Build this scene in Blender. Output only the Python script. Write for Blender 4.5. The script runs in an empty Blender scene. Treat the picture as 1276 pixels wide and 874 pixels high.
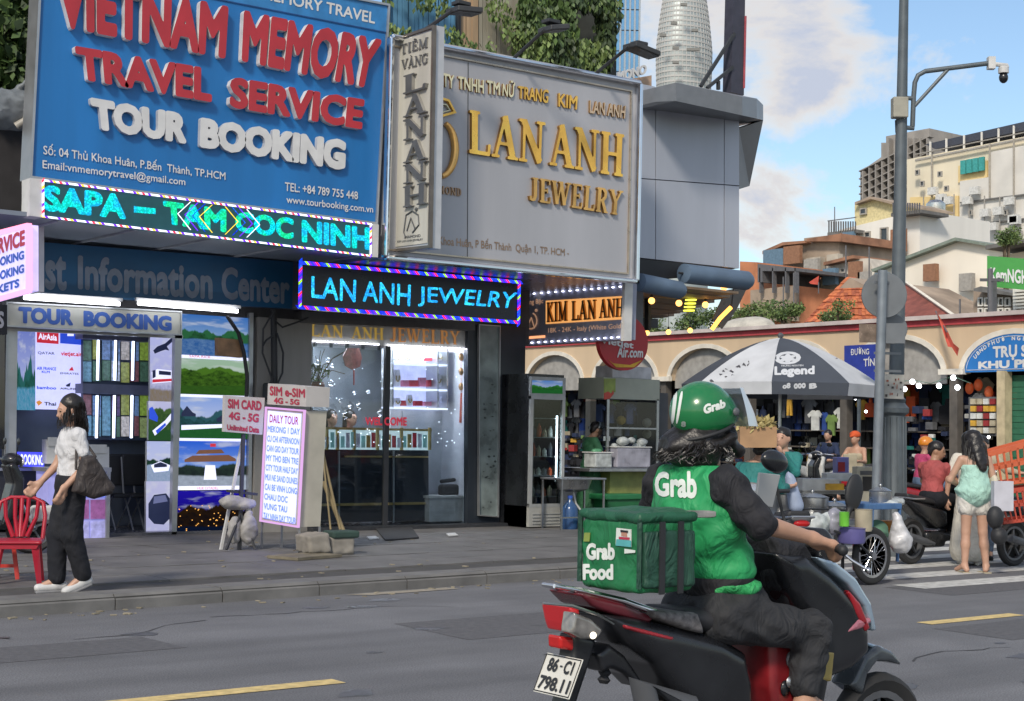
import bpy, math, random, colorsys
import numpy as np
from mathutils import Vector, Matrix
from mathutils.bvhtree import BVHTree
random.seed(7)
SC = bpy.context.scene
COL = SC.collection
# ------------------------------------------------------------------ camera
FPX, PITCH, ROLL, HEAD, CAMH = 1900.0, math.radians(3.12), math.radians(1.05), math.radians(52.3), 1.5
cf = np.array([math.cos(HEAD)*math.cos(PITCH), math.sin(HEAD)*math.cos(PITCH), math.sin(PITCH)])
cr = np.array([math.sin(HEAD), -math.cos(HEAD), 0.0]); cu = np.cross(cr, cf)
cr, cu = cr*math.cos(ROLL)+cu*math.sin(ROLL), cu*math.cos(ROLL)-cr*math.sin(ROLL)
O = np.array([0, 0, CAMH])
cam = bpy.data.objects.new('camera', bpy.data.cameras.new('camera')); COL.objects.link(cam)
m = Matrix.Identity(4)
for i in range(3):
 m[i][0] = cr[i]; m[i][1] = cu[i]; m[i][2] = -cf[i]; m[i][3] = O[i]
cam.matrix_world = m
cam.data.sensor_width = 36; cam.data.lens = FPX/1276*36; cam.data.clip_end = 4000
SC.camera = cam
# ------------------------------------------------------------------ world, sun, exposure
SUN_EL, SUN_AZ = math.radians(38), math.radians(215)      # azimuth of the sun, counted from +X towards +Y
W_ = bpy.data.worlds.new('World'); SC.world = W_; W_.use_nodes = True
def wdir(px, py):
 d = cf+cr*(px-638)/FPX+cu*(437-py)/FPX; return d/np.linalg.norm(d)
def build_world():
 nt = W_.node_tree; nt.nodes.clear(); N = nt.nodes.new; L = nt.links.new
 out = N('ShaderNodeOutputWorld'); bg = N('ShaderNodeBackground'); L(bg.outputs[0], out.inputs[0])
 sky = N('ShaderNodeTexSky'); sky.sky_type = 'NISHITA'; sky.sun_disc = False
 sky.sun_elevation = SUN_EL; sky.sun_rotation = math.pi/2-SUN_AZ
 tint = N('ShaderNodeMix'); tint.data_type = 'RGBA'; tint.blend_type = 'MULTIPLY'; tint.inputs[0].default_value = 1
 tint.inputs[7].default_value = (1.0, 1.06, 1.08, 1); L(sky.outputs[0], tint.inputs[6])
 tc = N('ShaderNodeTexCoord'); mp = N('ShaderNodeMapping'); mp.inputs[3].default_value = (1, 1, 1.7); mp.inputs[1].default_value = (.35, .2, .16)
 L(tc.outputs['Generated'], mp.inputs[0])
 n1 = N('ShaderNodeTexNoise'); n1.inputs['Scale'].default_value = 7.5; n1.inputs['Detail'].default_value = 10; n1.inputs['Roughness'].default_value = .62; n1.inputs['Distortion'].default_value = .2
 L(mp.outputs[0], n1.inputs[0]); cur = n1.outputs[0]
 for px, py, rad, amt in ((915, 30, 6, .13), (1040, 75, 3, .05), (1040, 120, 3, .05), (945, 175, 3, .05), (1000, 275, 2.8, .14), (935, 262, 2.2, .10), (1230, 70, 6.5, -.14), (1045, 200, 2.6, -.11)):
  dt = N('ShaderNodeVectorMath'); dt.operation = 'DOT_PRODUCT'; L(tc.outputs['Generated'], dt.inputs[0]); dt.inputs[1].default_value = tuple(wdir(px, py))
  mr = N('ShaderNodeMapRange'); mr.interpolation_type = 'SMOOTHSTEP'; mr.inputs[1].default_value = math.cos(math.radians(rad)); mr.inputs[2].default_value = 1; mr.inputs[3].default_value = 0; mr.inputs[4].default_value = amt
  L(dt.outputs['Value'], mr.inputs[0]); ad = N('ShaderNodeMath'); L(cur, ad.inputs[0]); L(mr.outputs[0], ad.inputs[1]); cur = ad.outputs[0]
 r1 = N('ShaderNodeValToRGB'); r1.color_ramp.elements[0].position = .46; r1.color_ramp.elements[1].position = .62; L(cur, r1.inputs[0])
 r2 = N('ShaderNodeValToRGB'); e = r2.color_ramp.elements
 e[0].position = .56; e[0].color = (5.9, 5.5, 5.0, 1); e[1].position = .70; e[1].color = (3.7, 4.05, 4.9, 1)
 L(cur, r2.inputs[0])
 mx = N('ShaderNodeMix'); mx.data_type = 'RGBA'; L(r1.outputs[0], mx.inputs[0]); L(tint.outputs[2], mx.inputs[6]); L(r2.outputs[0], mx.inputs[7])
 L(mx.outputs[2], bg.inputs[0]); bg.inputs[1].default_value = .10
build_world()
sun = bpy.data.objects.new('sun', bpy.data.lights.new('sun', 'SUN')); COL.objects.link(sun)
sun.data.energy = 1.9; sun.data.angle = math.radians(9); sun.data.color = (1, .9, .76)
sd = Vector((math.cos(SUN_AZ)*math.cos(SUN_EL), math.sin(SUN_AZ)*math.cos(SUN_EL), math.sin(SUN_EL)))
sun.rotation_euler = sd.to_track_quat('Z', 'Y').to_euler()
SC.view_settings.view_transform = 'Standard'; SC.view_settings.look = 'None'
SC.view_settings.exposure = 0.6; SC.view_settings.gamma = 1.0
# ------------------------------------------------------------------ turning pixels of the photograph into points of the place
def on(px, py, ax, val):
 d = cf+cr*(px-638)/FPX+cu*(437-py)/FPX
 return O+d*((val-O[ax])/d[ax])
def Y(px, py, y): return on(px, py, 1, y)
def X(px, py, x): return on(px, py, 0, x)
def Z(px, py, z=0.0): return on(px, py, 2, z)
def D(px, py, dep):                                        # at a distance along the view axis
 return O+(cf+cr*(px-638)/FPX+cu*(437-py)/FPX)*dep
def V(*a): return np.array(a, float)
# ------------------------------------------------------------------ materials
MATS = {}
def lin(h):
 c = [int(h[i:i+2], 16)/255 for i in (0, 2, 4)]
 return tuple((x/12.92 if x <= .04045 else ((x+.055)/1.055)**2.4) for x in c)+(1,)
def mat(name, h, rough=.6, metal=0., var=.18, scale=6., bump=0., emit=None, es=1., coat=0., spec=.5, trans=0., streak=False, fold=0.):
 if name in MATS: return MATS[name]
 mm = bpy.data.materials.new(name); MATS[name] = mm; mm.use_nodes = True
 nt = mm.node_tree; b = nt.nodes['Principled BSDF']; N = nt.nodes.new; L = nt.links.new
 c = lin(h) if isinstance(h, str) else tuple(h)+(1,)
 b.inputs['Roughness'].default_value = rough; b.inputs['Metallic'].default_value = metal
 b.inputs['Coat Weight'].default_value = coat; b.inputs['Specular IOR Level'].default_value = spec
 b.inputs['Transmission Weight'].default_value = trans
 tc = N('ShaderNodeTexCoord'); no = N('ShaderNodeTexNoise'); no.inputs['Scale'].default_value = scale; no.inputs['Detail'].default_value = 5
 if streak:
  mp = N('ShaderNodeMapping'); mp.inputs[3].default_value = (1, 1, .12); L(tc.outputs['Object'], mp.inputs[0]); L(mp.outputs[0], no.inputs[0])
 else: L(tc.outputs['Object'], no.inputs[0])
 if var > 0:
  mr = N('ShaderNodeMapRange'); mr.inputs[1].default_value = .3; mr.inputs[2].default_value = .7
  mr.inputs[3].default_value = 1-var; mr.inputs[4].default_value = 1+var; L(no.outputs[0], mr.inputs[0])
  mx = N('ShaderNodeMix'); mx.data_type = 'RGBA'; mx.blend_type = 'MULTIPLY'; mx.inputs[0].default_value = 1
  mx.inputs[6].default_value = c; L(mr.outputs[0], mx.inputs[7]); L(mx.outputs[2], b.inputs['Base Color'])
  if emit is None and rough > .1:
   mr2 = N('ShaderNodeMapRange'); mr2.inputs[3].default_value = max(0, rough-.12); mr2.inputs[4].default_value = min(1, rough+.12)
   L(no.outputs[0], mr2.inputs[0]); L(mr2.outputs[0], b.inputs['Roughness'])
 else: b.inputs['Base Color'].default_value = c
 if bump:
  bp = N('ShaderNodeBump'); bp.inputs['Strength'].default_value = min(1, bump); bp.inputs['Distance'].default_value = .01
  n3 = N('ShaderNodeTexNoise'); n3.inputs['Scale'].default_value = scale*5; n3.inputs['Detail'].default_value = 4; L(tc.outputs['Object'], n3.inputs[0])
  L(n3.outputs[0], bp.inputs['Height']); L(bp.outputs[0], b.inputs['Normal'])
 if fold:
  n4 = N('ShaderNodeTexNoise'); n4.inputs['Scale'].default_value = fold; n4.inputs['Detail'].default_value = 3; n4.inputs['Distortion'].default_value = 1.6; m4 = N('ShaderNodeMapping'); m4.inputs[3].default_value = (1, 1, .6); L(tc.outputs['Object'], m4.inputs[0]); L(m4.outputs[0], n4.inputs[0])
  b4 = N('ShaderNodeBump'); b4.inputs['Strength'].default_value = 1; b4.inputs['Distance'].default_value = .028; L(n4.outputs[0], b4.inputs['Height']); L(b4.outputs[0], b.inputs['Normal'])
  if bump: L(bp.outputs[0], b4.inputs['Normal'])
 if emit:
  b.inputs['Emission Color'].default_value = lin(emit); b.inputs['Emission Strength'].default_value = es
 return mm
def glass(name, tint='dfe8ea', gl=.12, rough=.03):
 if name in MATS: return MATS[name]
 mm = bpy.data.materials.new(name); MATS[name] = mm; mm.use_nodes = True
 nt = mm.node_tree; nt.nodes.clear(); N = nt.nodes.new; L = nt.links.new
 o = N('ShaderNodeOutputMaterial'); mx = N('ShaderNodeMixShader'); t = N('ShaderNodeBsdfTransparent'); g = N('ShaderNodeBsdfGlossy')
 t.inputs[0].default_value = lin(tint); g.inputs['Roughness'].default_value = rough
 fr = N('ShaderNodeFresnel'); fr.inputs[0].default_value = 1.12
 ad = N('ShaderNodeMath'); ad.operation = 'ADD'; ad.inputs[1].default_value = gl; L(fr.outputs[0], ad.inputs[0])
 L(ad.outputs[0], mx.inputs[0]); L(t.outputs[0], mx.inputs[1]); L(g.outputs[0], mx.inputs[2]); L(mx.outputs[0], o.inputs[0])
 return mm
def glow(name, h, es=1.5, h2=None, scale=60.):             # LED or lamp: emission, optionally flickering between two colours
 if name in MATS: return MATS[name]
 mm = bpy.data.materials.new(name); MATS[name] = mm; mm.use_nodes = True
 nt = mm.node_tree; nt.nodes.clear(); N = nt.nodes.new; L = nt.links.new
 o = N('ShaderNodeOutputMaterial'); e = N('ShaderNodeEmission'); L(e.outputs[0], o.inputs[0])
 e.inputs[0].default_value = lin(h); e.inputs[1].default_value = es
 if h2:
  tc = N('ShaderNodeTexCoord'); v = N('ShaderNodeTexVoronoi'); v.inputs['Scale'].default_value = scale; L(tc.outputs['Object'], v.inputs[0])
  n = N('ShaderNodeTexNoise'); n.inputs['Scale'].default_value = scale*.12; L(tc.outputs['Object'], n.inputs[0])
  mr = N('ShaderNodeMapRange'); mr.inputs[1].default_value = .42; mr.inputs[2].default_value = .58; L(n.outputs[0], mr.inputs[0])
  mx = N('ShaderNodeMix'); mx.data_type = 'RGBA'; mx.inputs[6].default_value = lin(h); mx.inputs[7].default_value = lin(h2); L(mr.outputs[0], mx.inputs[0])
  mr2 = N('ShaderNodeMapRange'); mr2.inputs[1].default_value = .0; mr2.inputs[2].default_value = .6; mr2.inputs[3].default_value = 1.25; mr2.inputs[4].default_value = .45; L(v.outputs[0], mr2.inputs[0])
  m2 = N('ShaderNodeMix'); m2.data_type = 'RGBA'; m2.blend_type = 'MULTIPLY'; m2.inputs[0].default_value = 1
  L(mx.outputs[2], m2.inputs[6]); L(mr2.outputs[0], m2.inputs[7]); L(m2.outputs[2], e.inputs[0])
 return mm
def scene_print(name, skyt, skyb, hill, hill2, ground, hz=.5, amp=.2, g=.25, es=.8, seed=0., water=True):
 """a printed backlit landscape: sky, two ridges, foreground"""
 if name in MATS: return MATS[name]
 mm = bpy.data.materials.new(name); MATS[name] = mm; mm.use_nodes = True
 nt = mm.node_tree; nt.nodes.clear(); N = nt.nodes.new; L = nt.links.new
 o = N('ShaderNodeOutputMaterial'); e = N('ShaderNodeEmission'); L(e.outputs[0], o.inputs[0]); e.inputs[1].default_value = es
 uv = N('ShaderNodeUVMap'); sp = N('ShaderNodeSeparateXYZ'); L(uv.outputs[0], sp.inputs[0])
 def ridge(sc, base, am, sd):
  cx = N('ShaderNodeCombineXYZ'); ml = N('ShaderNodeMath'); ml.operation = 'MULTIPLY'; ml.inputs[1].default_value = sc
  L(sp.outputs[0], ml.inputs[0]); L(ml.outputs[0], cx.inputs[0]); cx.inputs[1].default_value = sd
  n = N('ShaderNodeTexNoise'); n.inputs['Scale'].default_value = 1; n.inputs['Detail'].default_value = 5; L(cx.outputs[0], n.inputs[0])
  r = N('ShaderNodeMapRange'); r.inputs[1].default_value = .3; r.inputs[2].default_value = .7
  r.inputs[3].default_value = base-am; r.inputs[4].default_value = base+am; L(n.outputs[0], r.inputs[0])
  s = N('ShaderNodeMath'); s.operation = 'SUBTRACT'; L(r.outputs[0], s.inputs[0]); L(sp.outputs[1], s.inputs[1])
  k = N('ShaderNodeMath'); k.operation = 'MULTIPLY'; k.inputs[1].default_value = 28; k.use_clamp = True; L(s.outputs[0], k.inputs[0]); return k.outputs[0]
 def mix(fac, a, b):
  x = N('ShaderNodeMix'); x.data_type = 'RGBA'
  for s, i in ((fac, 0), (a, 6), (b, 7)):
   if hasattr(s, 'is_linked'): L(s, x.inputs[i])
   elif i: x.inputs[i].default_value = lin(s)
   else: x.inputs[0].default_value = s
  return x.outputs[2]
 nz = N('ShaderNodeTexNoise'); nz.inputs['Scale'].default_value = 11; nz.inputs['Detail'].default_value = 12; nz.inputs['Roughness'].default_value = .75; L(uv.outputs[0], nz.inputs[0])
 rz = N('ShaderNodeMapRange'); rz.inputs[1].default_value = .35; rz.inputs[2].default_value = .65; L(nz.outputs[0], rz.inputs[0])
 sky = mix(sp.outputs[1], skyb, skyt)
 mpc = N('ShaderNodeMapping'); mpc.inputs[3].default_value = (2.5, 7, 1); mpc.inputs[1].default_value = (seed, 0, 0); L(uv.outputs[0], mpc.inputs[0]); nc = N('ShaderNodeTexNoise'); nc.inputs['Scale'].default_value = 1; nc.inputs['Detail'].default_value = 7; L(mpc.outputs[0], nc.inputs[0]); rc = N('ShaderNodeMapRange'); rc.inputs[1].default_value = .5; rc.inputs[2].default_value = .7; rc.inputs[4].default_value = .6; L(nc.outputs[0], rc.inputs[0]); sky = mix(rc.outputs[0], sky, 'e8ecf4')
 a = mix(ridge(3.1, hz+amp*.2, amp, seed+1.3), sky, hill2)
 tex = mix(rz.outputs[0], hill, hill2); b = mix(ridge(4.3, hz-amp*.5, amp*.9, seed+7.7), a, tex)
 gt = mix(rz.outputs[0], ground, skyb if water else hill)
 gt2 = mix(.35, ground, gt)
 c = mix(ridge(1.2, g, .04, seed+4.1), b, gt2); L(c, e.inputs[0])
 return mm
# ------------------------------------------------------------------ objects
ORG = {}
def props(o, label=None, cat=None, group=None, kind=None):
 if label: o['label'] = label
 if cat: o['category'] = cat
 if group: o['group'] = group
 if kind: o['kind'] = kind
 return o
def thing(name, label, cat, loc=(0, 0, 0), group=None):
 o = bpy.data.objects.new(name, None); COL.objects.link(o); o.location = Vector(loc); o.empty_display_size = .2
 ORG[o.name] = np.array(loc, float); return props(o, label, cat, group)
class MB:
 def __init__(s): s.v = []; s.f = []; s.mi = []; s.ms = []; s.uv = {}; s.cur = 0
 def m(s, mt):
  if mt not in s.ms: s.ms.append(mt)
  s.cur = s.ms.index(mt); return s
 def add(s, vs, fs):
  n = len(s.v); s.v += [tuple(float(c) for c in p) for p in vs]
  for f in fs: s.f.append(tuple(i+n for i in f)); s.mi.append(s.cur)
  return s
 def box(s, c, d, rz=0., R=None):
  c = np.array(c, float); hx, hy, hz = [x/2 for x in d]
  if R is None: R = np.array(Matrix.Rotation(rz, 3, 'Z'))
  vs = [c+R@V(x*hx, y*hy, z*hz) for z in (-1, 1) for y in (-1, 1) for x in (-1, 1)]
  return s.add(vs, [(0, 2, 3, 1), (4, 5, 7, 6), (0, 1, 5, 4), (2, 6, 7, 3), (0, 4, 6, 2), (1, 3, 7, 5)])
 def box2(s, a, b):
  a, b = np.array(a, float), np.array(b, float); return s.box((a+b)/2, np.abs(b-a))
 def prism(s, pts, off):                                # a polygon pushed along a vector
  n = len(pts); off = np.array(off, float); p = [np.array(q, float) for q in pts]
  fs = [tuple(range(n)), tuple(range(2*n-1, n-1, -1))]+[(i, i+n, (i+1) % n+n, (i+1) % n) for i in range(n)]
  return s.add(p+[q+off for q in p], fs)
 def bar(s, a, b, w, h=None, up=(0, 0, 1)):
  a, b = np.array(a, float), np.array(b, float); h = h or w; d = b-a; Ln = np.linalg.norm(d); d = d/Ln
  u = np.array(up, float)
  if abs(d@u) > .95: u = V(1, 0, 0)
  x = np.cross(u, d); x /= np.linalg.norm(x); y = np.cross(d, x)
  return s.box((a+b)/2, (w, h, Ln), R=np.stack([x, y, d], 1))
 def tube(s, pts, r, n=8, closed=False, caps=True):
  pts = [np.array(p, float) for p in pts]; k = len(pts)
  rs = r if hasattr(r, '__len__') else [r]*k
  vs = []; prev = None
  for i, p in enumerate(pts):
   if closed: t = pts[(i+1) % k]-pts[i-1]
   else: t = pts[min(i+1, k-1)]-pts[max(i-1, 0)]
   t = t/max(1e-9, np.linalg.norm(t))
   if prev is None:
    u = V(0, 0, 1) if abs(t[2]) < .9 else V(1, 0, 0)
    x = np.cross(u, t)
   else: x = prev-t*(prev@t)
   x /= np.linalg.norm(x); prev = x; y = np.cross(t, x)
   for j in range(n):
    a = 2*math.pi*j/n; vs.append(p+rs[i]*(x*math.cos(a)+y*math.sin(a)))
  fs = []
  for i in range(k if closed else k-1):
   i2 = (i+1) % k
   for j in range(n): fs.append((i*n+j, i*n+(j+1) % n, i2*n+(j+1) % n, i2*n+j))
  if caps and not closed: fs += [tuple(range(n-1, -1, -1)), tuple((k-1)*n+j for j in range(n))]
  return s.add(vs, fs)
 def lathe(s, prof, c=(0, 0, 0), n=16, axis=2, sx=1., sy=1.):
  c = np.array(c, float); k = len(prof); vs = []
  for r, z in prof:
   for j in range(n):
    a = 2*math.pi*j/n; p = V(r*math.cos(a)*sx, r*math.sin(a)*sy, z)
    if axis == 1: p = V(p[0], -p[2], p[1])
    if axis == 0: p = V(p[2], p[0], p[1])
    vs.append(c+p)
  fs = [(i*n+j, i*n+(j+1) % n, (i+1)*n+(j+1) % n, (i+1)*n+j) for i in range(k-1) for j in range(n)]
  if prof[0][0] > 1e-4: fs.append(tuple(range(n-1, -1, -1)))
  if prof[-1][0] > 1e-4: fs.append(tuple((k-1)*n+j for j in range(n)))
  return s.add(vs, fs)
 def ball(s, c, r, n=10, k=7):
  rr = r if hasattr(r, '__len__') else (r, r, r); c = np.array(c, float); vs = []
  for i in range(k+1):
   t = math.pi*i/k
   for j in range(n):
    a = 2*math.pi*j/n; vs.append(c+V(rr[0]*math.sin(t)*math.cos(a), rr[1]*math.sin(t)*math.sin(a), -rr[2]*math.cos(t)))
  return s.add(vs, [(i*n+j, i*n+(j+1) % n, (i+1)*n+(j+1) % n, (i+1)*n+j) for i in range(k) for j in range(n)])
 def slab(s, pxs, ax, val, th, order=None):              # pixel outline on a plane, pushed away from the viewer
  off = V(0, 0, 0); off[ax] = th
  return s.prism([on(p[0], p[1], ax, val) for p in pxs], off)
 def ring(s, pxs, ax, val, th, w):                       # frame of four bars, inside the outline
  p = [on(q[0], q[1], ax, val) for q in pxs]; n = len(p); c = sum(p)/n
  off = V(0, 0, 0); off[ax] = th
  q = []
  for i in range(n):
   a, b, d = p[i-1], p[i], p[(i+1) % n]
   e1 = (a-b)/np.linalg.norm(a-b); e2 = (d-b)/np.linalg.norm(d-b)
   q.append(b+(e1+e2)*w/max(.3, np.linalg.norm(np.cross(e1, e2))))
  vs = p+q+[x+off for x in p]+[x+off for x in q]; fs = []
  for i in range(n):
   j = (i+1) % n
   fs += [(i, j, n+j, n+i), (i, 2*n+i, 2*n+j, j), (n+i, n+j, 3*n+j, 3*n+i), (2*n+i, 3*n+i, 3*n+j, 2*n+j)]
  return s.add(vs, fs)
 def obj(s, name, mt=None, parent=None, label=None, cat=None, group=None, kind=None, smooth=None, bevel=0., local=False, piece=False):
  me = bpy.data.meshes.new(name)
  vs = np.array(s.v, float).reshape(-1, 3)
  if parent is not None: org = ORG.get(parent.name, V(0, 0, 0)); loc = None
  elif local: org = V(0, 0, 0); loc = V(0, 0, 0)
  else:
   lo, hi = vs.min(0), vs.max(0); org = V((lo[0]+hi[0])/2, (lo[1]+hi[1])/2, lo[2]); loc = org
  me.from_pydata((vs-org).tolist(), [], s.f);
  ms = s.ms or [mt]
  for x in ms: me.materials.append(x)
  if s.ms: me.polygons.foreach_set('material_index', s.mi)
  if s.uv:
   ul = me.uv_layers.new(name='UVMap')
   for pi, co in s.uv.items():
    for li, c in zip(me.polygons[pi].loop_indices, co): ul.data[li].uv = c
  if smooth is not None:
   me.shade_smooth(); me.set_sharp_from_angle(angle=math.radians(smooth))
  me.update()
  o = bpy.data.objects.new(name, me); COL.objects.link(o)
  if parent is not None: o.parent = parent
  else: o.location = Vector(loc)
  ORG[o.name] = org
  if bevel:
   b = o.modifiers.new('bevel', 'BEVEL'); b.width = bevel; b.segments = 2; b.limit_method = 'ANGLE'; b.angle_limit = math.radians(40)
  return props(o, label, cat, group, kind)
def uvquad(px, ax, val, lift=0.):                           # one printed face with UVs, corners TL TR BR BL
 b = MB(); p = [on(q[0], q[1], ax, val-lift) for q in px]
 b.add(p, [(0, 3, 2, 1)]); b.uv[0] = [(0, 1), (0, 0), (1, 0), (1, 1)]; return b
def rect(x0, y0, x1, y1, sl=0., sr=None):                   # pixel rectangle; sl, sr raise the right-hand corners
 sr = sl if sr is None else sr
 return [(x0, y0), (x1, y0+sl), (x1, y1+sr), (x0, y1)]
def copy_tree(o, parent=None):
 c = o.copy(); COL.objects.link(c); c.parent = parent
 for ch in list(o.children): copy_tree(ch, c)
 return c
# ------------------------------------------------------------------ lettering
_tc = {}
def txt2d(s):
 if s in _tc: return _tc[s]
 cu_ = bpy.data.curves.new('t', 'FONT'); cu_.body = s; cu_.size = 1; cu_.resolution_u = 3
 ob = bpy.data.objects.new('t', cu_); COL.objects.link(ob)
 dg = bpy.context.evaluated_depsgraph_get(); me = bpy.data.meshes.new_from_object(ob.evaluated_get(dg))
 v = np.array([tuple(x.co)[:2] for x in me.vertices]).reshape(-1, 2); f = [tuple(p.vertices) for p in me.polygons]
 bpy.data.objects.remove(ob); bpy.data.curves.remove(cu_); bpy.data.meshes.remove(me)
 _tc[s] = (v, f); return v, f
def boundary(f):
 e = {}
 for p in f:
  for i in range(len(p)):
   a, b = p[i], p[(i+1) % len(p)]; k = (min(a, b), max(a, b)); e.setdefault(k, []).append((a, b))
 return [x[0] for x in e.values() if len(x) == 1]
def islands(v, f):
 par = list(range(len(v)))
 def find(i):
  while par[i] != i: par[i] = par[par[i]]; i = par[i]
  return i
 for p in f:
  for q in p[1:]: par[find(q)] = find(p[0])
 g = {}
 for p in f: g.setdefault(find(p[0]), []).append(p)
 L = []
 for fs in g.values():
  ids = sorted({i for p in fs for i in p}); xs = v[ids, 0]; L.append([xs.min(), xs.max(), fs])
 L.sort(key=lambda t: t[0]); out = []
 for a in L:
  if out and min(out[-1][1], a[1])-max(out[-1][0], a[0]) > .55*min(out[-1][1]-out[-1][0], a[1]-a[0]):
   out[-1][0] = min(out[-1][0], a[0]); out[-1][1] = max(out[-1][1], a[1]); out[-1][2] += a[2]
  else: out.append(a)
 return [o[2] for o in out]
def march(F, x0, y0, h):                                     # filled region F<0 as small polygons
 nx, ny = F.shape; idx = {}; vs = []; fs = []
 def vid(k, p):
  if k not in idx: idx[k] = len(vs); vs.append(p)
  return idx[k]
 for i in range(nx-1):
  for j in range(ny-1):
   c = [(i, j), (i+1, j), (i+1, j+1), (i, j+1)]; val = [F[q] for q in c]
   if min(val) >= 0: continue
   poly = []
   for a in range(4):
    p, q = c[a], c[(a+1) % 4]; va, vb = val[a], val[(a+1) % 4]
    if va < 0: poly.append(vid(('v',)+p, (x0+p[0]*h, y0+p[1]*h)))
    if (va < 0) != (vb < 0):
     t = va/(va-vb); k = ('e',)+tuple(sorted((p, q)))
     poly.append(vid(k, (x0+(p[0]+(q[0]-p[0])*t)*h, y0+(p[1]+(q[1]-p[1])*t)*h)))
   if len(poly) >= 3: fs.append(tuple(poly))
 return np.array(vs), fs
_bc = {}
def bold2d(s, off, h=.028):
 """letters of the built-in face, thickened evenly: list of (verts, faces) for each letter"""
 k = (s, off, h)
 if k in _bc: return _bc[k]
 v, f = txt2d(s); res = []; cache = {}
 for fs in islands(v, f):
  be = boundary(fs); A = v[[e[0] for e in be]]; B = v[[e[1] for e in be]]
  lo = np.minimum(A, B).min(0)-off-2*h; hi = np.maximum(A, B).max(0)+off+2*h
  key = (len(be), round((hi-lo)[0], 3), round(A[0][1], 3), round(hi[1], 3), round(float((A[:, 0]-lo[0]).sum()), 2))
  if key in cache: vv, ff, l0 = cache[key]; res.append((vv+(lo-l0), ff)); continue
  gx = np.arange(lo[0], hi[0]+h, h); gy = np.arange(lo[1], hi[1]+h, h)
  P = np.stack(np.meshgrid(gx, gy, indexing='ij'), -1)[:, :, None, :]
  E = B-A; t = np.clip(((P-A)*E).sum(-1)/np.maximum(1e-12, (E*E).sum(-1)), 0, 1)
  d = np.sqrt((((A+E*t[..., None])-P)**2).sum(-1)).min(-1)
  py = P[..., 1]; px_ = P[..., 0]; cond = (A[:, 1] > py) != (B[:, 1] > py)
  xi = A[:, 0]+(py-A[:, 1])/np.where(B[:, 1] == A[:, 1], 1, B[:, 1]-A[:, 1])*(B[:, 0]-A[:, 0])
  ins = ((cond & (px_ < xi)).sum(-1) % 2) == 1
  vv, ff = march(np.where(ins, -d, d)-off, lo[0], lo[1], h); cache[key] = (vv, ff, lo); res.append((vv, ff))
 _bc[k] = res; return res
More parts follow.
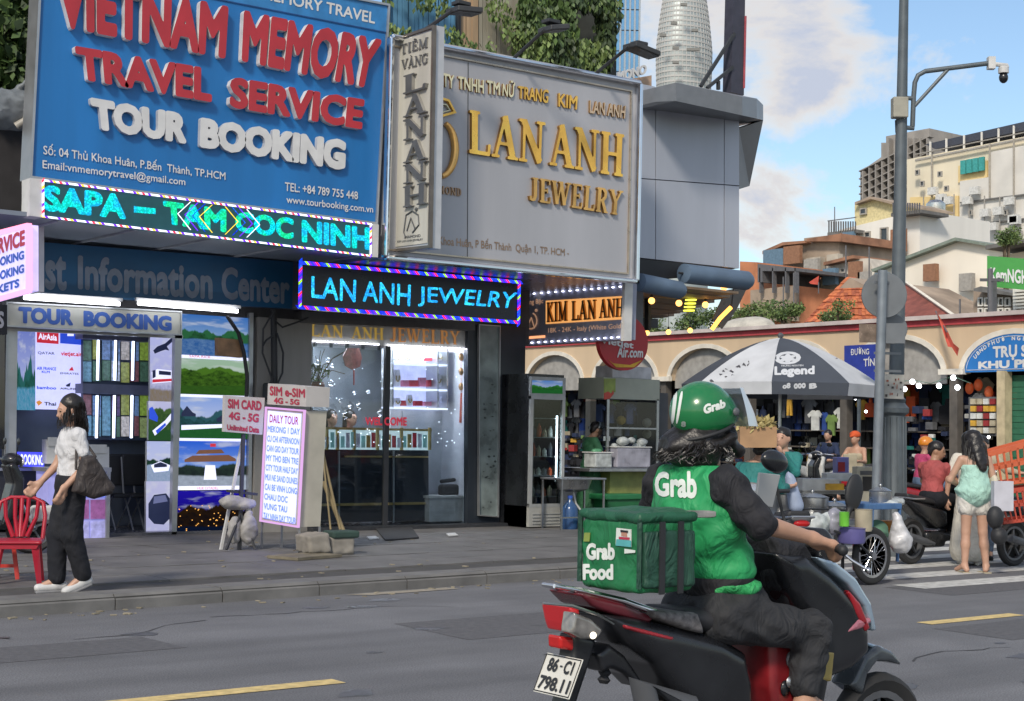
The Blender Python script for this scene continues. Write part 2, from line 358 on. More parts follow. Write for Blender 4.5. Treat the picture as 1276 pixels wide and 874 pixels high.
# a slab-serif capital alphabet drawn as strokes (x0,y0,x1,y1,half width)
T_, t_ = .095, .042
def _s(x, y, w=.15): return (x-w, y, x+w, y, .034)
SER = {
 'L': (.74, [(.22, .03, .22, .97, T_), (.06, .04, .68, .04, .045), (.67, .03, .69, .26, .04), _s(.22, .965)]),
 'A': (.86, [(.43, .98, .14, .04, t_), (.42, .98, .70, .04, T_), (.25, .34, .6, .34, .035), _s(.13, .035, .12), _s(.70, .035, .16)]),
 'N': (.9, [(.18, .03, .18, .97, t_), (.72, .03, .72, .97, t_), (.17, .95, .72, .05, T_), _s(.16, .035, .13), _s(.14, .965, .12), _s(.73, .965, .13)]),
 'H': (.92, [(.2, .03, .2, .97, T_), (.70, .03, .70, .97, T_), (.2, .5, .7, .5, .04), _s(.2, .035), _s(.2, .965), _s(.7, .035), _s(.7, .965)]),
 'J': (.56, [(.36, .22, .36, .97, T_), (.36, .22, .28, .06, .08), (.28, .05, .12, .05, .05), (.1, .05, .07, .2, .06), _s(.36, .965)]),
 'E': (.74, [(.22, .03, .22, .97, T_), (.07, .04, .66, .04, .042), (.07, .96, .62, .96, .042), (.22, .52, .5, .52, .038), (.5, .42, .5, .62, .035), (.65, .04, .67, .26, .036), (.61, .96, .62, .78, .036)]),
 'W': (1.16, [(.12, .96, .34, .05, T_), (.35, .05, .56, .92, t_), (.56, .92, .78, .05, T_), (.79, .05, 1.02, .96, t_), _s(.12, .965, .13), _s(1.02, .965, .12), _s(.54, .965, .12)]),
 'R': (.84, [(.22, .03, .22, .97, T_), (.07, .96, .45, .96, .042), (.22, .5, .45, .5, .04), (.45, .95, .58, .86, .075), (.59, .87, .6, .62, .08), (.58, .62, .45, .51, .075), (.42, .5, .66, .06, .085), _s(.22, .035), _s(.7, .035, .1)]),
 'Y': (.84, [(.14, .96, .42, .5, .085), (.7, .96, .42, .5, t_), (.42, .03, .42, .5, T_), _s(.13, .965, .13), _s(.7, .965, .12), _s(.42, .035)]),
 'K': (.88, [(.22, .03, .22, .97, T_), (.24, .42, .66, .95, t_), (.36, .55, .7, .05, .085), _s(.22, .035), _s(.22, .965), _s(.68, .965, .12), _s(.72, .035, .12)]),
 'I': (.44, [(.22, .03, .22, .97, T_), _s(.22, .035), _s(.22, .965)]),
 'M': (1.1, [(.18, .03, .18, .97, t_), (.2, .95, .52, .08, T_), (.54, .08, .86, .95, t_), (.88, .03, .88, .97, T_), _s(.17, .035, .12), _s(.88, .035, .14), _s(.16, .965, .1), _s(.9, .965, .12)]),
 'T': (.8, [(.4, .03, .4, .97, T_), (.06, .95, .74, .95, .045), (.07, .96, .07, .76, .035), (.73, .96, .73, .76, .035), _s(.4, .035)]),
 'V': (.84, [(.14, .96, .42, .05, T_), (.43, .05, .7, .96, t_), _s(.13, .965, .13), _s(.7, .965, .12)]),
 'G': (.84, [(.68, .8, .5, .95, .05), (.5, .95, .3, .93, .055), (.3, .93, .16, .72, .08), (.15, .72, .14, .3, .095), (.15, .3, .3, .07, .08), (.3, .06, .52, .05, .055), (.52, .05, .68, .2, .06), (.67, .1, .67, .42, .07), _s(.64, .44, .12), (.7, .96, .7, .74, .03)]),
 'D': (.84, [(.22, .03, .22, .97, T_), (.07, .96, .42, .96, .042), (.07, .04, .42, .04, .042), (.42, .95, .62, .78, .07), (.63, .78, .66, .5, .09), (.66, .5, .63, .22, .09), (.62, .22, .42, .05, .07)]),
 'O': (.86, [(.43, .95, .2, .8, .07), (.2, .8, .14, .5, .09), (.14, .5, .2, .2, .09), (.2, .2, .43, .05, .07), (.43, .95, .66, .8, .07), (.66, .8, .72, .5, .09), (.72, .5, .66, .2, .09), (.66, .2, .43, .05, .07)]),
 ' ': (.32, []),
}
SER['Ê'] = (.74, SER['E'][1]+[(.24, 1.1, .36, 1.22, .035), (.36, 1.22, .48, 1.1, .035)])
SER['À'] = (.86, SER['A'][1]+[(.3, 1.24, .46, 1.1, .035)])
_sc = {}
def serif2d(s, h=.03, sp=.02):
 res = []; x = 0
 for ch in s:
  w, st = SER[ch]
  if st:
   if ch not in _sc:
    gx = np.arange(-.1, w+.1, h); gy = np.arange(-.08, 1.34, h); P = np.stack(np.meshgrid(gx, gy, indexing='ij'), -1); F = np.full(P.shape[:2], 9.)
    for a, b, c, d, hw in st:
     p, q = V(a, b), V(c, d); e = q-p; Ln = max(1e-6, np.linalg.norm(e)); e = e/Ln; n = V(-e[1], e[0]); r = P-(p+q)/2
     dx = np.abs(r@e)-Ln/2-.012; dy = np.abs(r@n)-hw
     F = np.minimum(F, np.hypot(np.maximum(dx, 0), np.maximum(dy, 0))+np.minimum(np.maximum(dx, dy), 0))
    _sc[ch] = march(F, -.1, -.08, h)
   vv, ff = _sc[ch]; res.append((vv+V(x, 0), ff))
  x += w+sp
 return res
def quadmap(px, ax, val):
 p = [on(q[0], q[1], ax, val) for q in px]
 def f(u, v): return (p[3]*(1-u)+p[2]*u)*(1-v)+(p[0]*(1-u)+p[1]*u)*v
 return f
def letters(gl, px, ax, val, depth, mt, parent, name='letter', each=True, side=None, ref=None, group=None):
 """glyphs fitted to a pixel quad on a plane; each raised letter its own part, or one lettering mesh"""
 allv = np.concatenate([g[0] for g in gl]); lo, hi = allv.min(0), allv.max(0)
 if ref: lo = V(lo[0], ref[0]); hi = V(hi[0], ref[1])
 mp = quadmap(px, ax, val); off = V(0, 0, 0); off[ax] = depth; out = []; b = MB()
 for vv, ff in gl:
  if each: b = MB()
  P = [mp((x-lo[0])/(hi[0]-lo[0]), (y-lo[1])/(hi[1]-lo[1])) for x, y in vv]; n = len(P)
  if side:
   b.m(mt)
  b.add(P, ff)
  if depth:
   be = boundary(ff)
   if side: b.m(side)
   b.add(P+[q+off for q in P], [(b_, a_, a_+n, b_+n) for a_, b_ in be])
  if each: out.append(b.obj(name, mt, parent))
 if not each: out.append(b.obj(name, mt, parent))
 return out
def small(s, px, ax, val, mt, parent, name='lettering', off=0.):
 v, f = txt2d(s) if not off else (None, None)
 gl = [(v, f)] if not off else bold2d(s, off, .04)
 return letters(gl, px, ax, val, 0, mt, parent, name, each=False)
def decal(gl, quad, tgt, mt, parent, name='lettering', lift=.003):
 """lettering laid on a curved surface"""
 me = tgt.data; org = ORG[tgt.name]; bv = BVHTree.FromPolygons([Vector(tuple(np.array(v.co)+org)) for v in me.vertices], [tuple(p.vertices) for p in me.polygons])
 allv = np.concatenate([g[0] for g in gl]); lo, hi = allv.min(0), allv.max(0); b = MB(); q = [V(*p) for p in quad]
 for vv, ff in gl:
  P = []; ok = []
  for x, y in vv:
   u, w = (x-lo[0])/(hi[0]-lo[0]), (y-lo[1])/(hi[1]-lo[1])
   pp = (q[3]*(1-u)+q[2]*u)*(1-w)+(q[0]*(1-u)+q[1]*u)*w
   d = cf+cr*(pp[0]-638)/FPX+cu*(437-pp[1])/FPX; d = d/np.linalg.norm(d)
   hit = bv.ray_cast(Vector(O), Vector(d))
   if hit[0] is None: ok.append(False); P.append(O)
   else: ok.append(True); P.append(np.array(hit[0])+np.array(hit[1])*lift*(1 if hit[1].dot(Vector(d)) < 0 else -1))
  b.add(P, [f_ for f_ in ff if all(ok[i] for i in f_)])
 return b.obj(name, mt, parent)
# ------------------------------------------------------------------ smooth bodies: blended volumes turned into one surface
def surfnet(Dg, lo, h):
 ins = Dg < 0; nx, ny, nz = Dg.shape
 c = ins[:-1, :-1, :-1].astype(np.int8)
 tot = sum(ins[i:nx-1+i, j:ny-1+j, k:nz-1+k].astype(np.int8) for i in (0, 1) for j in (0, 1) for k in (0, 1))
 act = (tot > 0) & (tot < 8); idx = np.argwhere(act); vid = -np.ones(act.shape, int); vid[act] = np.arange(len(idx))
 acc = np.zeros((len(idx), 3)); cnt = np.zeros(len(idx))
 cor = [(i, j, k) for i in (0, 1) for j in (0, 1) for k in (0, 1)]
 for a in cor:
  for ax in range(3):
   if a[ax]: continue
   b = list(a); b[ax] = 1
   va = Dg[idx[:, 0]+a[0], idx[:, 1]+a[1], idx[:, 2]+a[2]]; vb = Dg[idx[:, 0]+b[0], idx[:, 1]+b[1], idx[:, 2]+b[2]]
   cr_ = (va < 0) != (vb < 0); t = np.where(cr_, va/np.where(va == vb, 1, va-vb), 0)
   p = np.array(a, float)[None, :].repeat(len(idx), 0); p[:, ax] += t
   acc[cr_] += p[cr_]; cnt[cr_] += 1
 verts = lo+(idx+acc/np.maximum(cnt, 1)[:, None])*h; faces = []
 for ax in range(3):
  sl0 = [slice(1, -1)]*3; sl0[ax] = slice(0, -1); sl1 = list(sl0); sl1[ax] = slice(1, None)
  A, B = ins[tuple(sl0)], ins[tuple(sl1)]; e = np.argwhere(A != B)
  if not len(e): continue
  e0 = e.copy(); o1, o2 = [(1, 2), (2, 0), (0, 1)][ax]; base = e.copy()
  for k in range(3):
   if k != ax: base[:, k] += 1
  def cell(d1, d2):
   q = base.copy(); q[:, o1] -= d1; q[:, o2] -= d2; return vid[q[:, 0], q[:, 1], q[:, 2]]
  Q = np.stack([cell(1, 1), cell(0, 1), cell(0, 0), cell(1, 0)], 1)
  fl = A[e[:, 0], e[:, 1], e[:, 2]]; Q[~fl] = Q[~fl][:, ::-1]; faces.append(Q[(Q >= 0).all(1)])
 return verts, np.concatenate(faces) if faces else np.zeros((0, 4), int)
def cap(a, b, ra, rb=None): return ('c', V(*a), V(*b), ra, ra if rb is None else rb)
def ell(c, r, R=None): return ('e', V(*c), V(*r), R)
def bxx(c, r, rd, R=None): return ('b', V(*c), V(*r), rd, R)
def poly(pts, ax, c, w, rd): return ('p', [V(*p) for p in pts], ax, c, w, rd)
def sdf_mesh(prims, h=.012, k=.02, cut=None, noise=0.):
 los, his = [], []
 for p in prims:
  if p[0] == 'c': r = max(p[3], p[4]); los += [p[1]-r, p[2]-r]; his += [p[1]+r, p[2]+r]
  elif p[0] == 'e': r = p[2].max() if p[3] is not None else p[2]; los.append(p[1]-r); his.append(p[1]+r)
  elif p[0] == 'b': r = np.linalg.norm(p[2]) if p[4] is not None else p[2]; los.append(p[1]-r); his.append(p[1]+r)
  else:
   ax = p[2]; q = np.array(p[1]); l, u = q.min(0), q.max(0); l[ax] = p[3]-p[4]; u[ax] = p[3]+p[4]; los.append(l); his.append(u)
 lo = np.min(los, 0)-3*h-k*.5; hi = np.max(his, 0)+3*h+k*.5
 n = np.ceil((hi-lo)/h).astype(int)+1; Dg = np.full(n, .3, np.float32)
 mg = 4*h+k*1.5
 for p, l, u in zip(prims, *(([], []) if False else _bounds(prims))):
  i0 = np.clip(((l-mg-lo)/h).astype(int), 0, n-1); i1 = np.clip(((u+mg-lo)/h).astype(int)+2, 1, n)
  xs = [lo[a]+np.arange(i0[a], i1[a])*h for a in range(3)]
  P = np.stack(np.meshgrid(*xs, indexing='ij'), -1)
  if p[0] == 'c':
   e = p[2]-p[1]; t = np.clip(((P-p[1])@e)/max(1e-9, e@e), 0, 1); d = np.linalg.norm(P-p[1]-t[..., None]*e, axis=-1)-(p[3]+(p[4]-p[3])*t)
  elif p[0] == 'e':
   q = P-p[1]
   if p[3] is not None: q = q@p[3]
   k0 = np.linalg.norm(q/p[2], axis=-1); k1 = np.linalg.norm(q/(p[2]**2), axis=-1); d = k0*(k0-1)/np.maximum(k1, 1e-6)
   d = np.where(k0 < 1e-3, -p[2].min(), d)
  elif p[0] == 'b':
   q = P-p[1]
   if p[4] is not None: q = q@p[4]
   q = np.abs(q)-p[2]+p[3]; d = np.linalg.norm(np.maximum(q, 0), axis=-1)+np.minimum(q.max(-1), 0)-p[3]
  else:
   ax = p[2]; o = [a for a in range(3) if a != ax]; pt = [q[o] for q in p[1]]; G = P[..., o]
   sl = [slice(None)]*3; sl[ax] = 0; g = G[tuple(sl)]; dd = np.full(g.shape[:2], 1e9); s_ = np.zeros(g.shape[:2], int)
   for a in range(len(pt)):
    A, B = pt[a], pt[(a+1) % len(pt)]; E = B-A; t = np.clip(((g-A)@E)/max(1e-9, E@E), 0, 1); dd = np.minimum(dd, np.linalg.norm(g-A-t[..., None]*E, axis=-1))
    c = (A[1] > g[..., 1]) != (B[1] > g[..., 1]); xi = A[0]+(g[..., 1]-A[1])/(B[1]-A[1] if B[1] != A[1] else 1)*(B[0]-A[0]); s_ += c & (g[..., 0] < xi)
   d2 = np.where(s_ % 2 == 1, -dd, dd); d2 = np.expand_dims(d2, ax); rd = p[5]
   dz = np.abs(P[..., ax]-p[3])-p[4]; a_, b_ = np.broadcast_arrays(d2+rd, dz+rd)
   d = np.hypot(np.maximum(a_, 0), np.maximum(b_, 0))+np.minimum(np.maximum(a_, b_), 0)-rd
  sl = tuple(slice(i0[a], i1[a]) for a in range(3)); cur = Dg[sl]
  hh = np.clip(.5+.5*(cur-d)/k, 0, 1); Dg[sl] = cur+(d-cur)*hh-k*hh*(1-hh)
 if noise:
  xs = [lo[a]+np.arange(n[a])*h for a in range(3)]; P = np.meshgrid(*xs, indexing='ij')
  Dg = Dg+noise*(np.sin(P[0]*41+3*np.sin(P[2]*23))*np.sin(P[2]*37+2*np.sin(P[1]*29))+.6*np.sin(P[1]*61+P[2]*47))
 if cut is not None:                                     # cut: function of the grid returning a distance to keep (<0)
  xs = [lo[a]+np.arange(n[a])*h for a in range(3)]; P = np.meshgrid(*xs, indexing='ij'); Dg = np.maximum(Dg, cut(*P))
 return surfnet(Dg, lo, h)
def _bounds(prims):
 L_, U = [], []
 for p in prims:
  if p[0] == 'c': r = max(p[3], p[4]); L_.append(np.minimum(p[1], p[2])-r); U.append(np.maximum(p[1], p[2])+r)
  elif p[0] == 'e': r = p[2].max() if p[3] is not None else p[2]; L_.append(p[1]-r); U.append(p[1]+r)
  elif p[0] == 'b': r = np.linalg.norm(p[2]) if p[4] is not None else p[2]; L_.append(p[1]-r); U.append(p[1]+r)
  else:
   ax = p[2]; q = np.array(p[1]); l, u = q.min(0), q.max(0); l[ax] = p[3]-p[4]; u[ax] = p[3]+p[4]; L_.append(l); U.append(u)
 return L_, U
def blob(name, prims, mt, parent=None, h=.012, k=.02, smooth=180, cut=None, noise=0., **kw):
 v, f = sdf_mesh(prims, h, k, cut, noise); b = MB(); b.v = [tuple(x) for x in v]; b.f = [tuple(int(i) for i in q) for q in f]
 b.mi = [0]*len(b.f); return b.obj(name, mt, parent, smooth=smooth, **kw)
# ================================================================== SETTING
VL = (-834.0, 513.0)                                         # where lines running away from the street meet in the photograph
VR = (3097.0, 585.0)                                         # where lines running along the street meet
def vp(x, y, x2, v): return y+(y-v[1])*(x2-x)/(x-v[0])
def wq(x0, y0, x1, y1, v=VL): return [(x0, y0), (x1, vp(x0, y0, x1, v)), (x1, vp(x0, y1, x1, v)), (x0, y1)]
def wr(x0, y0, x1, y1): return wq(x0, y0, x1, y1, VR)
asph = mat('asphalt', (.135, .137, .146), .82, var=.13, scale=1.3, bump=.5)
def road_mat():
 nt = asph.node_tree; N = nt.nodes.new; L = nt.links.new; b = nt.nodes['Principled BSDF']
 src = b.inputs['Base Color'].links[0].from_socket
 tc = N('ShaderNodeTexCoord'); n = N('ShaderNodeTexNoise'); n.inputs['Scale'].default_value = 95; n.inputs['Detail'].default_value = 3; L(tc.outputs['Object'], n.inputs[0])
 mr = N('ShaderNodeMapRange'); mr.inputs[1].default_value = .3; mr.inputs[2].default_value = .7; mr.inputs[3].default_value = .55; mr.inputs[4].default_value = 1.5; L(n.outputs[0], mr.inputs[0])
 mp = N('ShaderNodeMapping'); mp.inputs[3].default_value = (.12, 1.1, 1); n2 = N('ShaderNodeTexNoise'); n2.inputs['Scale'].default_value = 1.2; n2.inputs['Detail'].default_value = 6; L(tc.outputs['Object'], mp.inputs[0]); L(mp.outputs[0], n2.inputs[0])
 m2 = N('ShaderNodeMapRange'); m2.inputs[1].default_value = .35; m2.inputs[2].default_value = .65; m2.inputs[3].default_value = .78; m2.inputs[4].default_value = 1.16; L(n2.outputs[0], m2.inputs[0])
 ml = N('ShaderNodeMath'); ml.operation = 'MULTIPLY'; L(mr.outputs[0], ml.inputs[0]); L(m2.outputs[0], ml.inputs[1])
 mx = N('ShaderNodeMix'); mx.data_type = 'RGBA'; mx.blend_type = 'MULTIPLY'; mx.inputs[0].default_value = 1
 L(src, mx.inputs[6]); L(ml.outputs[0], mx.inputs[7]); L(mx.outputs[2], b.inputs['Base Color'])
road_mat()
conc = mat('pavement_concrete', (.125, .122, .12), .75, var=.28, scale=2.2, bump=.35)
conc2 = mat('kerb_concrete', (.15, .147, .143), .8, var=.22, scale=3, bump=.4)
joint = mat('pavement_joint', (.06, .058, .056), .9)
b = MB(); b.add([(-700, -500, -.02), (900, -500, -.02), (900, 900, -.02), (-700, 900, -.02)], [(0, 1, 2, 3)])
b.obj('ground', mat('far_ground', (.14, .135, .125), .9), kind='structure')
b = MB(); b.add([(-200, -9, 0), (300, -9, 0), (300, 24, 0), (-200, 24, 0)], [(0, 1, 2, 3)])
b.add([(17, 24, 0), (27.5, 24, 0), (27.5, 90, 0), (17, 90, 0)], [(0, 1, 2, 3)])
b.obj('road', asph, kind='structure')
def kerb_y(x): return 11.85+.0765*(x-4.19)
edge = [(-14, kerb_y(-14)), (11.2, kerb_y(11.2)), (13.2, 12.95), (14.8, 14.0), (16.0, 15.6), (16.6, 17.5), (16.8, 20), (16.8, 40)]
pav = MB(); pav.prism([(x, y, .0) for x, y in edge]+[(-14, 40, .0)], (0, 0, .105))
PAV = pav.obj('pavement', joint, kind='structure')
def off_edge(d):
 out = []
 for i in range(len(edge)):
  a = V(*edge[max(0, i-1)]); c = V(*edge[min(len(edge)-1, i+1)]); t = (c-a)/np.linalg.norm(c-a); out.append(V(*edge[i])+V(-t[1], t[0])*d)
 return out
def inside(pt, pl):
 x, y = pt; c = False
 for i in range(len(pl)):
  (x1, y1), (x2, y2) = pl[i], pl[(i+1) % len(pl)]
  if (y1 > y) != (y2 > y) and x < x1+(y-y1)/(y2-y1)*(x2-x1): c = not c
 return c
inn = off_edge(.36); region = [tuple(p) for p in inn]+[(-14, 40)]
o1, o2 = off_edge(-.012), off_edge(.34)
def walk(pl, step):
 res = [np.array(pl[0])];
 for i in range(len(pl)-1):
  a, c = np.array(pl[i]), np.array(pl[i+1]); L = np.linalg.norm(c-a); k = max(1, int(round(L/step)))
  res += [a+(c-a)*j/k for j in range(1, k+1)]
 return res
for i in range(len(edge)-1):
 a, c = V(*edge[i]), V(*edge[i+1]); L = np.linalg.norm(c-a); k = max(1, int(round(L/1.0)))
 for j in range(k):
  q = [o1[i]+(o1[i+1]-o1[i])*(j+.006)/k, o1[i]+(o1[i+1]-o1[i])*(j+.994)/k, o2[i]+(o2[i+1]-o2[i])*(j+.994)/k, o2[i]+(o2[i+1]-o2[i])*(j+.006)/k]
  if not (1.5 < q[0][0] < 18 and q[0][1] < 20): continue
  dz = random.uniform(-.003, .003)
  m_ = MB(); z = .128+dz
  # chamfered front edge
  mid = [q[0]+(q[3]-q[0])*.12, q[1]+(q[2]-q[1])*.12]
  vs = [(*q[0], -.01), (*q[1], -.01), (*q[2], -.01), (*q[3], -.01), (*q[0], z-.045), (*q[1], z-.045), (*mid[1], z), (*mid[0], z), (*q[2], z), (*q[3], z)]
  m_.add(vs, [(0, 1, 5, 4), (4, 5, 6, 7), (7, 6, 8, 9), (1, 2, 8, 6, 5), (0, 4, 7, 9, 3), (2, 3, 9, 8)])
  m_.obj('kerb_stone', conc2, PAV)
sx, sy = .98, .62
for i in range(-2, 17):
 for j in range(0, 14):
  x0, y0 = 1.2+i*sx+(.49 if j % 2 else 0), 11.3+j*sy+i*sx*.0765
  q = [(x0, y0), (x0+sx-.010, y0+.0765*sx), (x0+sx-.010, y0+sy-.010+.0765*sx), (x0, y0+sy-.010)]
  if not all(inside(p, region) for p in q) or q[2][1] > 19.2 or x0 < 1.2: continue
  z = [.122+random.uniform(-.0025, .0025) for _ in q]
  m_ = MB(); m_.add([(*p, .08) for p in q]+[(*p, zz) for p, zz in zip(q, z)], [(4, 5, 6, 7), (0, 1, 5, 4), (1, 2, 6, 5), (2, 3, 7, 6), (3, 0, 4, 7)])
  m_.obj('paving_slab', conc, PAV)
# painted marks
yel = mat('road_paint_yellow', (.62, .47, .2), .7, var=.25, scale=14, bump=.3)
wht = mat('road_paint_white', (.5, .5, .48), .7, var=.3, scale=10, bump=.3)
for x0, x1 in ((.5, 1.9), (3.05, 4.85), (10.45, 11.75), (13.9, 15.3)):
 m_ = MB(); m_.add([(x0, 7.83, .004), (x1, 7.83, .004), (x1, 7.99, .004), (x0, 7.99, .004)], [(0, 1, 2, 3)])
 m_.obj('lane_dash', yel, kind='structure')
for k in range(6):
 y0 = 9.75+k*.82
 m_ = MB(); m_.add([(12.9+.25*k, y0, .004), (19.5+.25*k, y0, .004), (19.5+.25*k, y0+.42, .004), (12.9+.25*k, y0+.42, .004)], [(0, 1, 2, 3)])
 m_.obj('crossing_stripe', wht, kind='structure')
rngc = np.random.default_rng(51); m_ = MB(); crackm = mat('crack_tar', (.05, .05, .055), .9, var=.3)
for (x, y, a, n_) in ((4.2, 10.4, .3, 9), (7.5, 9.4, -.2, 12), (3.0, 6.9, 1.2, 7), (10.5, 10.9, .1, 10), (8.6, 6.6, .5, 8), (5.6, 11.1, .05, 14)):
 for k in range(n_):
  x2, y2 = x+.16*math.cos(a)+rngc.uniform(-.03, .03), y+.16*math.sin(a)+rngc.uniform(-.05, .05); w = rngc.uniform(.004, .011)
  m_.add([(x, y-w, .003), (x2, y2-w, .003), (x2, y2+w, .003), (x, y+w, .003)], [(0, 1, 2, 3)]); x, y = x2, y2; a += rngc.uniform(-.3, .3)
m_.obj('road_cracks', crackm, kind='stuff')
m_ = MB(); m_.lathe([(0, .004), (.33, .004), (.33, .001)], (8.9, 9.9, 0), 28); m_.obj('manhole_cover', mat('cast_iron', (.09, .085, .08), .6, .3, var=.4, scale=30), kind='structure')
for x, y, a, c_ in ((6.6, 9.0, 2.6, 1.1), (10.2, 6.9, 1.9, .8), (3.4, 9.6, 1.3, .7), (12.6, 9.2, 2.2, .9)):
 m_ = MB(); m_.add([(x, y, .002), (x+a, y+.05, .002), (x+a*.97, y+c_, .002), (x+.04, y+c_*.95, .002)], [(0, 1, 2, 3)]); m_.obj('asphalt_patch', mat('patch_asphalt', (.10, .10, .107), .85, var=.2, scale=18, bump=.5), kind='structure')
m_ = MB(); rngc = np.random.default_rng(53)
for i in range(26):
 x, y, r = rngc.uniform(2, 13), rngc.uniform(5.5, 11.6), rngc.uniform(.03, .16); th = np.sort(rngc.uniform(0, 6.28, 11)); m_.add([(x+r*1.6*rngc.uniform(.7, 1)*math.cos(a), y+r*rngc.uniform(.7, 1)*math.sin(a), .0025) for a in th], [tuple(range(11))])
m_.obj('oil_stains', mat('oil_stain', (.075, .074, .078), .45, var=.3, scale=20), kind='stuff')
rngc = np.random.default_rng(52); m_ = MB()
for i in range(150):
 x = rngc.uniform(2, 13); y = kerb_y(x)-rngc.uniform(.02, .35) if i % 2 else rngc.uniform(kerb_y(x)+.2, 17.5); z = .002 if i % 2 else .124; s_ = rngc.uniform(.01, .035); a = rngc.uniform(0, 3)
 m_.box((x, y, z+s_*.15), (s_*2, s_, s_*.3), rz=a)
m_.obj('street_litter', mat('litter', (.25, .22, .16), .9, var=.5, scale=3), kind='stuff')
m_ = MB(); m_.add([(*V(7.4, 12.0), .005), (8.6, 12.1, .005), (8.65, 11.95, .005), (7.6, 11.86, .005)], [(3, 2, 1, 0)])
m_.obj('sand_patch', mat('spilt_sand', (.3, .27, .22), .95), kind='stuff')
# ------------------------------------------------------------------ foliage
leafs = [mat('leaf_dark', (.035, .06, .022), .6, var=.4, scale=3), mat('leaf_mid', (.07, .12, .035), .55, var=.4, scale=3), mat('leaf_light', (.14, .2, .06), .55, var=.35, scale=3)]
def leaves(cl, n, size, rng, mats=None, hang=False):
 b = MB(); mats = mats or leafs; w = np.array([c[1][0]*c[1][1]*c[1][2] for c in cl]); w = w/w.sum()
 for mt in mats: b.m(mt)
 clump = {}
 for _ in range(n):
  i = rng.choice(len(cl), p=w); c, r = cl[i]; d = rng.normal(size=3); d /= np.linalg.norm(d); rr = rng.uniform(.35, 1.05)**.6
  p = V(*c)+d*np.array(r)*rr
  key = tuple((p/(size*5)).astype(int))
  if key not in clump: clump[key] = rng.random()
  if clump[key] < .16: continue
  mi = 0 if clump[key] < .42 else (1 if clump[key] < .78 else 2); b.cur = min(mi if rng.random() < .75 else rng.integers(0, 3), len(mats)-1)
  a = rng.normal(size=3); a /= np.linalg.norm(a)
  if hang: a = a*.5+V(0, 0, -1); a /= np.linalg.norm(a)
  e = np.cross(a, rng.normal(size=3)); e /= np.linalg.norm(e); s = size*rng.uniform(.6, 1.4)
  b.add([p, p+a*s*.5+e*s*.28, p+a*s, p+a*s*.5-e*s*.28], [(0, 1, 2, 3)])
 return b
bark = mat('bark', (.12, .09, .06), .9, var=.3, scale=8)
def tree(label, c, r, n, size, seed, mats=None, group=None, name='tree'):
 rng = np.random.default_rng(seed); t = thing(name, label, 'tree', (c[0], c[1], 0), group)
 cl = [(V(*c)+rng.normal(size=3)*np.array(r)*.45, np.array(r)*rng.uniform(.35, .6)) for _ in range(7)]
 leaves(cl, n, size, rng, mats).obj('crown', None, t)
 b = MB(); b.tube([(c[0], c[1], 0), (c[0]+.1, c[1], c[2]*.5), (c[0], c[1]+.1, c[2]*.9)], [.16, .12, .06], 7)
 for q, _ in cl[:5]: b.tube([(c[0], c[1], c[2]*.6), (V(*c)+q)/2, q], [.07, .05, .02], 5)
 b.obj('trunk', bark, t, smooth=60)
 return t
# ------------------------------------------------------------------ MARKET HALL (its front runs away from the street)
MX = 27.0
ochre = mat('ochre_plaster', (.6, .46, .31), .85, var=.1, scale=1.2, streak=True)
cream = mat('cream_trim', (.68, .64, .56), .8, var=.12, scale=4)
market = thing('market_hall', 'single-storey ochre market hall with round arches and a red band under its roof edge', 'market', (MX, 27, 0))
zb, zt, ztop, ah = 2.93, 3.96, 3.72, 1.2
cen = [18.24+2.952*k for k in range(-2, 8)]
for k, yc in enumerate(cen):
 y0, y1 = yc-1.476, yc+1.476
 arc = [(yc+ah*math.cos(a), zb+(ztop-zb)*math.sin(a)) for a in np.linspace(0, math.pi, 17)]
 outl = [(y0, zb), (y0, zt), (y1, zt), (y1, zb)]+arc
 m_ = MB(); m_.prism([(MX, y, z) for y, z in outl], (.22, 0, 0)); m_.obj('wall_bay', ochre, market)
 arc2 = [(yc+(ah+.13)*math.cos(a), zb+(ztop+.11-zb)*math.sin(a)) for a in np.linspace(0, math.pi, 17)]
 m_ = MB(); p = [(MX-.03, y, z) for y, z in arc]; q = [(MX-.03, y, z) for y, z in arc2]
 for i in range(16): m_.prism([p[i], p[i+1], q[i+1], q[i]], (.06, 0, 0))
 m_.obj('arch_trim', cream, market)
 if k != 2:
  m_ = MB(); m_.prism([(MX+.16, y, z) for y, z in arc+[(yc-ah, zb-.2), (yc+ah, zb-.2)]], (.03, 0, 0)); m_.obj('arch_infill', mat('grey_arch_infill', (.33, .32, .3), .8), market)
 m_ = MB(); m_.box((MX+.11, y1, (zb)/2), (.2, .2, zb)); m_.obj('pillar', mat('market_pillar', (.1, .09, .08), .85), market)
 m_ = MB(); m_.box((MX-.04, y1, zb+.04), (.12, .62, .12)); m_.obj('pillar_cap', cream, market)
m_ = MB(); m_.box2((MX-.06, 12, zt+.002), (MX+.3, 42, zt+.13)); m_.obj('red_band', mat('red_band', (.45, .06, .07), .7, var=.2), market)
m_ = MB(); m_.prism([(MX-.16, 12, zt+.132), (MX-.16, 42, zt+.132), (MX-.16, 42, zt+.22), (MX-.16, 12, zt+.22)], (.6, 0, 0)); m_.prism([(MX+.44, 12, zt+.2), (MX+.44, 42, zt+.2), (MX+7, 42, zt+.2), (MX+7, 12, zt+.2)], (0, 0, -.08))
m_.obj('roof', mat('weathered_white_ledge', (.52, .46, .44), .85, var=.25, scale=2), market)
m_ = MB(); m_.box2((MX+4, 12, 0), (MX+4.2, 42, zt)); m_.box2((MX+.3, 12, .01), (MX+4, 42, .03)); m_.box2((MX+.3, 42, 0), (MX+4, 42.2, zt)); m_.obj('interior_wall', mat('dark_stall_interior', (.035, .03, .032), .9, var=.3), market)
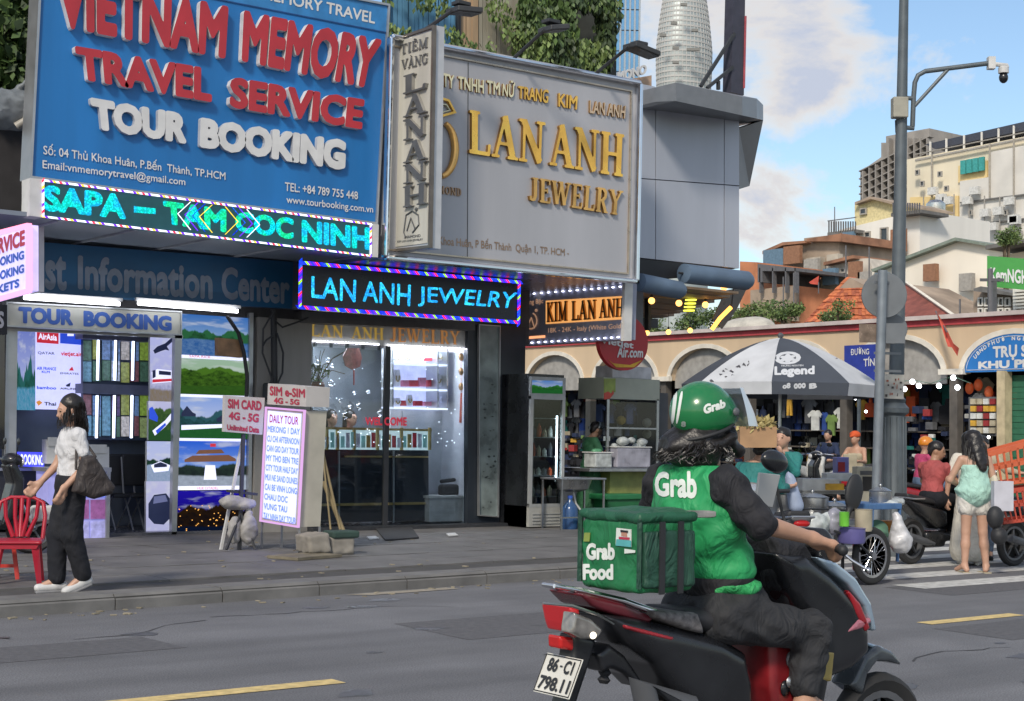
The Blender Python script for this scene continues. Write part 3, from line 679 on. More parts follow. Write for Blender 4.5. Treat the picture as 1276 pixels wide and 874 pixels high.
# stall partition and green shutter of the right-hand bay
m_ = MB(); m_.slab([(1242, 462), (1252, 462), (1252, 600), (1242, 600)], 0, MX-.1, .25); m_.obj('stall_post', mat('pale_yellow_post', (.5, .42, .27), .7), market)
sh = MB(); y0 = X(1252, 500, MX)[1]
for k in range(24): sh.box((MX+.2+.012*(k % 2), (y0+14)/2, .06+k*.12), (.03, abs(y0-14), .115))
sh.obj('shutter', mat('green_roller_shutter', (.03, .14, .085), .5, var=.1), market)
# ------------------------------------------------------------------ FAR BUILDINGS, right
glassd = mat('dark_window', (.05, .06, .07), .15, var=.2)
frm = mat('window_frame', (.35, .33, .3), .6)
railm = mat('dark_railing', (.12, .12, .13), .6)
def building(label, poly, xd, th, mt, name='house', wins=(), roof=None, wm=None, cat='building', pl='wall'):
 c = on(*poly[0], 0, xd); t = thing(name, label, cat, (c[0], c[1], 0))
 pts = [on(p[0], p[1], 0, xd) for p in poly]
 # carry the wall down to the ground
 m_ = MB(); m_.prism(pts, (th, 0, 0)); lo = min(p[2] for p in pts); ys = [p[1] for p in pts]
 m_.box2((xd+.01, min(ys), 0), (xd+th, max(ys), lo+.02)); m_.obj(pl, mt, t)
 for w in wins:
  q = wq(*w[:4]); f = MB(); f.ring(q, 0, xd-.12, .14, .09); fo = f.obj('window', frm, t)
  g = MB(); g.slab(q, 0, xd-.03, .02); g.obj('pane', wm or glassd, fo)
 return t
cr_w = mat('cream_render', (.74, .67, .52), .85, var=.1, scale=.5, streak=True)
wh_w = mat('white_render', (.76, .74, .69), .85, var=.1, scale=.5, streak=True)
ye_w = mat('yellow_render', (.76, .58, .28), .85, var=.1, scale=.4)
gr_w = mat('grey_concrete_frame', (.3, .28, .26), .9, var=.2, scale=.6)
br_w = mat('brown_render', (.33, .26, .2), .9, var=.4, scale=.6)
bk_w = mat('brick_wall', (.5, .2, .1), .9, var=.25, scale=1)
# unfinished concrete frame
t = building('unfinished grey concrete block of open floors and columns, highest of the far buildings', [(1072, 252), (1072, 214), (1098, 196), (1098, 178), (1104, 178), (1104, 170), (1158, 160), (1158, 260)], 150, 14, gr_w, 'concrete_frame_building', pl='shell')
for r in range(5):
 for c_ in range(6):
  x0, y0 = 1076+c_*13, 216+r*9.5-(1 if c_ else 0)
  q = wq(x0, y0-(x0-1072)*.5*.72, x0+8.5, y0+6.5-(x0-1072)*.5*.72)
  m_ = MB(); m_.slab(q, 0, 149.85, .1); m_.obj('shade_plate', mat('opening_shade', (.045, .04, .04), .9), t)  # dark plate on the solid shell paints the shade of an open floor
for r in range(6):
 m_ = MB(); m_.slab([(1070, 213+r*9.5), (1158, 169+r*9.5-0), (1158, 170.3+r*9.5), (1070, 214.3+r*9.5)], 0, 149.2, .9); m_.obj('floor_slab', gr_w, t)
for x in range(1074, 1158, 8):
 yt_ = 214-(x-1072)*.5 if x < 1100 else 172
 m_ = MB(); m_.slab([(x, yt_), (x+1.4, yt_), (x+1.4, 262), (x, 262)], 0, 149.1, .8); m_.obj('column', gr_w, t)
# tall cream and yellow block
t = building('tall cream and yellow apartment block with teal glass and a rooftop terrace', [(1130, 330), (1130, 199), (1284, 169), (1284, 330)], 118, 12, cr_w, 'apartment_block',
    [(1239, 218, 1251, 233), (1258, 217, 1269, 231), (1224, 252, 1233, 266), (1236, 252, 1246, 265), (1266, 250, 1271, 262), (1197, 248, 1203, 262), (1197, 222, 1203, 238)])
m_ = MB(); m_.slab([(1134, 330), (1134, 246), (1194, 244), (1194, 330)], 0, 117.8, .15); m_.slab([(1194, 228), (1194, 207), (1230, 200), (1230, 221)], 0, 117.8, .15); m_.obj('yellow_panel', ye_w, t)
m_ = MB(); m_.slab([(1196, 332), (1196, 226), (1232, 221), (1232, 190), (1284, 180), (1284, 326)], 0, 117.5, .25); m_.obj('grey_panel', mat('pale_grey_render', (.66, .64, .6), .85, var=.12, scale=.4), t)
for i in range(4):
 m_ = MB(); m_.slab(wq(1196.5+i*7.6, 200.5-i*1.4, 1203+i*7.6, 217.5-i*1.4), 0, 117.3, .2); m_.obj('teal_pane', mat('teal_glass', (.05, .32, .3), .2), t)
for y in (252, 281, 310):
 m_ = MB(); m_.slab(wq(1196, y, 1284, y+1.6), 0, 117.2, .2); m_.obj('ledge', conc2, t)
for x in (1160, 1232, 1262):
 m_ = MB(); m_.slab([(x, 196-(x-1130)*.19+2), (x+1, 196-(x-1130)*.19+2), (x+1, 246), (x, 246)], 0, 117.15, .2); m_.obj('joint_strip', mat('render_joint', (.38, .35, .3), .9), t)
m_ = MB(); m_.slab([(1153, 180), (1284, 150), (1284, 161), (1165, 186)], 0, 119, 8); m_.obj('solar_roof', mat('dark_roof_panels', (.05, .055, .075), .35), t)
for x in (1158, 1178, 1200, 1222, 1243, 1262):
 y = 190-(x-1150)*.19
 m_ = MB(); m_.slab([(x, y-12), (x+1, y-12), (x+1, y+8), (x, y+8)], 0, 118.6, .2); m_.obj('roof_post', wh_w, t)
m_ = MB(); m_.slab([(1140, 199), (1284, 170), (1284, 172), (1140, 201)], 0, 117.4, .2); m_.slab([(1140, 192), (1284, 163), (1284, 164), (1140, 193)], 0, 117.4, .2); m_.obj('railing', frm, t)
tank = MB(); c = X(1166, 293, 100); r = .75
tank.lathe([(0, 0), (r, .1), (r, 1.2), (r*.95, 1.3), (r, 1.4), (r, 2.6), (r*.6, 2.85), (0, 2.95)], (c[0], c[1], c[2]-.1), 14)
tank.obj('water_tank', mat('steel_tank', (.6, .6, .6), .25, 1.), label='shiny steel water tank on a roof in front of the yellow wall', cat='water tank', smooth=40)
for x, y in ((1140, 212), (1146, 226), (1168, 214), (1176, 232), (1206, 262), (1250, 262), (1206, 286), (1216, 286), (1246, 288), (1256, 288), (1268, 288)):
 q = wq(x, y, x+5, y+7); f = MB(); f.ring(q, 0, 117.0, .2, .09); fo = f.obj('window', frm, t); g = MB(); g.slab(q, 0, 117.1, .1); g.obj('pane', glassd, fo)
rngb = np.random.default_rng(71); acm = mat('ac_white', (.6, .6, .58), .6, var=.2)
for i in range(16):
 x, y = rngb.uniform(1135, 1270), rngb.uniform(235, 310); p_ = X(x, y, 116.8)
 m_ = MB(); m_.box(p_, (.5, .9, .7)); m_.obj('air_conditioner', acm, t)
for i in range(7):
 x = 1150+i*19; m_ = MB(); m_.slab([(x, 240+i), (x+.8, 240+i), (x+.8, 330), (x, 330)], 0, 116.9, .1); m_.obj('drain_pipe', frm, t)
for i, (x, y, xd, w_, h_) in enumerate(((965, 322, 77, 3, 2), (988, 318, 77, 2.4, 2), (1012, 340, 77, 2, 3), (1035, 345, 69, 1.6, 1.6), (1066, 338, 69, 1.4, 1.8), (1078, 352, 69, 1.4, 2), (1058, 300, 84, 1.6, 2), (1120, 300, 84, 2, 2.6), (1100, 318, 84, 1.4, 2), (1100, 352, 61.5, 1.2, 1.6), (1160, 340, 61.5, 1.2, 1.4), (1205, 352, 61.5, 1.2, 1.4))):
 p_ = X(x, y, xd); m_ = MB(); m_.box(p_, (.3, w_*.6, h_*.6)); m_.obj(['shutter', 'wall_hatch'][i % 2], [mat('blue_shutter', (.12, .2, .28), .6), mat('rust_hatch', (.28, .14, .08), .7), frm][i % 3], label=['closed shutter', 'small wall hatch'][i % 2]+f' on the {["old brown house", "old brown house", "old brown house", "pale rough house", "pale rough house", "pale rough house", "white stepped house", "white stepped house", "white stepped house", "pale warehouse", "pale warehouse", "pale warehouse"][i]}, {["leftmost", "middle", "lowest"][i % 3]} of three', cat='shutter')
# white stepped house
t = building('white stepped house with a pale yellow top floor and roof balcony', [(1045, 330), (1045, 287), (1146, 262), (1146, 340)], 85, 8, wh_w, 'white_house', [(1076, 289, 1084, 297), (1096, 284, 1106, 305)])
m_ = MB(); m_.slab([(1065, 283), (1065, 252), (1085, 246), (1110, 253), (1110, 273)], 0, 85.5, 6); u = m_.obj('top_floor', mat('pale_yellow_render', (.62, .54, .3), .85), t)
f = MB(); f.ring(wq(1071, 260, 1079, 268), 0, 85.3, .15, .08); fo = f.obj('window', frm, t); g = MB(); g.slab(wq(1071, 260, 1079, 268), 0, 85.35, .1); g.obj('pane', glassd, fo)
m_ = MB(); m_.slab([(1065, 252), (1085, 245), (1112, 252), (1112, 255), (1085, 248), (1065, 255)], 0, 85, 7); m_.obj('roof', br_w, t)
m_ = MB(); m_.slab(wq(1031, 290, 1066, 294), 0, 84, 3); m_.obj('balcony_slab', conc2, t); m_ = MB(); m_.slab(wq(1110, 266, 1148, 270), 0, 84, 3); m_.obj('balcony_slab', conc2, t)
m_ = MB()
for x in range(1032, 1066, 3): m_.slab(wq(x, 276, x+.7, 290), 0, 84, .1)
m_.slab(wq(1031, 275, 1066, 276), 0, 84, .1); m_.obj('railing', railm, t); m_ = MB()
for x in range(1112, 1148, 3): m_.slab(wq(x, 253, x+.7, 267), 0, 84, .1)
m_.obj('railing', railm, t)
# pale gable warehouse
t = building('long pale warehouse with a plain sloping gable wall', [(1087, 400), (1087, 336), (1190, 298), (1232, 306), (1232, 400)], 62, 10, mat('pale_gable_render', (.8, .74, .64), .85, var=.1, scale=.5, streak=True), 'warehouse')
m_ = MB(); m_.slab([(1085, 336), (1190, 296), (1234, 304.5), (1234, 307.5), (1190, 300), (1087, 339)], 0, 61.6, 10.6); m_.obj('roof', mat('green_grey_roof', (.2, .24, .2), .7), t)
# old brown houses
t = building('row of old weathered brown houses with patched tin roofs', [(952, 372), (952, 312), (975, 303), (1002, 300), (1002, 297), (1046, 292), (1046, 372)], 78, 8, br_w, 'old_house', [(1001, 327, 1009, 337), (1022, 330, 1030, 338)])
m_ = MB(); m_.slab([(950, 313), (975, 302), (1003, 300), (1003, 303), (975, 306), (950, 317)], 0, 77.4, 6); m_.slab([(1005, 298), (1048, 291), (1048, 301), (1005, 301)], 0, 77.4, 6); m_.obj('roof', mat('rust_tin', (.3, .15, .09), .8, var=.4, scale=1), t)
m_ = MB(); m_.slab([(1004, 322), (1022, 320), (1022, 372), (1004, 372)], 0, 77.2, .5); m_.slab([(1030, 318), (1044, 316), (1044, 336), (1030, 338)], 0, 77.2, .5); m_.obj('patched_wall', mat('patched_plaster', (.45, .4, .33), .9, var=.35, scale=.8), t)
t = building('ruined pale house with a red flag and rough concrete walls', [(1020, 400), (1020, 352), (1036, 325), (1082, 322), (1090, 340), (1090, 400)], 70, 6, mat('rough_pale_wall', (.5, .46, .4), .9, var=.35, scale=1), 'rough_house', [(1046, 334, 1053, 341), (1030, 362, 1038, 370)])
m_ = MB(); m_.slab([(1026, 327), (1063, 318), (1063, 322), (1026, 331)], 0, 69.4, 5); m_.obj('roof', mat('rust_tin', (.3,.15,.09)), t)
t = building('small orange brick house with a flat black roof beside the corner building', [(922, 400), (922, 326), (944, 327), (944, 352), (990, 356), (990, 400)], 66, 6, bk_w, 'brick_house')
m_ = MB(); m_.slab([(944, 352), (944, 329), (992, 334), (992, 338), (950, 338), (950, 352)], 0, 65, 5); m_.obj('roof', railm, t)
for x in (946, 962, 978, 990): m_ = MB(); m_.slab([(x, 334), (x+1.3, 334), (x+1.3, 365), (x, 365)], 0, 65, .3); m_.obj('post', railm, t)
m_ = MB(); m_.slab([(935, 362), (990, 356), (990, 400), (935, 400)], 0, 65.5, .4); m_.obj('parapet_wall', br_w, t)
# orange tiled roofs: rows of tiles
tilem = [mat('orange_tile', (.50, .15, .06), .8, var=.35, scale=2), mat('rust_tile', (.36, .10, .05), .85, var=.35, scale=2)]
t = thing('tiled_roof_house', 'house with a bright orange clay tile roof behind the market', 'house', (50, 42, 0))
m_ = MB(); m_.slab([(1010, 396), (1059, 346), (1152, 396), (1152, 415), (1010, 415)], 0, 52, 7); c0 = X(1060, 400, 52); m_.obj('wall', br_w, t)
A, B_, C_, D_ = X(1062, 345, 51.8)+V(2.2, 0, 0), X(1062, 345, 51.8)+V(2.2, 0, 0), None, None
rows, cols = 14, 26
apexL, apexR = X(1056, 346, 52.6), X(1066, 346, 52.6); eL, eR = X(1004, 402, 50.6), X(1128, 402, 50.6)
for r in range(rows):
 f0, f1 = r/rows, (r+1)/rows+.02; a0, a1 = apexL+(eL-apexL)*f0, apexL+(eL-apexL)*f1; b0, b1 = apexR+(eR-apexR)*f0, apexR+(eR-apexR)*f1
 n_ = max(1, int(round(cols*f1)))
 for c_ in range(n_):
  s0, s1 = c_/n_, (c_+.93)/n_; j = V(-.02, 0, random.uniform(0, .05))
  q = [a0+(b0-a0)*s0, a1+(b1-a1)*s0+j, a1+(b1-a1)*s1+j, a0+(b0-a0)*s1]
  m_ = MB(); m_.prism([x+V(-.04, 0, .02+.03*(r % 2)) for x in q], (.05, 0, -.03)); m_.obj('roof_tile', tilem[random.random() < .3], t)
t = thing('dark_tiled_roof_house', 'house with a dark red sloping roof half hidden by the round street sign', 'house', (48, 36, 0))
m_ = MB(); m_.prism([X(1098, 352, 50), X(1118, 347, 50), X(1196, 400, 47), X(1110, 402, 47)], (.1, 0, -.12)); m_.obj('roof', mat('dark_red_tiles', (.22, .07, .055), .8, var=.3, scale=3), t)
m_ = MB(); m_.prism([X(1118, 345, 49.8), X(1122, 345, 49.8), X(1202, 400, 46.8), X(1196, 400, 46.8)], (.1, 0, -.1)); m_.obj('ridge', cream, t)
# green shop sign and houses at the right edge
t = building('pale balcony house behind the green shop sign', [(1232, 345), (1232, 322), (1284, 312), (1284, 345)], 58, 8, cr_w, 'balcony_house', [(1236, 327, 1243, 342), (1248, 326, 1262, 340)])
m_ = MB(); m_.slab([(1228, 306), (1284, 296), (1284, 301), (1228, 311)], 0, 57, 4); m_.obj('balcony_slab', conc2, t)
t = building('small shed with a white window grid under the green sign', [(1213, 402), (1213, 362), (1262, 366), (1262, 402)], 50, 4, br_w, 'window_shed')
m_ = MB(); m_.slab([(1213, 360), (1222, 357), (1264, 366), (1264, 369), (1213, 363)], 0, 49.4, 4); m_.obj('roof', conc2, t)
for i in range(5):
 for r in range(2):
  q = wq(1218+i*8.4, 371+r*13, 1224.5+i*8.4, 382+r*13); f = MB(); f.ring(q, 0, 49.8, .1, .05); fo = f.obj('window', wh_w, t); g = MB(); g.slab(q, 0, 49.9, .05); g.obj('pane', glassd, fo)
t = building('wall of corrugated white metal sheets at the right edge', [(1262, 400), (1262, 360), (1290, 358), (1290, 400)], 49, 1, wh_w, 'corrugated_wall', pl='backing')
for r in range(9):
 m_ = MB(); m_.slab([(1262, 362+r*4.2), (1290, 360+r*4.2), (1290, 362.4+r*4.2), (1262, 364.4+r*4.2)], 0, 48.8, .2); m_.obj('metal_sheet', wh_w, t)
t = thing('green_shop_sign', 'green billboard with white lettering on the far right', 'sign', tuple(X(1250, 340, 47)))
m_ = MB(); m_.slab([(1230, 319), (1284, 323), (1284, 362), (1230, 357)], 0, 47, .3); m_.obj('panel', mat('sign_green', (.08, .36, .08), .5, var=.05), t)
letters(bold2d('KemNGHIA', .03, .05), [(1234, 333), (1292, 338), (1292, 356), (1234, 350)], 0, 46.97, 0, mat('sign_white', (.75, .75, .75), .6, var=.04), t, 'lettering', each=False)
m_ = MB(); m_.slab([(1231, 349), (1236, 349), (1236, 420), (1231, 420)], 0, 46.5, .3); m_.obj('post', railm, t)
# utility pole in front
m_ = MB(); m_.tube([X(1234, 335, 44), X(1234, 402, 44)], .09, 8); m_.bar(X(1222, 349, 44), X(1250, 349, 44), .1); m_.obj('utility_pole', railm, label='thin dark utility pole with a short crossarm before the green sign', cat='pole')
# flags
redc = mat('red_flag_cloth', (.55, .09, .06), .8, var=.2)
t = thing('red_flag', 'red flag hanging limp from a pole over the ochre market wall', 'flag', tuple(X(1168, 390, 26.8)))
m_ = MB(); m_.tube([X(1166, 388, 26.95), X(1180, 414, 26.4)], .015, 6); m_.obj('flag_pole', railm, t)
P = [(1167, 389), (1178, 407), (1188, 428), (1195, 434), (1193, 444), (1186, 433), (1181, 432), (1176, 412)]
b = MB(); b.prism([X(x, y, 26.5+.08*math.sin(i*2)) for i, (x, y) in enumerate(P)], (.03, .02, 0)); b.obj('cloth', redc, t)
t = thing('red_flag', 'small red flag among the old houses', 'flag', tuple(X(1018, 356, 60)))
m_ = MB(); m_.tube([X(1020, 352, 60), X(1020, 366, 60)], .03, 6); m_.obj('flag_pole', railm, t); m_ = MB(); m_.prism([X(1008, 352, 60), X(1020, 344, 60), X(1019, 355, 60), X(1010, 354, 60)], (.04, 0, 0)); m_.obj('cloth', redc, t)
# tarp on the market roof
blob('tarpaulin', [ell(X(928, 412, 30), (.6, .7, .34)), ell(X(944, 410, 30), (.5, .5, .32))], mat('pale_tarpaulin', (.45, .43, .38), .7), None, h=.05, k=.15, label='pale rounded tarpaulin bundle on the market roof', cat='tarpaulin')
# antennas and roof clutter (thin poles)
for i, (x, y0, y1, xd) in enumerate([(1054, 306, 347, 58), (1083, 308, 360, 60), (976, 345, 388, 64), (1196, 373, 398, 48), (989, 340, 390, 62), (1040, 258, 300, 90)]):
 m_ = MB(); m_.tube([X(x, y0, xd), X(x, y1, xd)], .04, 5); m_.obj('antenna_pole', railm, label='thin antenna pole on the '+['orange tiled roof', 'pale rough house', 'roof left of the tiles', 'roof beside the red flag', 'balcony of the brick house', 'white house balcony'][i], cat='pole', group='antenna poles over the old houses')
G_ = 'trees behind the market roof'
for i, (x, y, r, lab) in enumerate([(945, 388, .85, 'leafy green tree showing between the awning and the brick house'), (978, 394, .55, 'small green tree left of the orange roof'), (1038, 393, .75, 'bushy green tree in front of the orange tile roof'), (905, 396, .8, 'green tree glimpsed under the blue awning roll'), (850, 403, .9, 'dense green tree seen under the corner canopy by the bulbs'), (815, 408, .7, 'green tree seen beside the dark corner post'), (1254, 300, .7, 'potted tree on the balcony house')]):
 c = X(x, y, 40+2*(i % 3)) if i != 6 else X(x, 300, 56); tree(lab, c, (r, r*1.1, r*.62 if i != 6 else .5), 1700, .11, 30+i, [leafs[1], leafs[2], leafs[2]], group=G_)
# ------------------------------------------------------------------ TOWERS far away
def tower():
 dep = 620; c0 = D(848, 437, dep); t = thing('curved_tower', 'tapering curved skyscraper banded with pale glass floors', 'skyscraper', (c0[0], c0[1], 0))
 gm = mat('tower_glass', (.36, .40, .40), .45, .3, var=.12, scale=.12); lm = mat('tower_ledge', (.45, .45, .44), .7, var=.1)
 def zz(py): return D(848, py, dep)[2]
 def wdt(py): return (38.5-1.5*((py-60)/50)**2-max(0, (60-py))*.09)*dep/FPX
 b = MB(); prof = [(wdt(110), 0.)]+[(wdt(y), zz(y)) for y in range(130, -61, -10)]
 b.lathe(prof, (c0[0], c0[1], 0), 40, sx=1, sy=.8); b.obj('glass_body', gm, t, smooth=50)
 y = 118
 while y > -20:
  r = wdt(y)*1.018; b = MB(); z = zz(y); b.lathe([(r*.9, z), (r, z), (r, z+.75), (r*.9, z+.75)], (c0[0], c0[1], 0), 40, sx=1, sy=.8); b.obj('floor_band', lm, t); y -= 6.4
 b = MB()
 for i in range(44):
  a = 2*math.pi*i/44
  b.tube([(c0[0]+wdt(yy)*1.004*math.cos(a), c0[1]+.8*wdt(yy)*1.004*math.sin(a), zz(yy)) for yy in range(120, -31, -15)], .17, 4)
 b.obj('mullion', lm, t, kind='stuff')
 for i, (x, y) in enumerate([(840, 29), (842, 60), (860, 62), (868, 62), (842, 78), (866, 38), (826, 44), (852, 6)]):
  p = D(x, y, dep-wdt(60)*.86-1.5); m_ = MB(); m_.box(p, (2.6, 1.2, 1.1), rz=HEAD-math.pi/2); m_.obj('open_vent', mat('tower_vent', (.2, .2, .19), .8), t)
tower()
t = thing('glass_tower', 'narrow blue glass office tower edge beside the hanging vines', 'skyscraper', (D(775, 437, 230)[0], D(775, 437, 230)[1], 0))
sky_gl = mat('blue_tower_glass', (.16, .34, .52), .12, .5, var=.1, scale=.3)
a = D(761, 437, 230); c = D(791, 437, 230); h0 = D(775, 110, 230)[2]-20; dirx = (c-a)/np.linalg.norm(c-a); dirx[2] = 0
b = MB(); b.box(((a+c)/2*V(1, 1, 0))+V(cf[0], cf[1], 0)*5+V(0, 0, 40), (np.linalg.norm(c-a), 10, 80), rz=HEAD-math.pi/2); b.obj('core', mat('tower_core', (.2, .25, .3), .5), t)
n_ = 5
for i in range(n_):
 for j in range(16):
  z0 = 28+j*3.2; p = a+(c-a)*(i+.5)/n_; p = V(p[0], p[1], z0+1.6)-V(cf[0], cf[1], 0)*.1
  m_ = MB(); m_.box(p, (np.linalg.norm(c-a)/n_*.86, .2, 3.0), rz=HEAD-math.pi/2); m_.obj('pane', sky_gl, t)
for i in range(n_+1):
 p = a+(c-a)*i/n_; m_ = MB(); m_.box((p[0]-cf[0]*.2, p[1]-cf[1]*.2, 52), (.28, .4, 56), rz=HEAD-math.pi/2); m_.obj('mullion', mat('tower_mullion', (.3, .35, .4), .4), t)
# ================================================================== SHOP ROW
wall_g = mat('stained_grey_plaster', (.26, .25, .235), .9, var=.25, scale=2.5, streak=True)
alu = mat('aluminium_frame', (.42, .43, .44), .35, .7, var=.1)
darkm = mat('dark_metal', (.03, .032, .036), .5, var=.2)
blk = mat('matt_black', (.018, .019, .022), .6, var=.2)
wmet = mat('white_painted_metal', (.55, .55, .54), .5, var=.12, scale=5)
GL = glass('shop_glass', 'dfe6ea', .04)
tube_m = glow('fluorescent_tube', 'f4f6ff', 7)
YF = 18.2
def PX(x, y, yy=YF): return Y(x, y, yy)
row = thing('shop_building', 'dark two-shop building holding the travel agency and the jewellery shop', 'building', (9, 20, 0))
def xat(px, yy, py=520): return Y(px, py, yy)[0]
xL, xM1, xM2, xR = xat(-60, 18.4), xat(311, 18.4), xat(378, 18.4), xat(655, 18.4)
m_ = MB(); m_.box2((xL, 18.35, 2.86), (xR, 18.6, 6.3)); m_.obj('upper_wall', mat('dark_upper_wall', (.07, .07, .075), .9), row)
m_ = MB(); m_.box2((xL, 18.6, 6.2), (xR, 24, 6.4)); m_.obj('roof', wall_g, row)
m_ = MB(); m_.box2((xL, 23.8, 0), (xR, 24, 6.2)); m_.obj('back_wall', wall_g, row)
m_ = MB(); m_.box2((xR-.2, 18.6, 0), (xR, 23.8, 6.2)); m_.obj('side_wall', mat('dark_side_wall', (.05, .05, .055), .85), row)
m_ = MB(); m_.box2((xL, 18.6, 0), (xL+.2, 23.8, 6.2)); m_.obj('side_wall', wall_g, row)
m_ = MB(); m_.box2((xM1, 18.22, .105), (xM2, 18.9, 3.0)); m_.obj('column', wall_g, row)
m_ = MB(); m_.box2((xM1+.1, 18.9, .105), (xM2-.3, 23.8, 3.0)); m_.obj('party_wall', wall_g, row)
m_ = MB(); m_.box2((xL, 18.25, .1), (xR, 23.8, .16)); m_.obj('shop_floor', mat('dark_floor_tile', (.09, .09, .1), .25, var=.2), row)
m_ = MB(); m_.box2((xM2, 18.05, .1), (xR-.1, 18.25, .17)); m_.obj('door_step', mat('dark_granite_step', (.035, .037, .042), .4, var=.3, scale=30), row)
m_ = MB(); m_.box2((xL, 18.6, 2.95), (xR, 23.8, 3.05)); m_.obj('ceiling', wall_g, row)
# soffit under the projecting signs
zS = Y(53, 272, 16.3)[2]
m_ = MB(); m_.box2((xat(-60, 16.4), 16.3, zS), (Y(470, 330, 16.3)[0], 18.35, zS+.05)); m_.obj('soffit', mat('blue_grey_soffit', (.17, .2, .24), .45, var=.15, scale=1.5), row)
for i in range(5):
 x = xat(60+i*100, 16.4); m_ = MB(); m_.box2((x, 16.35, zS-.025), (x+.02, 18.3, zS-.002)); m_.obj('soffit_joint', mat('soffit_joint', (.3, .32, .34), .6), row)
zJ = Y(490, 322, 16.2)[2]
m_ = MB(); m_.box2((Y(473, 330, 16.3)[0], 16.25, zJ), (Y(790, 348, 16.2)[0], 18.35, zJ+.05)); m_.obj('soffit', mat('glossy_blue_soffit', (.10, .14, .22), .3, var=.1), row)
# pilaster with marble panel, dark end wall
m_ = MB(); m_.slab([(583, 402), (655, 408), (652, 652), (583, 652)], 1, 18.26, .1); m_.obj('dark_pilaster', mat('navy_pilaster', (.02, .026, .036), .35, var=.1), row)
mar = mat('painted_marble', (.2, .24, .235), .3, var=.45, scale=3.2)
m_ = MB(); m_.slab([(598, 405), (623, 407), (621, 644), (598, 642)], 1, 18.235, .03); pn = m_.obj('marble_panel', mar, row)
rng = np.random.default_rng(3); m_ = MB()
for i in range(26):
 x, y = rng.uniform(601, 616), rng.uniform(470, 636); w, h_ = rng.uniform(1, 5), rng.uniform(.8, 3.5)
 m_.slab([(x, y+h_*.5), (x+w*.5, y), (x+w, y+h_*.6), (x+w*.5, y+h_)], 1, 18.23, .003)
m_.obj('ink_marks', mat('ink_marks', (.04, .05, .05), .5), row, kind='stuff')
m_ = MB(); m_.ring([(597, 404), (624, 406), (622, 645), (597, 643)], 1, 18.2, .05, .015); m_.obj('panel_frame', alu, row)
# ------------------------------------------------------------------ travel agency front
fas = thing('information_fascia', 'deep blue fascia reading Information Center above the travel shop', 'sign', tuple(PX(210, 385, 17.9)))
m_ = MB(); m_.slab([(52, 302), (370, 327), (370, 385), (52, 368)], 1, 17.95, .12); m_.obj('panel', mat('fascia_blue', (.008, .075, .17), .4, var=.12, scale=2), fas)
letters(bold2d('st', .035, .04), [(56, 318), (83, 320), (83, 363), (56, 361)], 1, 17.945, 0, mat('faded_grey_letters', (.17, .205, .26), .5), fas, each=False)
letters(bold2d('Information', .035, .04), [(97, 318), (265, 331), (265, 374), (97, 361)], 1, 17.945, 0, MATS['faded_grey_letters'], fas, each=False)
letters(bold2d('Center', .035, .04), [(276, 332), (361, 341), (361, 380), (276, 373)], 1, 17.945, 0, MATS['faded_grey_letters'], fas, each=False)
m_ = MB(); m_.slab([(33, 268), (55, 270), (55, 364), (33, 362)], 1, 16.9, .35); m_.obj('canopy_post', wmet, label='short white canopy post between the slanted light sign and the blue fascia', cat='post')
for x0, y0, x1, y1, l in ((30, 370, 149, 378, 'left'), (172, 377, 296, 387, 'right')):
 t = thing('fluorescent_lamp', f'glowing fluorescent tube above the tour booking board, {l} of the pair', 'lamp', tuple(PX(x0, y0, 17.8)), 'fluorescent lamps over the shop board')
 m_ = MB(); m_.tube([PX(x0, y0+1, 17.8), PX(x1, y1+1, 17.8)], .024, 8); m_.obj('tube', tube_m, t)
 m_ = MB(); m_.bar(PX(x0-3, y0-4, 17.86), PX(x1+3, y1-4, 17.86), .05, .04); m_.obj('fitting', wmet, t)
t = thing('tour_booking_board', 'pale board with bold blue letters TOUR BOOKING over the open shopfront', 'sign', tuple(PX(115, 415, 17.95)))
m_ = MB(); m_.slab([(8, 377), (226, 388), (226, 417), (8, 406)], 1, 17.97, .1); m_.obj('panel', mat('grey_white_board', (.42, .42, .37), .6, var=.08), t)
m_ = MB(); m_.ring([(8, 376), (227, 388), (227, 418), (8, 407)], 1, 17.95, .13, .018); m_.obj('frame', alu, t)
bl = mat('letter_blue', (.03, .09, .33), .5, var=.05)
letters(bold2d('TOUR', .06), [(23, 382), (91, 386), (91, 406), (23, 403)], 1, 17.965, 0, bl, t, each=False)
letters(bold2d('BOOKING', .06), [(104, 387), (214, 394), (214, 413), (104, 407)], 1, 17.965, 0, bl, t, each=False)
t = thing('black_letter_sign', 'black sign edge with a white letter S at the far left', 'sign', tuple(PX(0, 410, 17.5)))
m_ = MB(); m_.slab([(-60, 378), (9, 380), (9, 417), (-60, 415)], 1, 17.5, .12); m_.obj('panel', blk, t)
letters(bold2d('ERS', .04), [(-22, 388), (5, 388), (5, 409), (-22, 409)], 1, 17.495, 0, wmet, t, each=False)
# side light sign, facing along the street
t = thing('side_light_sign', 'glowing slanted sign listing services in red and blue at the left edge', 'sign', tuple(X(20, 365, 5.3)))
XS = 5.35
m_ = MB(); m_.slab([(-60, 303), (33, 280), (33, 362), (-60, 388)], 0, XS, .12); m_.obj('lightbox', mat('pale_lit_face', (.5, .45, .6), .5, emit='a9a6e8', es=.7), t)
for s_, q, mm in (('SERVICE', [(-14, 301), (31, 286), (31, 306), (-14, 322)], mat('sign_red', (.45, .03, .07), .5)), ('BOOKING', [(-12, 324), (30, 312), (30, 323), (-12, 336)], mat('sign_blue', (.03, .1, .5), .5)), ('BOOKING', [(-12, 341), (30, 329), (30, 340), (-12, 353)], MATS['sign_blue']), ('TICKETS', [(-22, 362), (24, 347), (24, 358), (-22, 373)], MATS['sign_blue'])):
 letters(bold2d(s_, .05, .05), q, 0, XS-.006, 0, mm, t, each=False)
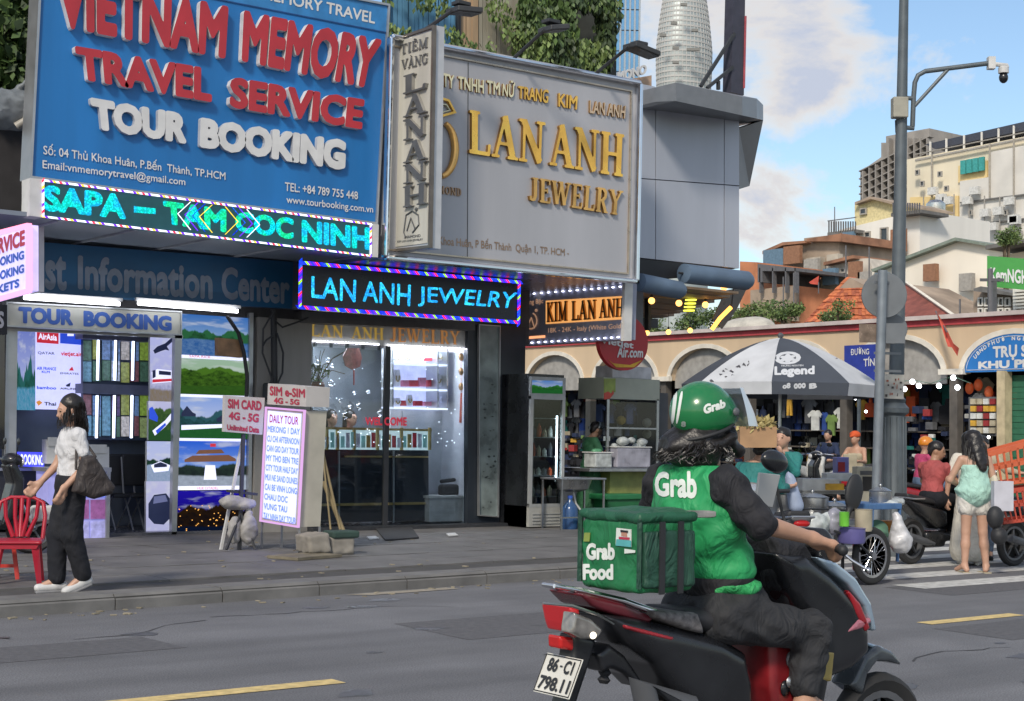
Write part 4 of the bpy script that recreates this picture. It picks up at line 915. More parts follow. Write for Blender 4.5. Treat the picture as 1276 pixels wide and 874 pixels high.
m_ = MB(); m_.ring([(-60, 302), (33.5, 278), (33.5, 364), (-60, 390)], 0, XS-.02, .05, .035); m_.obj('border_light', glow('pink_border_light', 'ff8fb0', 1.6), t)
# shop glass frames and posters
P_ = [('bay_poster', (20, 411, 44, 511), dict(skyt='7a8ad8', skyb='c8d2ff', hill='1d4a3a', hill2='2f6a68', ground='1c8fb0', hz=.5, amp=.22, g=.3), 19.4, 'tall lit poster of a limestone bay at the left inside the agency'),
 ('bay_poster', (226, 391, 311, 445), dict(skyt='3f78c8', skyb='a8cbe8', hill='1a3a24', hill2='2f6a44', ground='1c58a0', hz=.6, amp=.2, g=.42), 18.3, 'lit poster of a green bay with blue water, topmost on the right'),
 ('terrace_poster', (225, 446, 310, 493), dict(skyt='a8c8b0', skyb='a0bf90', hill='142c14', hill2='4f7a28', ground='3a6424', hz=.72, amp=.12, g=.3, water=False), 18.3, 'lit poster of green rice terraces below the bay picture'),
 ('pagoda_poster', (224, 493, 310, 546), dict(skyt='8fb0f5', skyb='dfe6ff', hill='17352f', hill2='35606a', ground='2a6a35', hz=.6, amp=.2, g=.28, water=False), 18.3, 'lit poster of a pagoda and gardens behind the SIM card sign'),
 ('citadel_poster', (222, 547, 307, 611), dict(skyt='1f62e8', skyb='9cc6ff', hill='20282c', hill2='2f4038', ground='b8c4d8', hz=.48, amp=.07, g=.3, water=False), 18.3, 'lit poster of a citadel gate under a blue sky'),
 ('night_poster', (220, 612, 305, 671), dict(skyt='2418b0', skyb='0d1030', hill='0a0d16', hill2='2a1c10', ground='0b1830', hz=.62, amp=.16, g=.25), 18.3, 'dark night city poster, lowest on the right'),
 ('bus_poster', (187, 417, 219, 500), dict(skyt='c6ccff', skyb='b9b9f0', hill='9aa0cc', hill2='c8c8ee', ground='8a7a5a', hz=.3, amp=.08, g=.2, water=False), 18.6, 'lit poster of an aeroplane and a bus beside the brochure shelves'),
 ('train_poster', (185, 500, 217, 549), dict(skyt='cfd0f8', skyb='c0c0ee', hill='2a4a2a', hill2='4a6a3a', ground='2f5a35', hz=.8, amp=.1, g=.3, water=False), 18.55, 'lit poster of trains below the bus picture'),
 ('cruise_poster', (183, 550, 217, 600), dict(skyt='c4d0ff', skyb='d8dcff', hill='2a4a3a', hill2='1d3a30', ground='8fa8c8', hz=.55, amp=.08, g=.42), 18.5, 'lit poster of a cruise boat beside the doorway'),
 ('car_poster', (182, 600, 216, 668), dict(skyt='cfd0f8', skyb='c4c6f2', hill='c6c8f4', hill2='c6c8f4', ground='c6c8f4', hz=.1, amp=.02, g=.05, water=False), 18.5, 'lit poster of a black van at floor level')]
for i, (nm, r, kw, yy, lab) in enumerate(P_):
 q = wr(*r); pm = scene_print('print_%s_%d' % (nm, i), es=.5, seed=i*3.7, **kw)
 t = thing(nm, lab, 'poster', tuple(PX(r[0], r[3], yy)), 'lit travel posters')
 uvquad(q, 1, yy, .004).obj('print', pm, t); m_ = MB(); m_.slab(q, 1, yy, .05); m_.obj('light_box', wmet, t)
 P_[i] = t
def flat(t, pts, yy, mt, nm): m_ = MB(); m_.slab(pts, 1, yy, .002); return m_.obj(nm, mt, t)
pr_d = mat('print_dark', (.02, .025, .05), .6, emit='1c2444', es=.5); pr_w = mat('print_white', (.4, .4, .5), .6, emit='dfe2ff', es=.75)
pr_r = mat('print_red', (.4, .03, .05), .6, emit='c02838', es=.6); pr_b = mat('print_blue', (.03, .08, .4), .6, emit='2a4ad0', es=.6); pr_o = mat('print_orange', (.4, .2, .05), .6, emit='d08a3a', es=.6)
# aeroplane, bus, trains
t = P_[6]; flat(t, [(191, 437), (196, 432), (206, 428), (215, 420), (217, 424), (208, 432), (211, 437), (206, 436), (200, 438), (193, 441)], 18.59, pr_d, 'aeroplane_print')
flat(t, [(189, 464), (196, 460), (214, 462), (216, 476), (190, 478)], 18.59, pr_w, 'bus_print'); flat(t, [(190, 462), (194, 461), (194, 470), (190, 472)], 18.587, pr_d, 'bus_print'); flat(t, [(198, 462), (213, 463.5), (213, 468), (198, 467)], 18.587, pr_d, 'bus_print'); flat(t, [(190, 473), (215, 472), (215, 475), (190, 477)], 18.587, pr_r, 'bus_print')
flat(P_[7], [(186, 509), (190, 507), (197, 520), (196, 526), (186, 522)], 18.54, pr_b, 'train_print'); flat(P_[7], [(190, 537), (206, 524), (216, 512), (216, 520), (206, 532), (193, 543)], 18.54, pr_w, 'train_print'); flat(P_[7], [(194, 537), (206, 527), (207, 530), (196, 541)], 18.537, pr_b, 'train_print')
flat(P_[8], [(188, 580), (200, 575), (212, 580), (210, 587), (192, 589)], 18.49, pr_w, 'boat_print'); flat(P_[8], [(192, 579), (200, 576), (208, 579), (208, 582), (192, 583)], 18.487, pr_d, 'boat_print')
flat(P_[9], [(185, 628), (192, 617), (207, 615), (212, 622), (212, 646), (204, 654), (192, 653), (185, 645)], 18.49, pr_d, 'van_print'); flat(P_[9], [(192, 619), (206, 617), (209, 625), (191, 628)], 18.487, mat('print_grey', (.1, .1, .15), .6, emit='5a628c', es=.6), 'van_print')
# pagoda shapes on the prints
flat(P_[3], [(226, 515), (233, 506), (240, 514), (244, 516), (244, 519), (226, 519)], 18.29, pr_d, 'pagoda_print'); flat(P_[3], [(270, 522), (282, 514), (296, 523), (296, 526), (270, 526)], 18.29, pr_d, 'pagoda_print'); flat(P_[3], [(226, 530), (300, 528), (300, 532), (226, 536)], 18.29, pr_w, 'bridge_print')
flat(P_[4], [(230, 573), (240, 568), (285, 567), (294, 572), (294, 575), (230, 576)], 18.29, mat('print_brown', (.1, .05, .03), .6, emit='6a4632', es=.6), 'gate_print'); flat(P_[4], [(244, 566), (280, 565), (276, 560), (248, 561)], 18.289, MATS['print_brown'], 'gate_print'); flat(P_[4], [(256, 580), (268, 580), (270, 598), (254, 598)], 18.289, pr_w, 'gate_print')
flat(P_[4], [(262, 553), (269, 553), (269, 557), (262, 557)], 18.289, pr_r, 'flag_print')
rng = np.random.default_rng(9); m_ = MB(); yl = glow('night_lights', 'e0a050', 1.2)
for i in range(60):
 x, y = rng.uniform(222, 300), rng.uniform(628, 662); m_.slab([(x, y), (x+1.2, y), (x+1.2, y+1), (x, y+1)], 1, 18.289, .002)
m_.obj('lights_print', yl, P_[5], kind='stuff')
for (a, c) in (((224, 442), (309, 446)), ((224, 491), (309, 494.5)), ((221, 606), (303, 611)), ((219, 663), (302, 671)), ((222, 546), (304, 549.5))):
 pt = P_[{442: 1, 491: 2, 606: 4, 663: 5, 546: 3}[a[1]]]; flat(pt, wr(a[0], a[1], c[0], c[1]), 18.291, pr_w, 'caption_strip')
small('SAPA RICE', wr(236, 442.6, 262, 445.4), 1, 18.287, pr_r, P_[1]); small('HUE CITADEL', wr(246, 607, 272, 610), 1, 18.287, pr_r, P_[4]);
# airline logo board
t = thing('airline_board', 'lit white board of airline logos behind the walking woman', 'sign', tuple(PX(72, 512, 19.4)))
m_ = MB(); m_.slab(wr(44, 411, 103, 510), 1, 19.4, .05); m_.obj('light_box', mat('lilac_lit_board', (.5, .5, .6), .5, emit='c3c6fb', es=.72), t)
YB = 19.395
flat(t, [(46, 412), (73, 414), (73, 429), (46, 427)], YB, pr_r, 'logo_patch'); flat(t, [(75, 414), (101, 415), (101, 430), (75, 428)], YB, pr_b, 'logo_patch'); flat(t, [(84, 415), (92, 415), (92, 419), (84, 419)], YB-.003, pr_w, 'logo_patch')
letters(bold2d('AirAsia', .03, .05), [(48, 415), (71, 417), (71, 425), (48, 423)], 1, YB-.004, 0, pr_w, t, each=False)
for s_, x0, y0, x1, mm, hh in (('QATAR', 47, 438, 68, 'print_grey', 4), ('vietjet.air', 76, 438, 102, 'print_red', 7), ('AIR FRANCE', 46, 457, 70, 'print_blue', 4), ('EMIRATES', 75, 464, 98, 'print_grey', 2.5), ('KLM', 52, 462, 62, 'print_blue', 3), ('bamboo', 46, 481, 70, 'print_blue', 4), ('AIRLINES', 75, 483, 98, 'print_dark', 2.5), ('Thai', 55, 501, 70, 'print_dark', 4.5)):
 letters(bold2d(s_, .03, .06), wr(x0, y0, x1, y0+hh), 1, YB, 0, MATS[mm], t, each=False)
flat(t, [(87, 460), (90, 457), (92, 462), (86, 462)], YB, pr_r, 'logo_mark'); flat(t, [(82, 480), (88, 477), (87, 482), (83, 482)], YB, pr_d, 'logo_mark'); flat(t, [(45, 501), (49, 499), (53, 502), (48, 506)], YB, pr_o, 'logo_mark')
# brochure shelves: two tiers of lit brochure pockets
t = thing('brochure_shelf', 'two-tier rack of travel brochures lit by vertical tubes', 'shelf', tuple(PX(145, 560, 19.3)))
m_ = MB(); m_.slab(wr(103, 413, 187, 548), 1, 19.34, .1); m_.obj('back_panel', mat('navy_panel', (.05, .07, .13), .5), t)
m_ = MB(); m_.slab(wr(103, 478, 187, 490), 1, 19.1, .25); m_.obj('shelf_board', mat('lilac_board', (.16, .18, .3), .5), t)
m_ = MB(); m_.slab(wr(103, 414, 187, 422), 1, 19.1, .25); m_.obj('shelf_board', MATS['lilac_board'], t)
bcol = ['4a6a5a', '6a86b0', 'b8b0a8', '7a5058', '8fa06a', '4a64a0', 'b8c4d8', '5a4a72', '5f8aa0', '8f9650']
rng = np.random.default_rng(5)
for row_ in range(2):
 for c_ in range(7):
  for s_ in range(2):
   x0 = 104+c_*11.8; y0 = (422 if row_ == 0 else 491)+s_*27+rng.uniform(0, 3); h_ = bcol[rng.integers(0, 10)]
   if c_ > 5 and s_ == 0: h_ = '8fae4a'
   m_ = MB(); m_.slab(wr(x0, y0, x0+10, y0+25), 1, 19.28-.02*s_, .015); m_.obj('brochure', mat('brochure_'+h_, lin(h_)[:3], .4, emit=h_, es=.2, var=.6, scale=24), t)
for row_ in range(2):
 for x in (122.5, 144, 166):
  y0, y1 = (424, 474) if row_ == 0 else (493, 546); x -= row_*1.5
  m_ = MB(); m_.tube([PX(x, y0, 19.12), PX(x-1, y1, 19.12)], .016, 6); m_.obj('light_tube', glow('cool_tube', 'cfdcff', 3.2), t)
  m_ = MB(); m_.tube([PX(x+2.6, y0-2, 19.16), PX(x+1.6, y1, 19.16)], .012, 5); m_.obj('pole', darkm, t)
# frames of the open front
t = thing('shopfront_frame', 'grey metal frame around the travel agency entrance', 'frame', tuple(PX(120, 668, 18.3)))
for q in ([(8, 412), (22, 413), (20, 575), (5, 575)], [(218, 418), (227, 418), (220, 672), (214, 672)], [(8, 408), (228, 418), (228, 422), (8, 412)], [(311, 390), (316, 390), (313, 664), (309, 664)]):
 m_ = MB(); m_.slab(q, 1, 18.25, .08); m_.obj('frame_post', alu, t)
m_ = MB(); m_.slab([(6, 560), (-60, 560), (-60, 400), (6, 400)], 1, 18.2, .03); m_.obj('glass_pane', glass('greyed_glass', '8a93a0', .1), t)
# inside: back wall, counter, illuminated booking sign, display case with posters, chairs
m_ = MB(); m_.box2((xL+.2, 19.6, .16), (xM1+.1, 19.7, 2.95)); m_.obj('interior_wall', mat('grey_blue_wall', (.1, .125, .17), .7, var=.1), row)
cnt = thing('service_counter', 'dark counter with a small glowing booking sign in the agency', 'counter', tuple(PX(30, 640, 18.8)))
m_ = MB(); m_.slab([(-60, 586), (76, 586), (76, 660), (-60, 660)], 1, 18.9, .4); m_.obj('cabinet', darkm, cnt); m_ = MB(); m_.slab([(-60, 583), (78, 584), (78, 587), (-60, 587)], 1, 18.85, .5); m_.obj('top', alu, cnt)
t = thing('booking_light_sign', 'small violet light sign TOUR BOOKING on the dark counter', 'sign', tuple(PX(30, 582, 18.7)))
m_ = MB(); m_.slab([(8, 563), (55, 564), (55, 583), (8, 580)], 1, 18.75, .08); m_.obj('light_box', mat('violet_light_box', (.1, .1, .5), .5, emit='3a40e8', es=1.0), t)
letters(bold2d('TOUR', .03, .05), [(9, 566), (23, 566), (23, 578), (9, 577)], 1, 18.745, 0, glow('pale_violet', 'c8ccff', 1.3), t, each=False); letters(bold2d('BOOKING', .03, .05), [(26, 566), (54, 567), (54, 580), (26, 579)], 1, 18.745, 0, MATS['pale_violet'], t, each=False)
t = thing('display_case', 'glass display case with small travel pictures behind the woman', 'display case', tuple(PX(120, 678, 18.0)))
m_ = MB(); m_.slab([(60, 587), (135, 587), (133, 677), (60, 679)], 1, 18.1, .4); m_.obj('body', mat('case_lilac', (.3, .3, .5), .5, emit='8a8ce0', es=.3), t)
m_ = MB(); m_.slab([(58, 583), (139, 583), (139, 588), (58, 588)], 1, 18.05, .5); m_.obj('top', alu, t); m_ = MB(); m_.slab([(133, 588), (138, 588), (136, 679), (132, 679)], 1, 18.05, .05); m_.obj('edge_post', alu, t); m_ = MB(); m_.slab([(60, 677), (137, 676), (137, 680), (60, 681)], 1, 18.05, .05); m_.obj('base_rail', alu, t)
for x in (100, 113):
 for y, h_ in ((596, '6a7ad8'), (623, '7a4a7a'), (650, '8a8ab8')):
  m_ = MB(); m_.slab(wr(x, y, x+(11 if x == 100 else 18), y+24), 1, 18.09, .008); m_.obj('picture', mat('small_picture_'+h_, lin(h_)[:3], .5, emit=h_, es=.5, var=.6, scale=12), t)
for x, y, w, h_, c_, lab in ((58, 548, 16, 30, 'bfc4c8', 'clear box of papers standing on the agency counter'), (104, 557, 32, 28, 'c05040', 'red and white leaflet stand on the display case')):
 m_ = MB(); m_.slab(wr(x, y, x+w, y+h_), 1, 18.5, .15); m_.m(wmet).slab(wr(x+2, y-3, x+w-3, y+8), 1, 18.48, .02); m_.obj('leaflet_stand', mat('leaf_stand_'+c_, lin(c_)[:3], .5, var=.4, scale=10), label=lab, cat='leaflet stand')
def office_chair(label, x, y, yy, s=1.):
 p = PX(x, y, yy); t = thing('folding_chair', label, 'chair', tuple(p), 'folding chairs in the agency')
 m_ = MB(); m_.box(p+V(0, 0, .45*s), (.42, .4, .05)); m_.obj('seat', blk, t, bevel=.015)
 m_ = MB(); m_.box(p+V(.0, .2, .78*s), (.4, .05, .42)); m_.obj('backrest', blk, t, bevel=.02)
 for sx in (-1, 1):
  m_ = MB(); m_.tube([p+V(.2*sx, -.26, 0), p+V(.2*sx, .1, .5), p+V(.2*sx, .2, .95)], .012, 6); m_.obj('leg', alu, t)
  m_ = MB(); m_.tube([p+V(.2*sx, .28, 0), p+V(.2*sx, -.15, .45)], .012, 6); m_.obj('leg', alu, t)
office_chair('black folding chair with metal legs, nearer the posters', 174, 660, 19.0); office_chair('black folding chair with metal legs, nearer the display case', 152, 660, 19.1)
# ------------------------------------------------------------------ jewellery shop
j = thing('jewellery_shopfront', 'glass front of the jewellery shop with lit display shelves inside', 'shopfront', tuple(PX(480, 660, 18.3)))
YG = 18.3
m_ = MB(); m_.slab([(376, 388), (592, 400), (592, 412), (376, 402)], 1, 18.15, .35); m_.obj('shutter_box', mat('grey_shutter_box', (.09, .09, .09), .5), j)
for q, mm in (([(376, 402), (387, 402), (388, 660), (378, 660)], darkm), ([(583, 410), (594, 411), (591, 652), (582, 652)], mat('white_door_frame', (.5, .5, .52), .4)), ([(481, 432), (487, 432), (483, 656), (478, 656)], darkm)):
 m_ = MB(); m_.slab(q, 1, YG, .06); m_.obj('frame_post', mm, j)
m_ = MB(); m_.slab([(385, 404), (583, 412), (583, 436), (385, 426)], 1, YG+.03, .04); m_.obj('name_panel', mat('pale_name_panel', (.45, .44, .42), .4, var=.2), j)
gold_d = mat('glowing_gold', (.42, .31, .1), .4, emit='a08030', es=.4, var=.2)  # name letters glow to imitate the LED strip light on them
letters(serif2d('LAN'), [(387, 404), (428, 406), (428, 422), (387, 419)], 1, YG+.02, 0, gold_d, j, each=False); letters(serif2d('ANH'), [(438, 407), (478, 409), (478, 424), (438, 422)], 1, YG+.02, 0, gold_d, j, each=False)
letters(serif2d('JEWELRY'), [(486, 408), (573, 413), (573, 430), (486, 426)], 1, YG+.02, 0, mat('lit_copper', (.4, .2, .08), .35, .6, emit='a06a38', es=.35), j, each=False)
for q in ([(388, 428), (480, 434), (478, 656), (388, 660)], [(487, 436), (582, 440), (580, 652), (485, 656)]):
 m_ = MB(); m_.slab(q, 1, YG+.03, .012); m_.obj('glass_pane', GL, j)
m_ = MB(); ledw = glow('white_led', 'eef2ff', 7.0)
for i in range(46):
 f = i/45; x, y = 381+f*200, 424+f*10.5
 if 470 < x < 480: continue
 m_.slab([(x, y), (x+2.6, y+.1), (x+2.6, y+1.6), (x, y+1.5)], 1, YG-.01, .01)
for i in range(7): m_.slab([(582.5, 412+i*3.4), (584.5, 412+i*3.4), (584.5, 413.7+i*3.4), (582.5, 413.7+i*3.4)], 1, YG-.02, .01)
m_.obj('led_strip', ledw, j, kind='stuff')
# interior: walls
iw = mat('pale_interior_wall', (.62, .63, .68), .5, var=.08)
m_ = MB(); m_.box2((xM2, 20.4, .16), (xR-.2, 20.5, 2.95)); m_.obj('interior_wall', iw, j)
m_ = MB(); m_.box2((xat(583, 18.4)+.02, 18.42, .16), (xat(583, 18.4)+.12, 19.12, 2.95)); m_.obj('interior_wall', iw, j); m_ = MB(); m_.box2((xat(487, 19.12), 19.12, .16), (xR-.2, 19.2, 2.95)); m_.obj('interior_wall', iw, j)
for i in range(6):
 x = xat(392+i*20, 20.3); m_ = MB(); m_.box2((x, 20.34, .2), (x+.03, 20.39, 2.9)); m_.obj('wall_strip', mat('wall_strip_grey', (.12, .13, .15), .4), j)
m_ = MB(); m_.slab(wr(390, 432, 485, 540), 1, 20.3, .03); m_.obj('mirror_wall', mat('grey_mirror', (.34, .38, .42), .3, .3, var=.3, scale=1.5), j)
t = thing('added_lamp', 'added flat glowing panel that brightens the jewellery shop from above', 'lamp', (xat(500, 18.8), 18.8, 2.85)); m_ = MB(); m_.box((xat(500, 18.8), 18.8, 2.85), (1.3, .3, .04)); m_.obj('diffuser', glow('added_lamp_glow', 'f2f4ff', 30), t); m_ = MB(); m_.box((xat(500, 18.8), 18.8, 2.88), (1.36, .36, .03)); m_.obj('housing', wmet, t)  # added glowing panel, put in to light the shop interior
rng = np.random.default_rng(61); spk = glow('reflected_glint', 'f4f8ff', 2.2)
for i in range(18):
 x, y = rng.uniform(392, 478), rng.uniform(440, 512); h_ = rng.uniform(3, 11); w_ = rng.uniform(1, 4); P = [PX(x+w_*math.sin(k*1.9), y+h_*k/5, 19.0) for k in range(6)]
 m_ = MB(); m_.tube(P, .006, 4); m_.obj('silver_chain', mat('gleaming_silver', (.75, .76, .8), .2, .8, emit='c8d4e8', es=.35), label='thin silver chain hanging inside the left half of the jewellery window', cat='necklace', group='silver chains in the jewellery window')  # emission puts the gleam into the silver itself
m_ = MB()
for i in range(60): m_.ball(PX(rng.uniform(390, 575), rng.uniform(440, 556) if i % 2 else rng.uniform(534, 556), 18.57), .009, 5, 4)
m_.obj('glint_dots', spk, j, kind='stuff')  # tiny glowing balls stand in for reflections in the window
t = thing('added_lamp', 'second added glowing panel that brightens the left half of the jewellery shop', 'lamp', (xat(425, 19.2), 19.2, 2.85)); m_ = MB(); m_.box((xat(425, 19.2), 19.2, 2.85), (.9, .3, .04)); m_.obj('diffuser', MATS['added_lamp_glow'], t); m_ = MB(); m_.box((xat(425, 19.2), 19.2, 2.88), (.96, .36, .03)); m_.obj('housing', wmet, t)  # another added panel, only there to brighten the left half
# wall shelf with necklaces
sh_ = thing('jewellery_shelf', 'brightly lit glass wall shelf of necklaces and red boxes', 'shelf', tuple(PX(525, 510, 20.1)))
m_ = MB(); m_.slab(wr(490, 434, 557, 508), 1, 19.08, .02); m_.obj('back_panel', mat('lit_shelf_back', (.5, .5, .6), .4, emit='b8beF4', es=.7, var=.35, scale=5), sh_)
for y in (451, 483, 507):
 m_ = MB(); m_.slab(wr(489, y, 558, y+2.2), 1, 18.78, .3); m_.obj('glass_shelf', glow('lit_glass_edge', 'e4e8ff', 1.6), sh_)
for i, x in enumerate((489, 545, 557)):
 m_ = MB(); m_.slab([(x, 434), (x+1.6, 434), (x+1.6, 509), (x, 509)], 1, 18.78, .3); m_.obj('upright', alu, sh_)
velv = [mat('red_box', (.45, .03, .05), .6), mat('white_bust', (.6, .6, .68), .5), mat('gold_jewel', (.7, .5, .15), .25, .9), mat('pink_box', (.5, .15, .25), .6)]
rng = np.random.default_rng(21)
for r_, (y0, y1) in enumerate(((438, 450), (456, 482), (488, 506))):
 x = 492
 while x < 552:
  w = rng.uniform(6, 12); k = rng.integers(0, 3); yy = 18.85+rng.uniform(0, .1); h_ = (y1-y0)*rng.uniform(.55, .9)
  if k == 0: m_ = MB(); m_.slab([(x, y1-h_*.5), (x+w, y1-h_*.5), (x+w, y1), (x, y1)], 1, yy, .06); m_.obj('jewel_box', velv[0 if rng.random() < .7 else 3], sh_)
  else:
   m_ = MB(); m_.slab([(x+w*.2, y1-h_), (x+w*.8, y1-h_), (x+w, y1-h_*.5), (x+w*.8, y1), (x+w*.2, y1), (x, y1-h_*.5)], 1, yy, .05); o = m_.obj('necklace_stand', velv[1], sh_)
   m_ = MB(); c_ = [PX(x+w*(.5+.28*math.cos(a)), y1-h_*.65+h_*.35*math.sin(a), yy-.015) for a in np.linspace(0, math.pi, 8)]; m_.tube(c_, .008, 5); m_.obj('necklace', velv[2], o)
  x += w+rng.uniform(.5, 3)
# counter
cn = thing('glass_counter', 'glass jewellery counter with gold trimmed trays behind the glass front', 'counter', tuple(PX(465, 650, 19.0)))
m_ = MB(); m_.slab(wr(392, 560, 534, 652), 1, 18.62, .4); m_.obj('cabinet', mat('smoky_cabinet', (.03, .035, .045), .15, var=.3, scale=2), cn)
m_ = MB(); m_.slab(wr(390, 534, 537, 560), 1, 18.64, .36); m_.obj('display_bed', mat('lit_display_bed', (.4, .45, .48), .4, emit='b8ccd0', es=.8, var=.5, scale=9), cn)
brass = mat('brass_trim', (.5, .36, .14), .35, .7)
for x in (390, 407, 420, 441, 470, 500, 535):
 m_ = MB(); m_.slab([(x, 533), (x+2.5, 533), (x+2.5, 561), (x, 561)], 1, 18.6, .04); m_.obj('brass_upright', brass, cn)
m_ = MB(); m_.slab(wr(388, 532, 538, 535), 1, 18.58, .45); m_.obj('glass_top', brass, cn)
for x in (422, 490): m_ = MB(); m_.slab([(x, 562), (x+1.6, 562), (x+1.6, 652), (x, 652)], 1, 18.59, .03); m_.obj('seam', alu, cn)
m_ = MB(); m_.slab(wr(400, 628, 534, 631), 1, 18.59, .03); m_.slab(wr(430, 568, 534, 570), 1, 18.59, .03); m_.obj('brass_line', brass, cn)
rng = np.random.default_rng(2)
for i in range(22):
 x = 393+i*6.4; k = i % 4; m_ = MB(); m_.slab(wr(x, 538+rng.uniform(0, 8), x+4.6, 558), 1, 18.605-.002*(i % 3), .012)
 m_.obj('jewel_tray', [velv[1], mat('teal_tray', (.12, .3, .3), .4, emit='6a9a9a', es=.3), brass, velv[0]][k if i > 8 else (k % 2)], cn)
letters(bold2d('WEL COME', .045, .05), [(455, 520), (507, 520), (507, 531), (455, 530)], 1, 18.29, 0, mat('red_vinyl', (.6, .04, .07), .5, emit='d02038', es=.25), j, 'lettering', each=False)
m_ = MB(); m_.slab(wr(502, 512, 582, 648), 1, 19.09, .02); m_.obj('lower_wall_panel', mat('marble_wall', (.58, .6, .64), .35, var=.25, scale=2), j)
t = thing('white_cabinet', 'small white cabinet by the right side of the jewellery door', 'cabinet', tuple(PX(555, 650, 18.6))); m_ = MB(); m_.slab(wr(535, 620, 577, 651), 1, 18.5, .35); m_.obj('body', mat('off_white_laminate', (.4, .41, .42), .5), t, bevel=.01); m_ = MB(); m_.slab(wr(534, 618, 578, 621), 1, 18.48, .39); m_.obj('top', wmet, t)
blob('handbag', [bxx(PX(559, 611, 18.7), (.16, .08, .09), .05), cap(PX(550, 600, 18.7), PX(566, 598, 18.7), .03)], blk, None, h=.015, label='black bag lying on the small white cabinet', cat='bag')
# hanging ornaments
t = thing('tassel_ornament', 'hanging gold ornament with a long red tassel right of the shelf', 'ornament', tuple(PX(574, 530, 18.6)))
for y in (445, 463, 482): m_ = MB(); m_.ball(PX(574.5, y, 18.6), (.04, .04, .06), 10, 6); m_.obj('gold_bead', mat('antique_gold', (.45, .25, .12), .3, .8), t, smooth=60)
m_ = MB(); m_.tube([PX(575, 490, 18.6), PX(574, 527, 18.6)], [.015, .022], 6); m_.obj('tassel', redc, t); m_ = MB(); m_.tube([PX(574.5, 436, 18.6), PX(574.5, 490, 18.6)], .005, 4); m_.obj('cord', redc, t)
t = thing('fan_ornament', 'red fan shaped good luck hanging inside the left glass', 'ornament', tuple(PX(440, 480, 18.8)))
m_ = MB(); m_.slab([(428, 444), (433, 434), (448, 434), (451, 446), (449, 457), (440, 461), (431, 456)], 1, 18.8, .03); m_.obj('fan', mat('dusky_red', (.28, .1, .08), .6, var=.4, scale=14), t); m_ = MB(); m_.tube([PX(441, 460, 18.8), PX(441, 480, 18.8)], .01, 5); m_.obj('tassel', redc, t)
# blossom branch in the window
t = thing('window_plant', 'thin plant with drooping twigs behind the left glass', 'plant', tuple(PX(395, 478, 18.7)))
rng = np.random.default_rng(4); b = MB()
for i in range(9):
 p = PX(396, 478, 18.7); q = p+V(rng.uniform(-.15, .5), rng.uniform(-.1, .1), rng.uniform(.1, .5)); b.tube([p, (p+q)/2+V(0, 0, .12), q], .006, 4)
b.obj('twigs', bark, t, kind='stuff'); leaves([(PX(398, 466, 18.7), (.18, .1, .14))], 160, .05, rng).obj('leaves', None, t, kind='stuff')
m_ = MB(); m_.lathe([(.07, 0), (.1, .12), (.08, .16)], tuple(PX(396, 490, 18.7)), 12); m_.obj('pot', mat('dark_red_pot', (.15, .04, .03), .4), t)
# doormat, plates on the pavement
m_ = MB(); m_.prism([Z(465, 656, .135), Z(510, 654, .135), Z(522, 671, .13), Z(480, 674, .13)], (0, 0, .015)); m_.obj('doormat', mat('ribbed_mat', (.03, .032, .036), .9, var=.3, scale=20), label='dark ribbed doormat in front of the jewellery door', cat='doormat')
for x, y, lab in ((464, 671, 'white paper scrap beside the doormat'), (563, 667, 'white paper scrap right of the doormat'), (385, 728-40, 'white scrap by the concrete block')):
 m_ = MB(); m_.prism([Z(x-7, y-1, .13), Z(x+4, y-2, .13), Z(x+8, y+1, .13), Z(x-4, y+2, .13)], (0, 0, .012)); m_.obj('paper_scrap', wht if False else wmet, label=lab, cat='paper')
# upper left: awning roll, pipe, dark tree
t = thing('rolled_awning', 'grey rolled awning end held by a bent pale pipe at the upper left', 'awning', tuple(Y(20, 160, 17.2)))
blob('canvas', [cap(Y(-40, 128, 17.2), Y(30, 136, 17.2), .2), cap(Y(-40, 142, 17.2), Y(28, 146, 17.2), .16), cap(Y(24, 110, 17.2), Y(36, 100, 17.1), .05, .02)], mat('grey_tarp', (.16, .18, .2), .55, var=.3), t, h=.03, k=.06, noise=.01)
m_ = MB(); m_.tube([Y(20, 158, 17.05), Y(33, 150, 17.0), Y(39, 128, 17), Y(41, 90, 17), Y(43, 75, 17), Y(47, 70, 17)], .05, 8); m_.obj('bent_pipe', mat('beige_pipe', (.36, .34, .3), .5), t, smooth=60)
m_ = MB(); m_.slab([(40, 75), (50, 75), (42, 268), (31, 268)], 1, 16.75, .12); m_.obj('sign_upright', mat('cream_metal', (.4, .39, .35), .5), label='pale upright post along the left side of the blue sign', cat='post')
m_ = MB(); m_.slab([(-80, 150), (60, 150), (60, 330), (-80, 330)], 1, 18.3, .1); m_.obj('dark_cladding', mat('very_dark_cladding', (.035, .033, .035), .8), row)
rng = np.random.default_rng(8); t = thing('street_tree', 'dense dark green tree above the awning at the top left', 'tree', (4.5, 19.3, 0))
leaves([(Y(-10, 30, 18.3), (1.0, .4, 1.1)), (Y(25, 70, 18.2), (.55, .4, .7)), (Y(0, 95, 18.2), (.6, .3, .5)), (Y(42, 15, 18.2), (.35, .3, .5))], 4200, .17, rng, [leafs[0], leafs[1], leafs[1]]).obj('crown', None, t)
m_ = MB(); m_.tube([(4.5, 19.3, 0), (4.4, 19.1, 3), (4.6, 18.8, 6.6)], [.16, .13, .08], 8); m_.obj('trunk', bark, t)
m_ = MB(); m_.box2((2, 19.4, 5.6), (6.4, 19.5, 8.2)); m_.obj('dark_balcony_wall', MATS['very_dark_cladding'], row)
# ================================================================== BIG SIGNS OVER THE SHOPS
def frame(t, q, ax, val, w, mt, th=.1, nm='frame'): m_ = MB(); m_.ring(q, ax, val, th, w); return m_.obj(nm, mt, t)
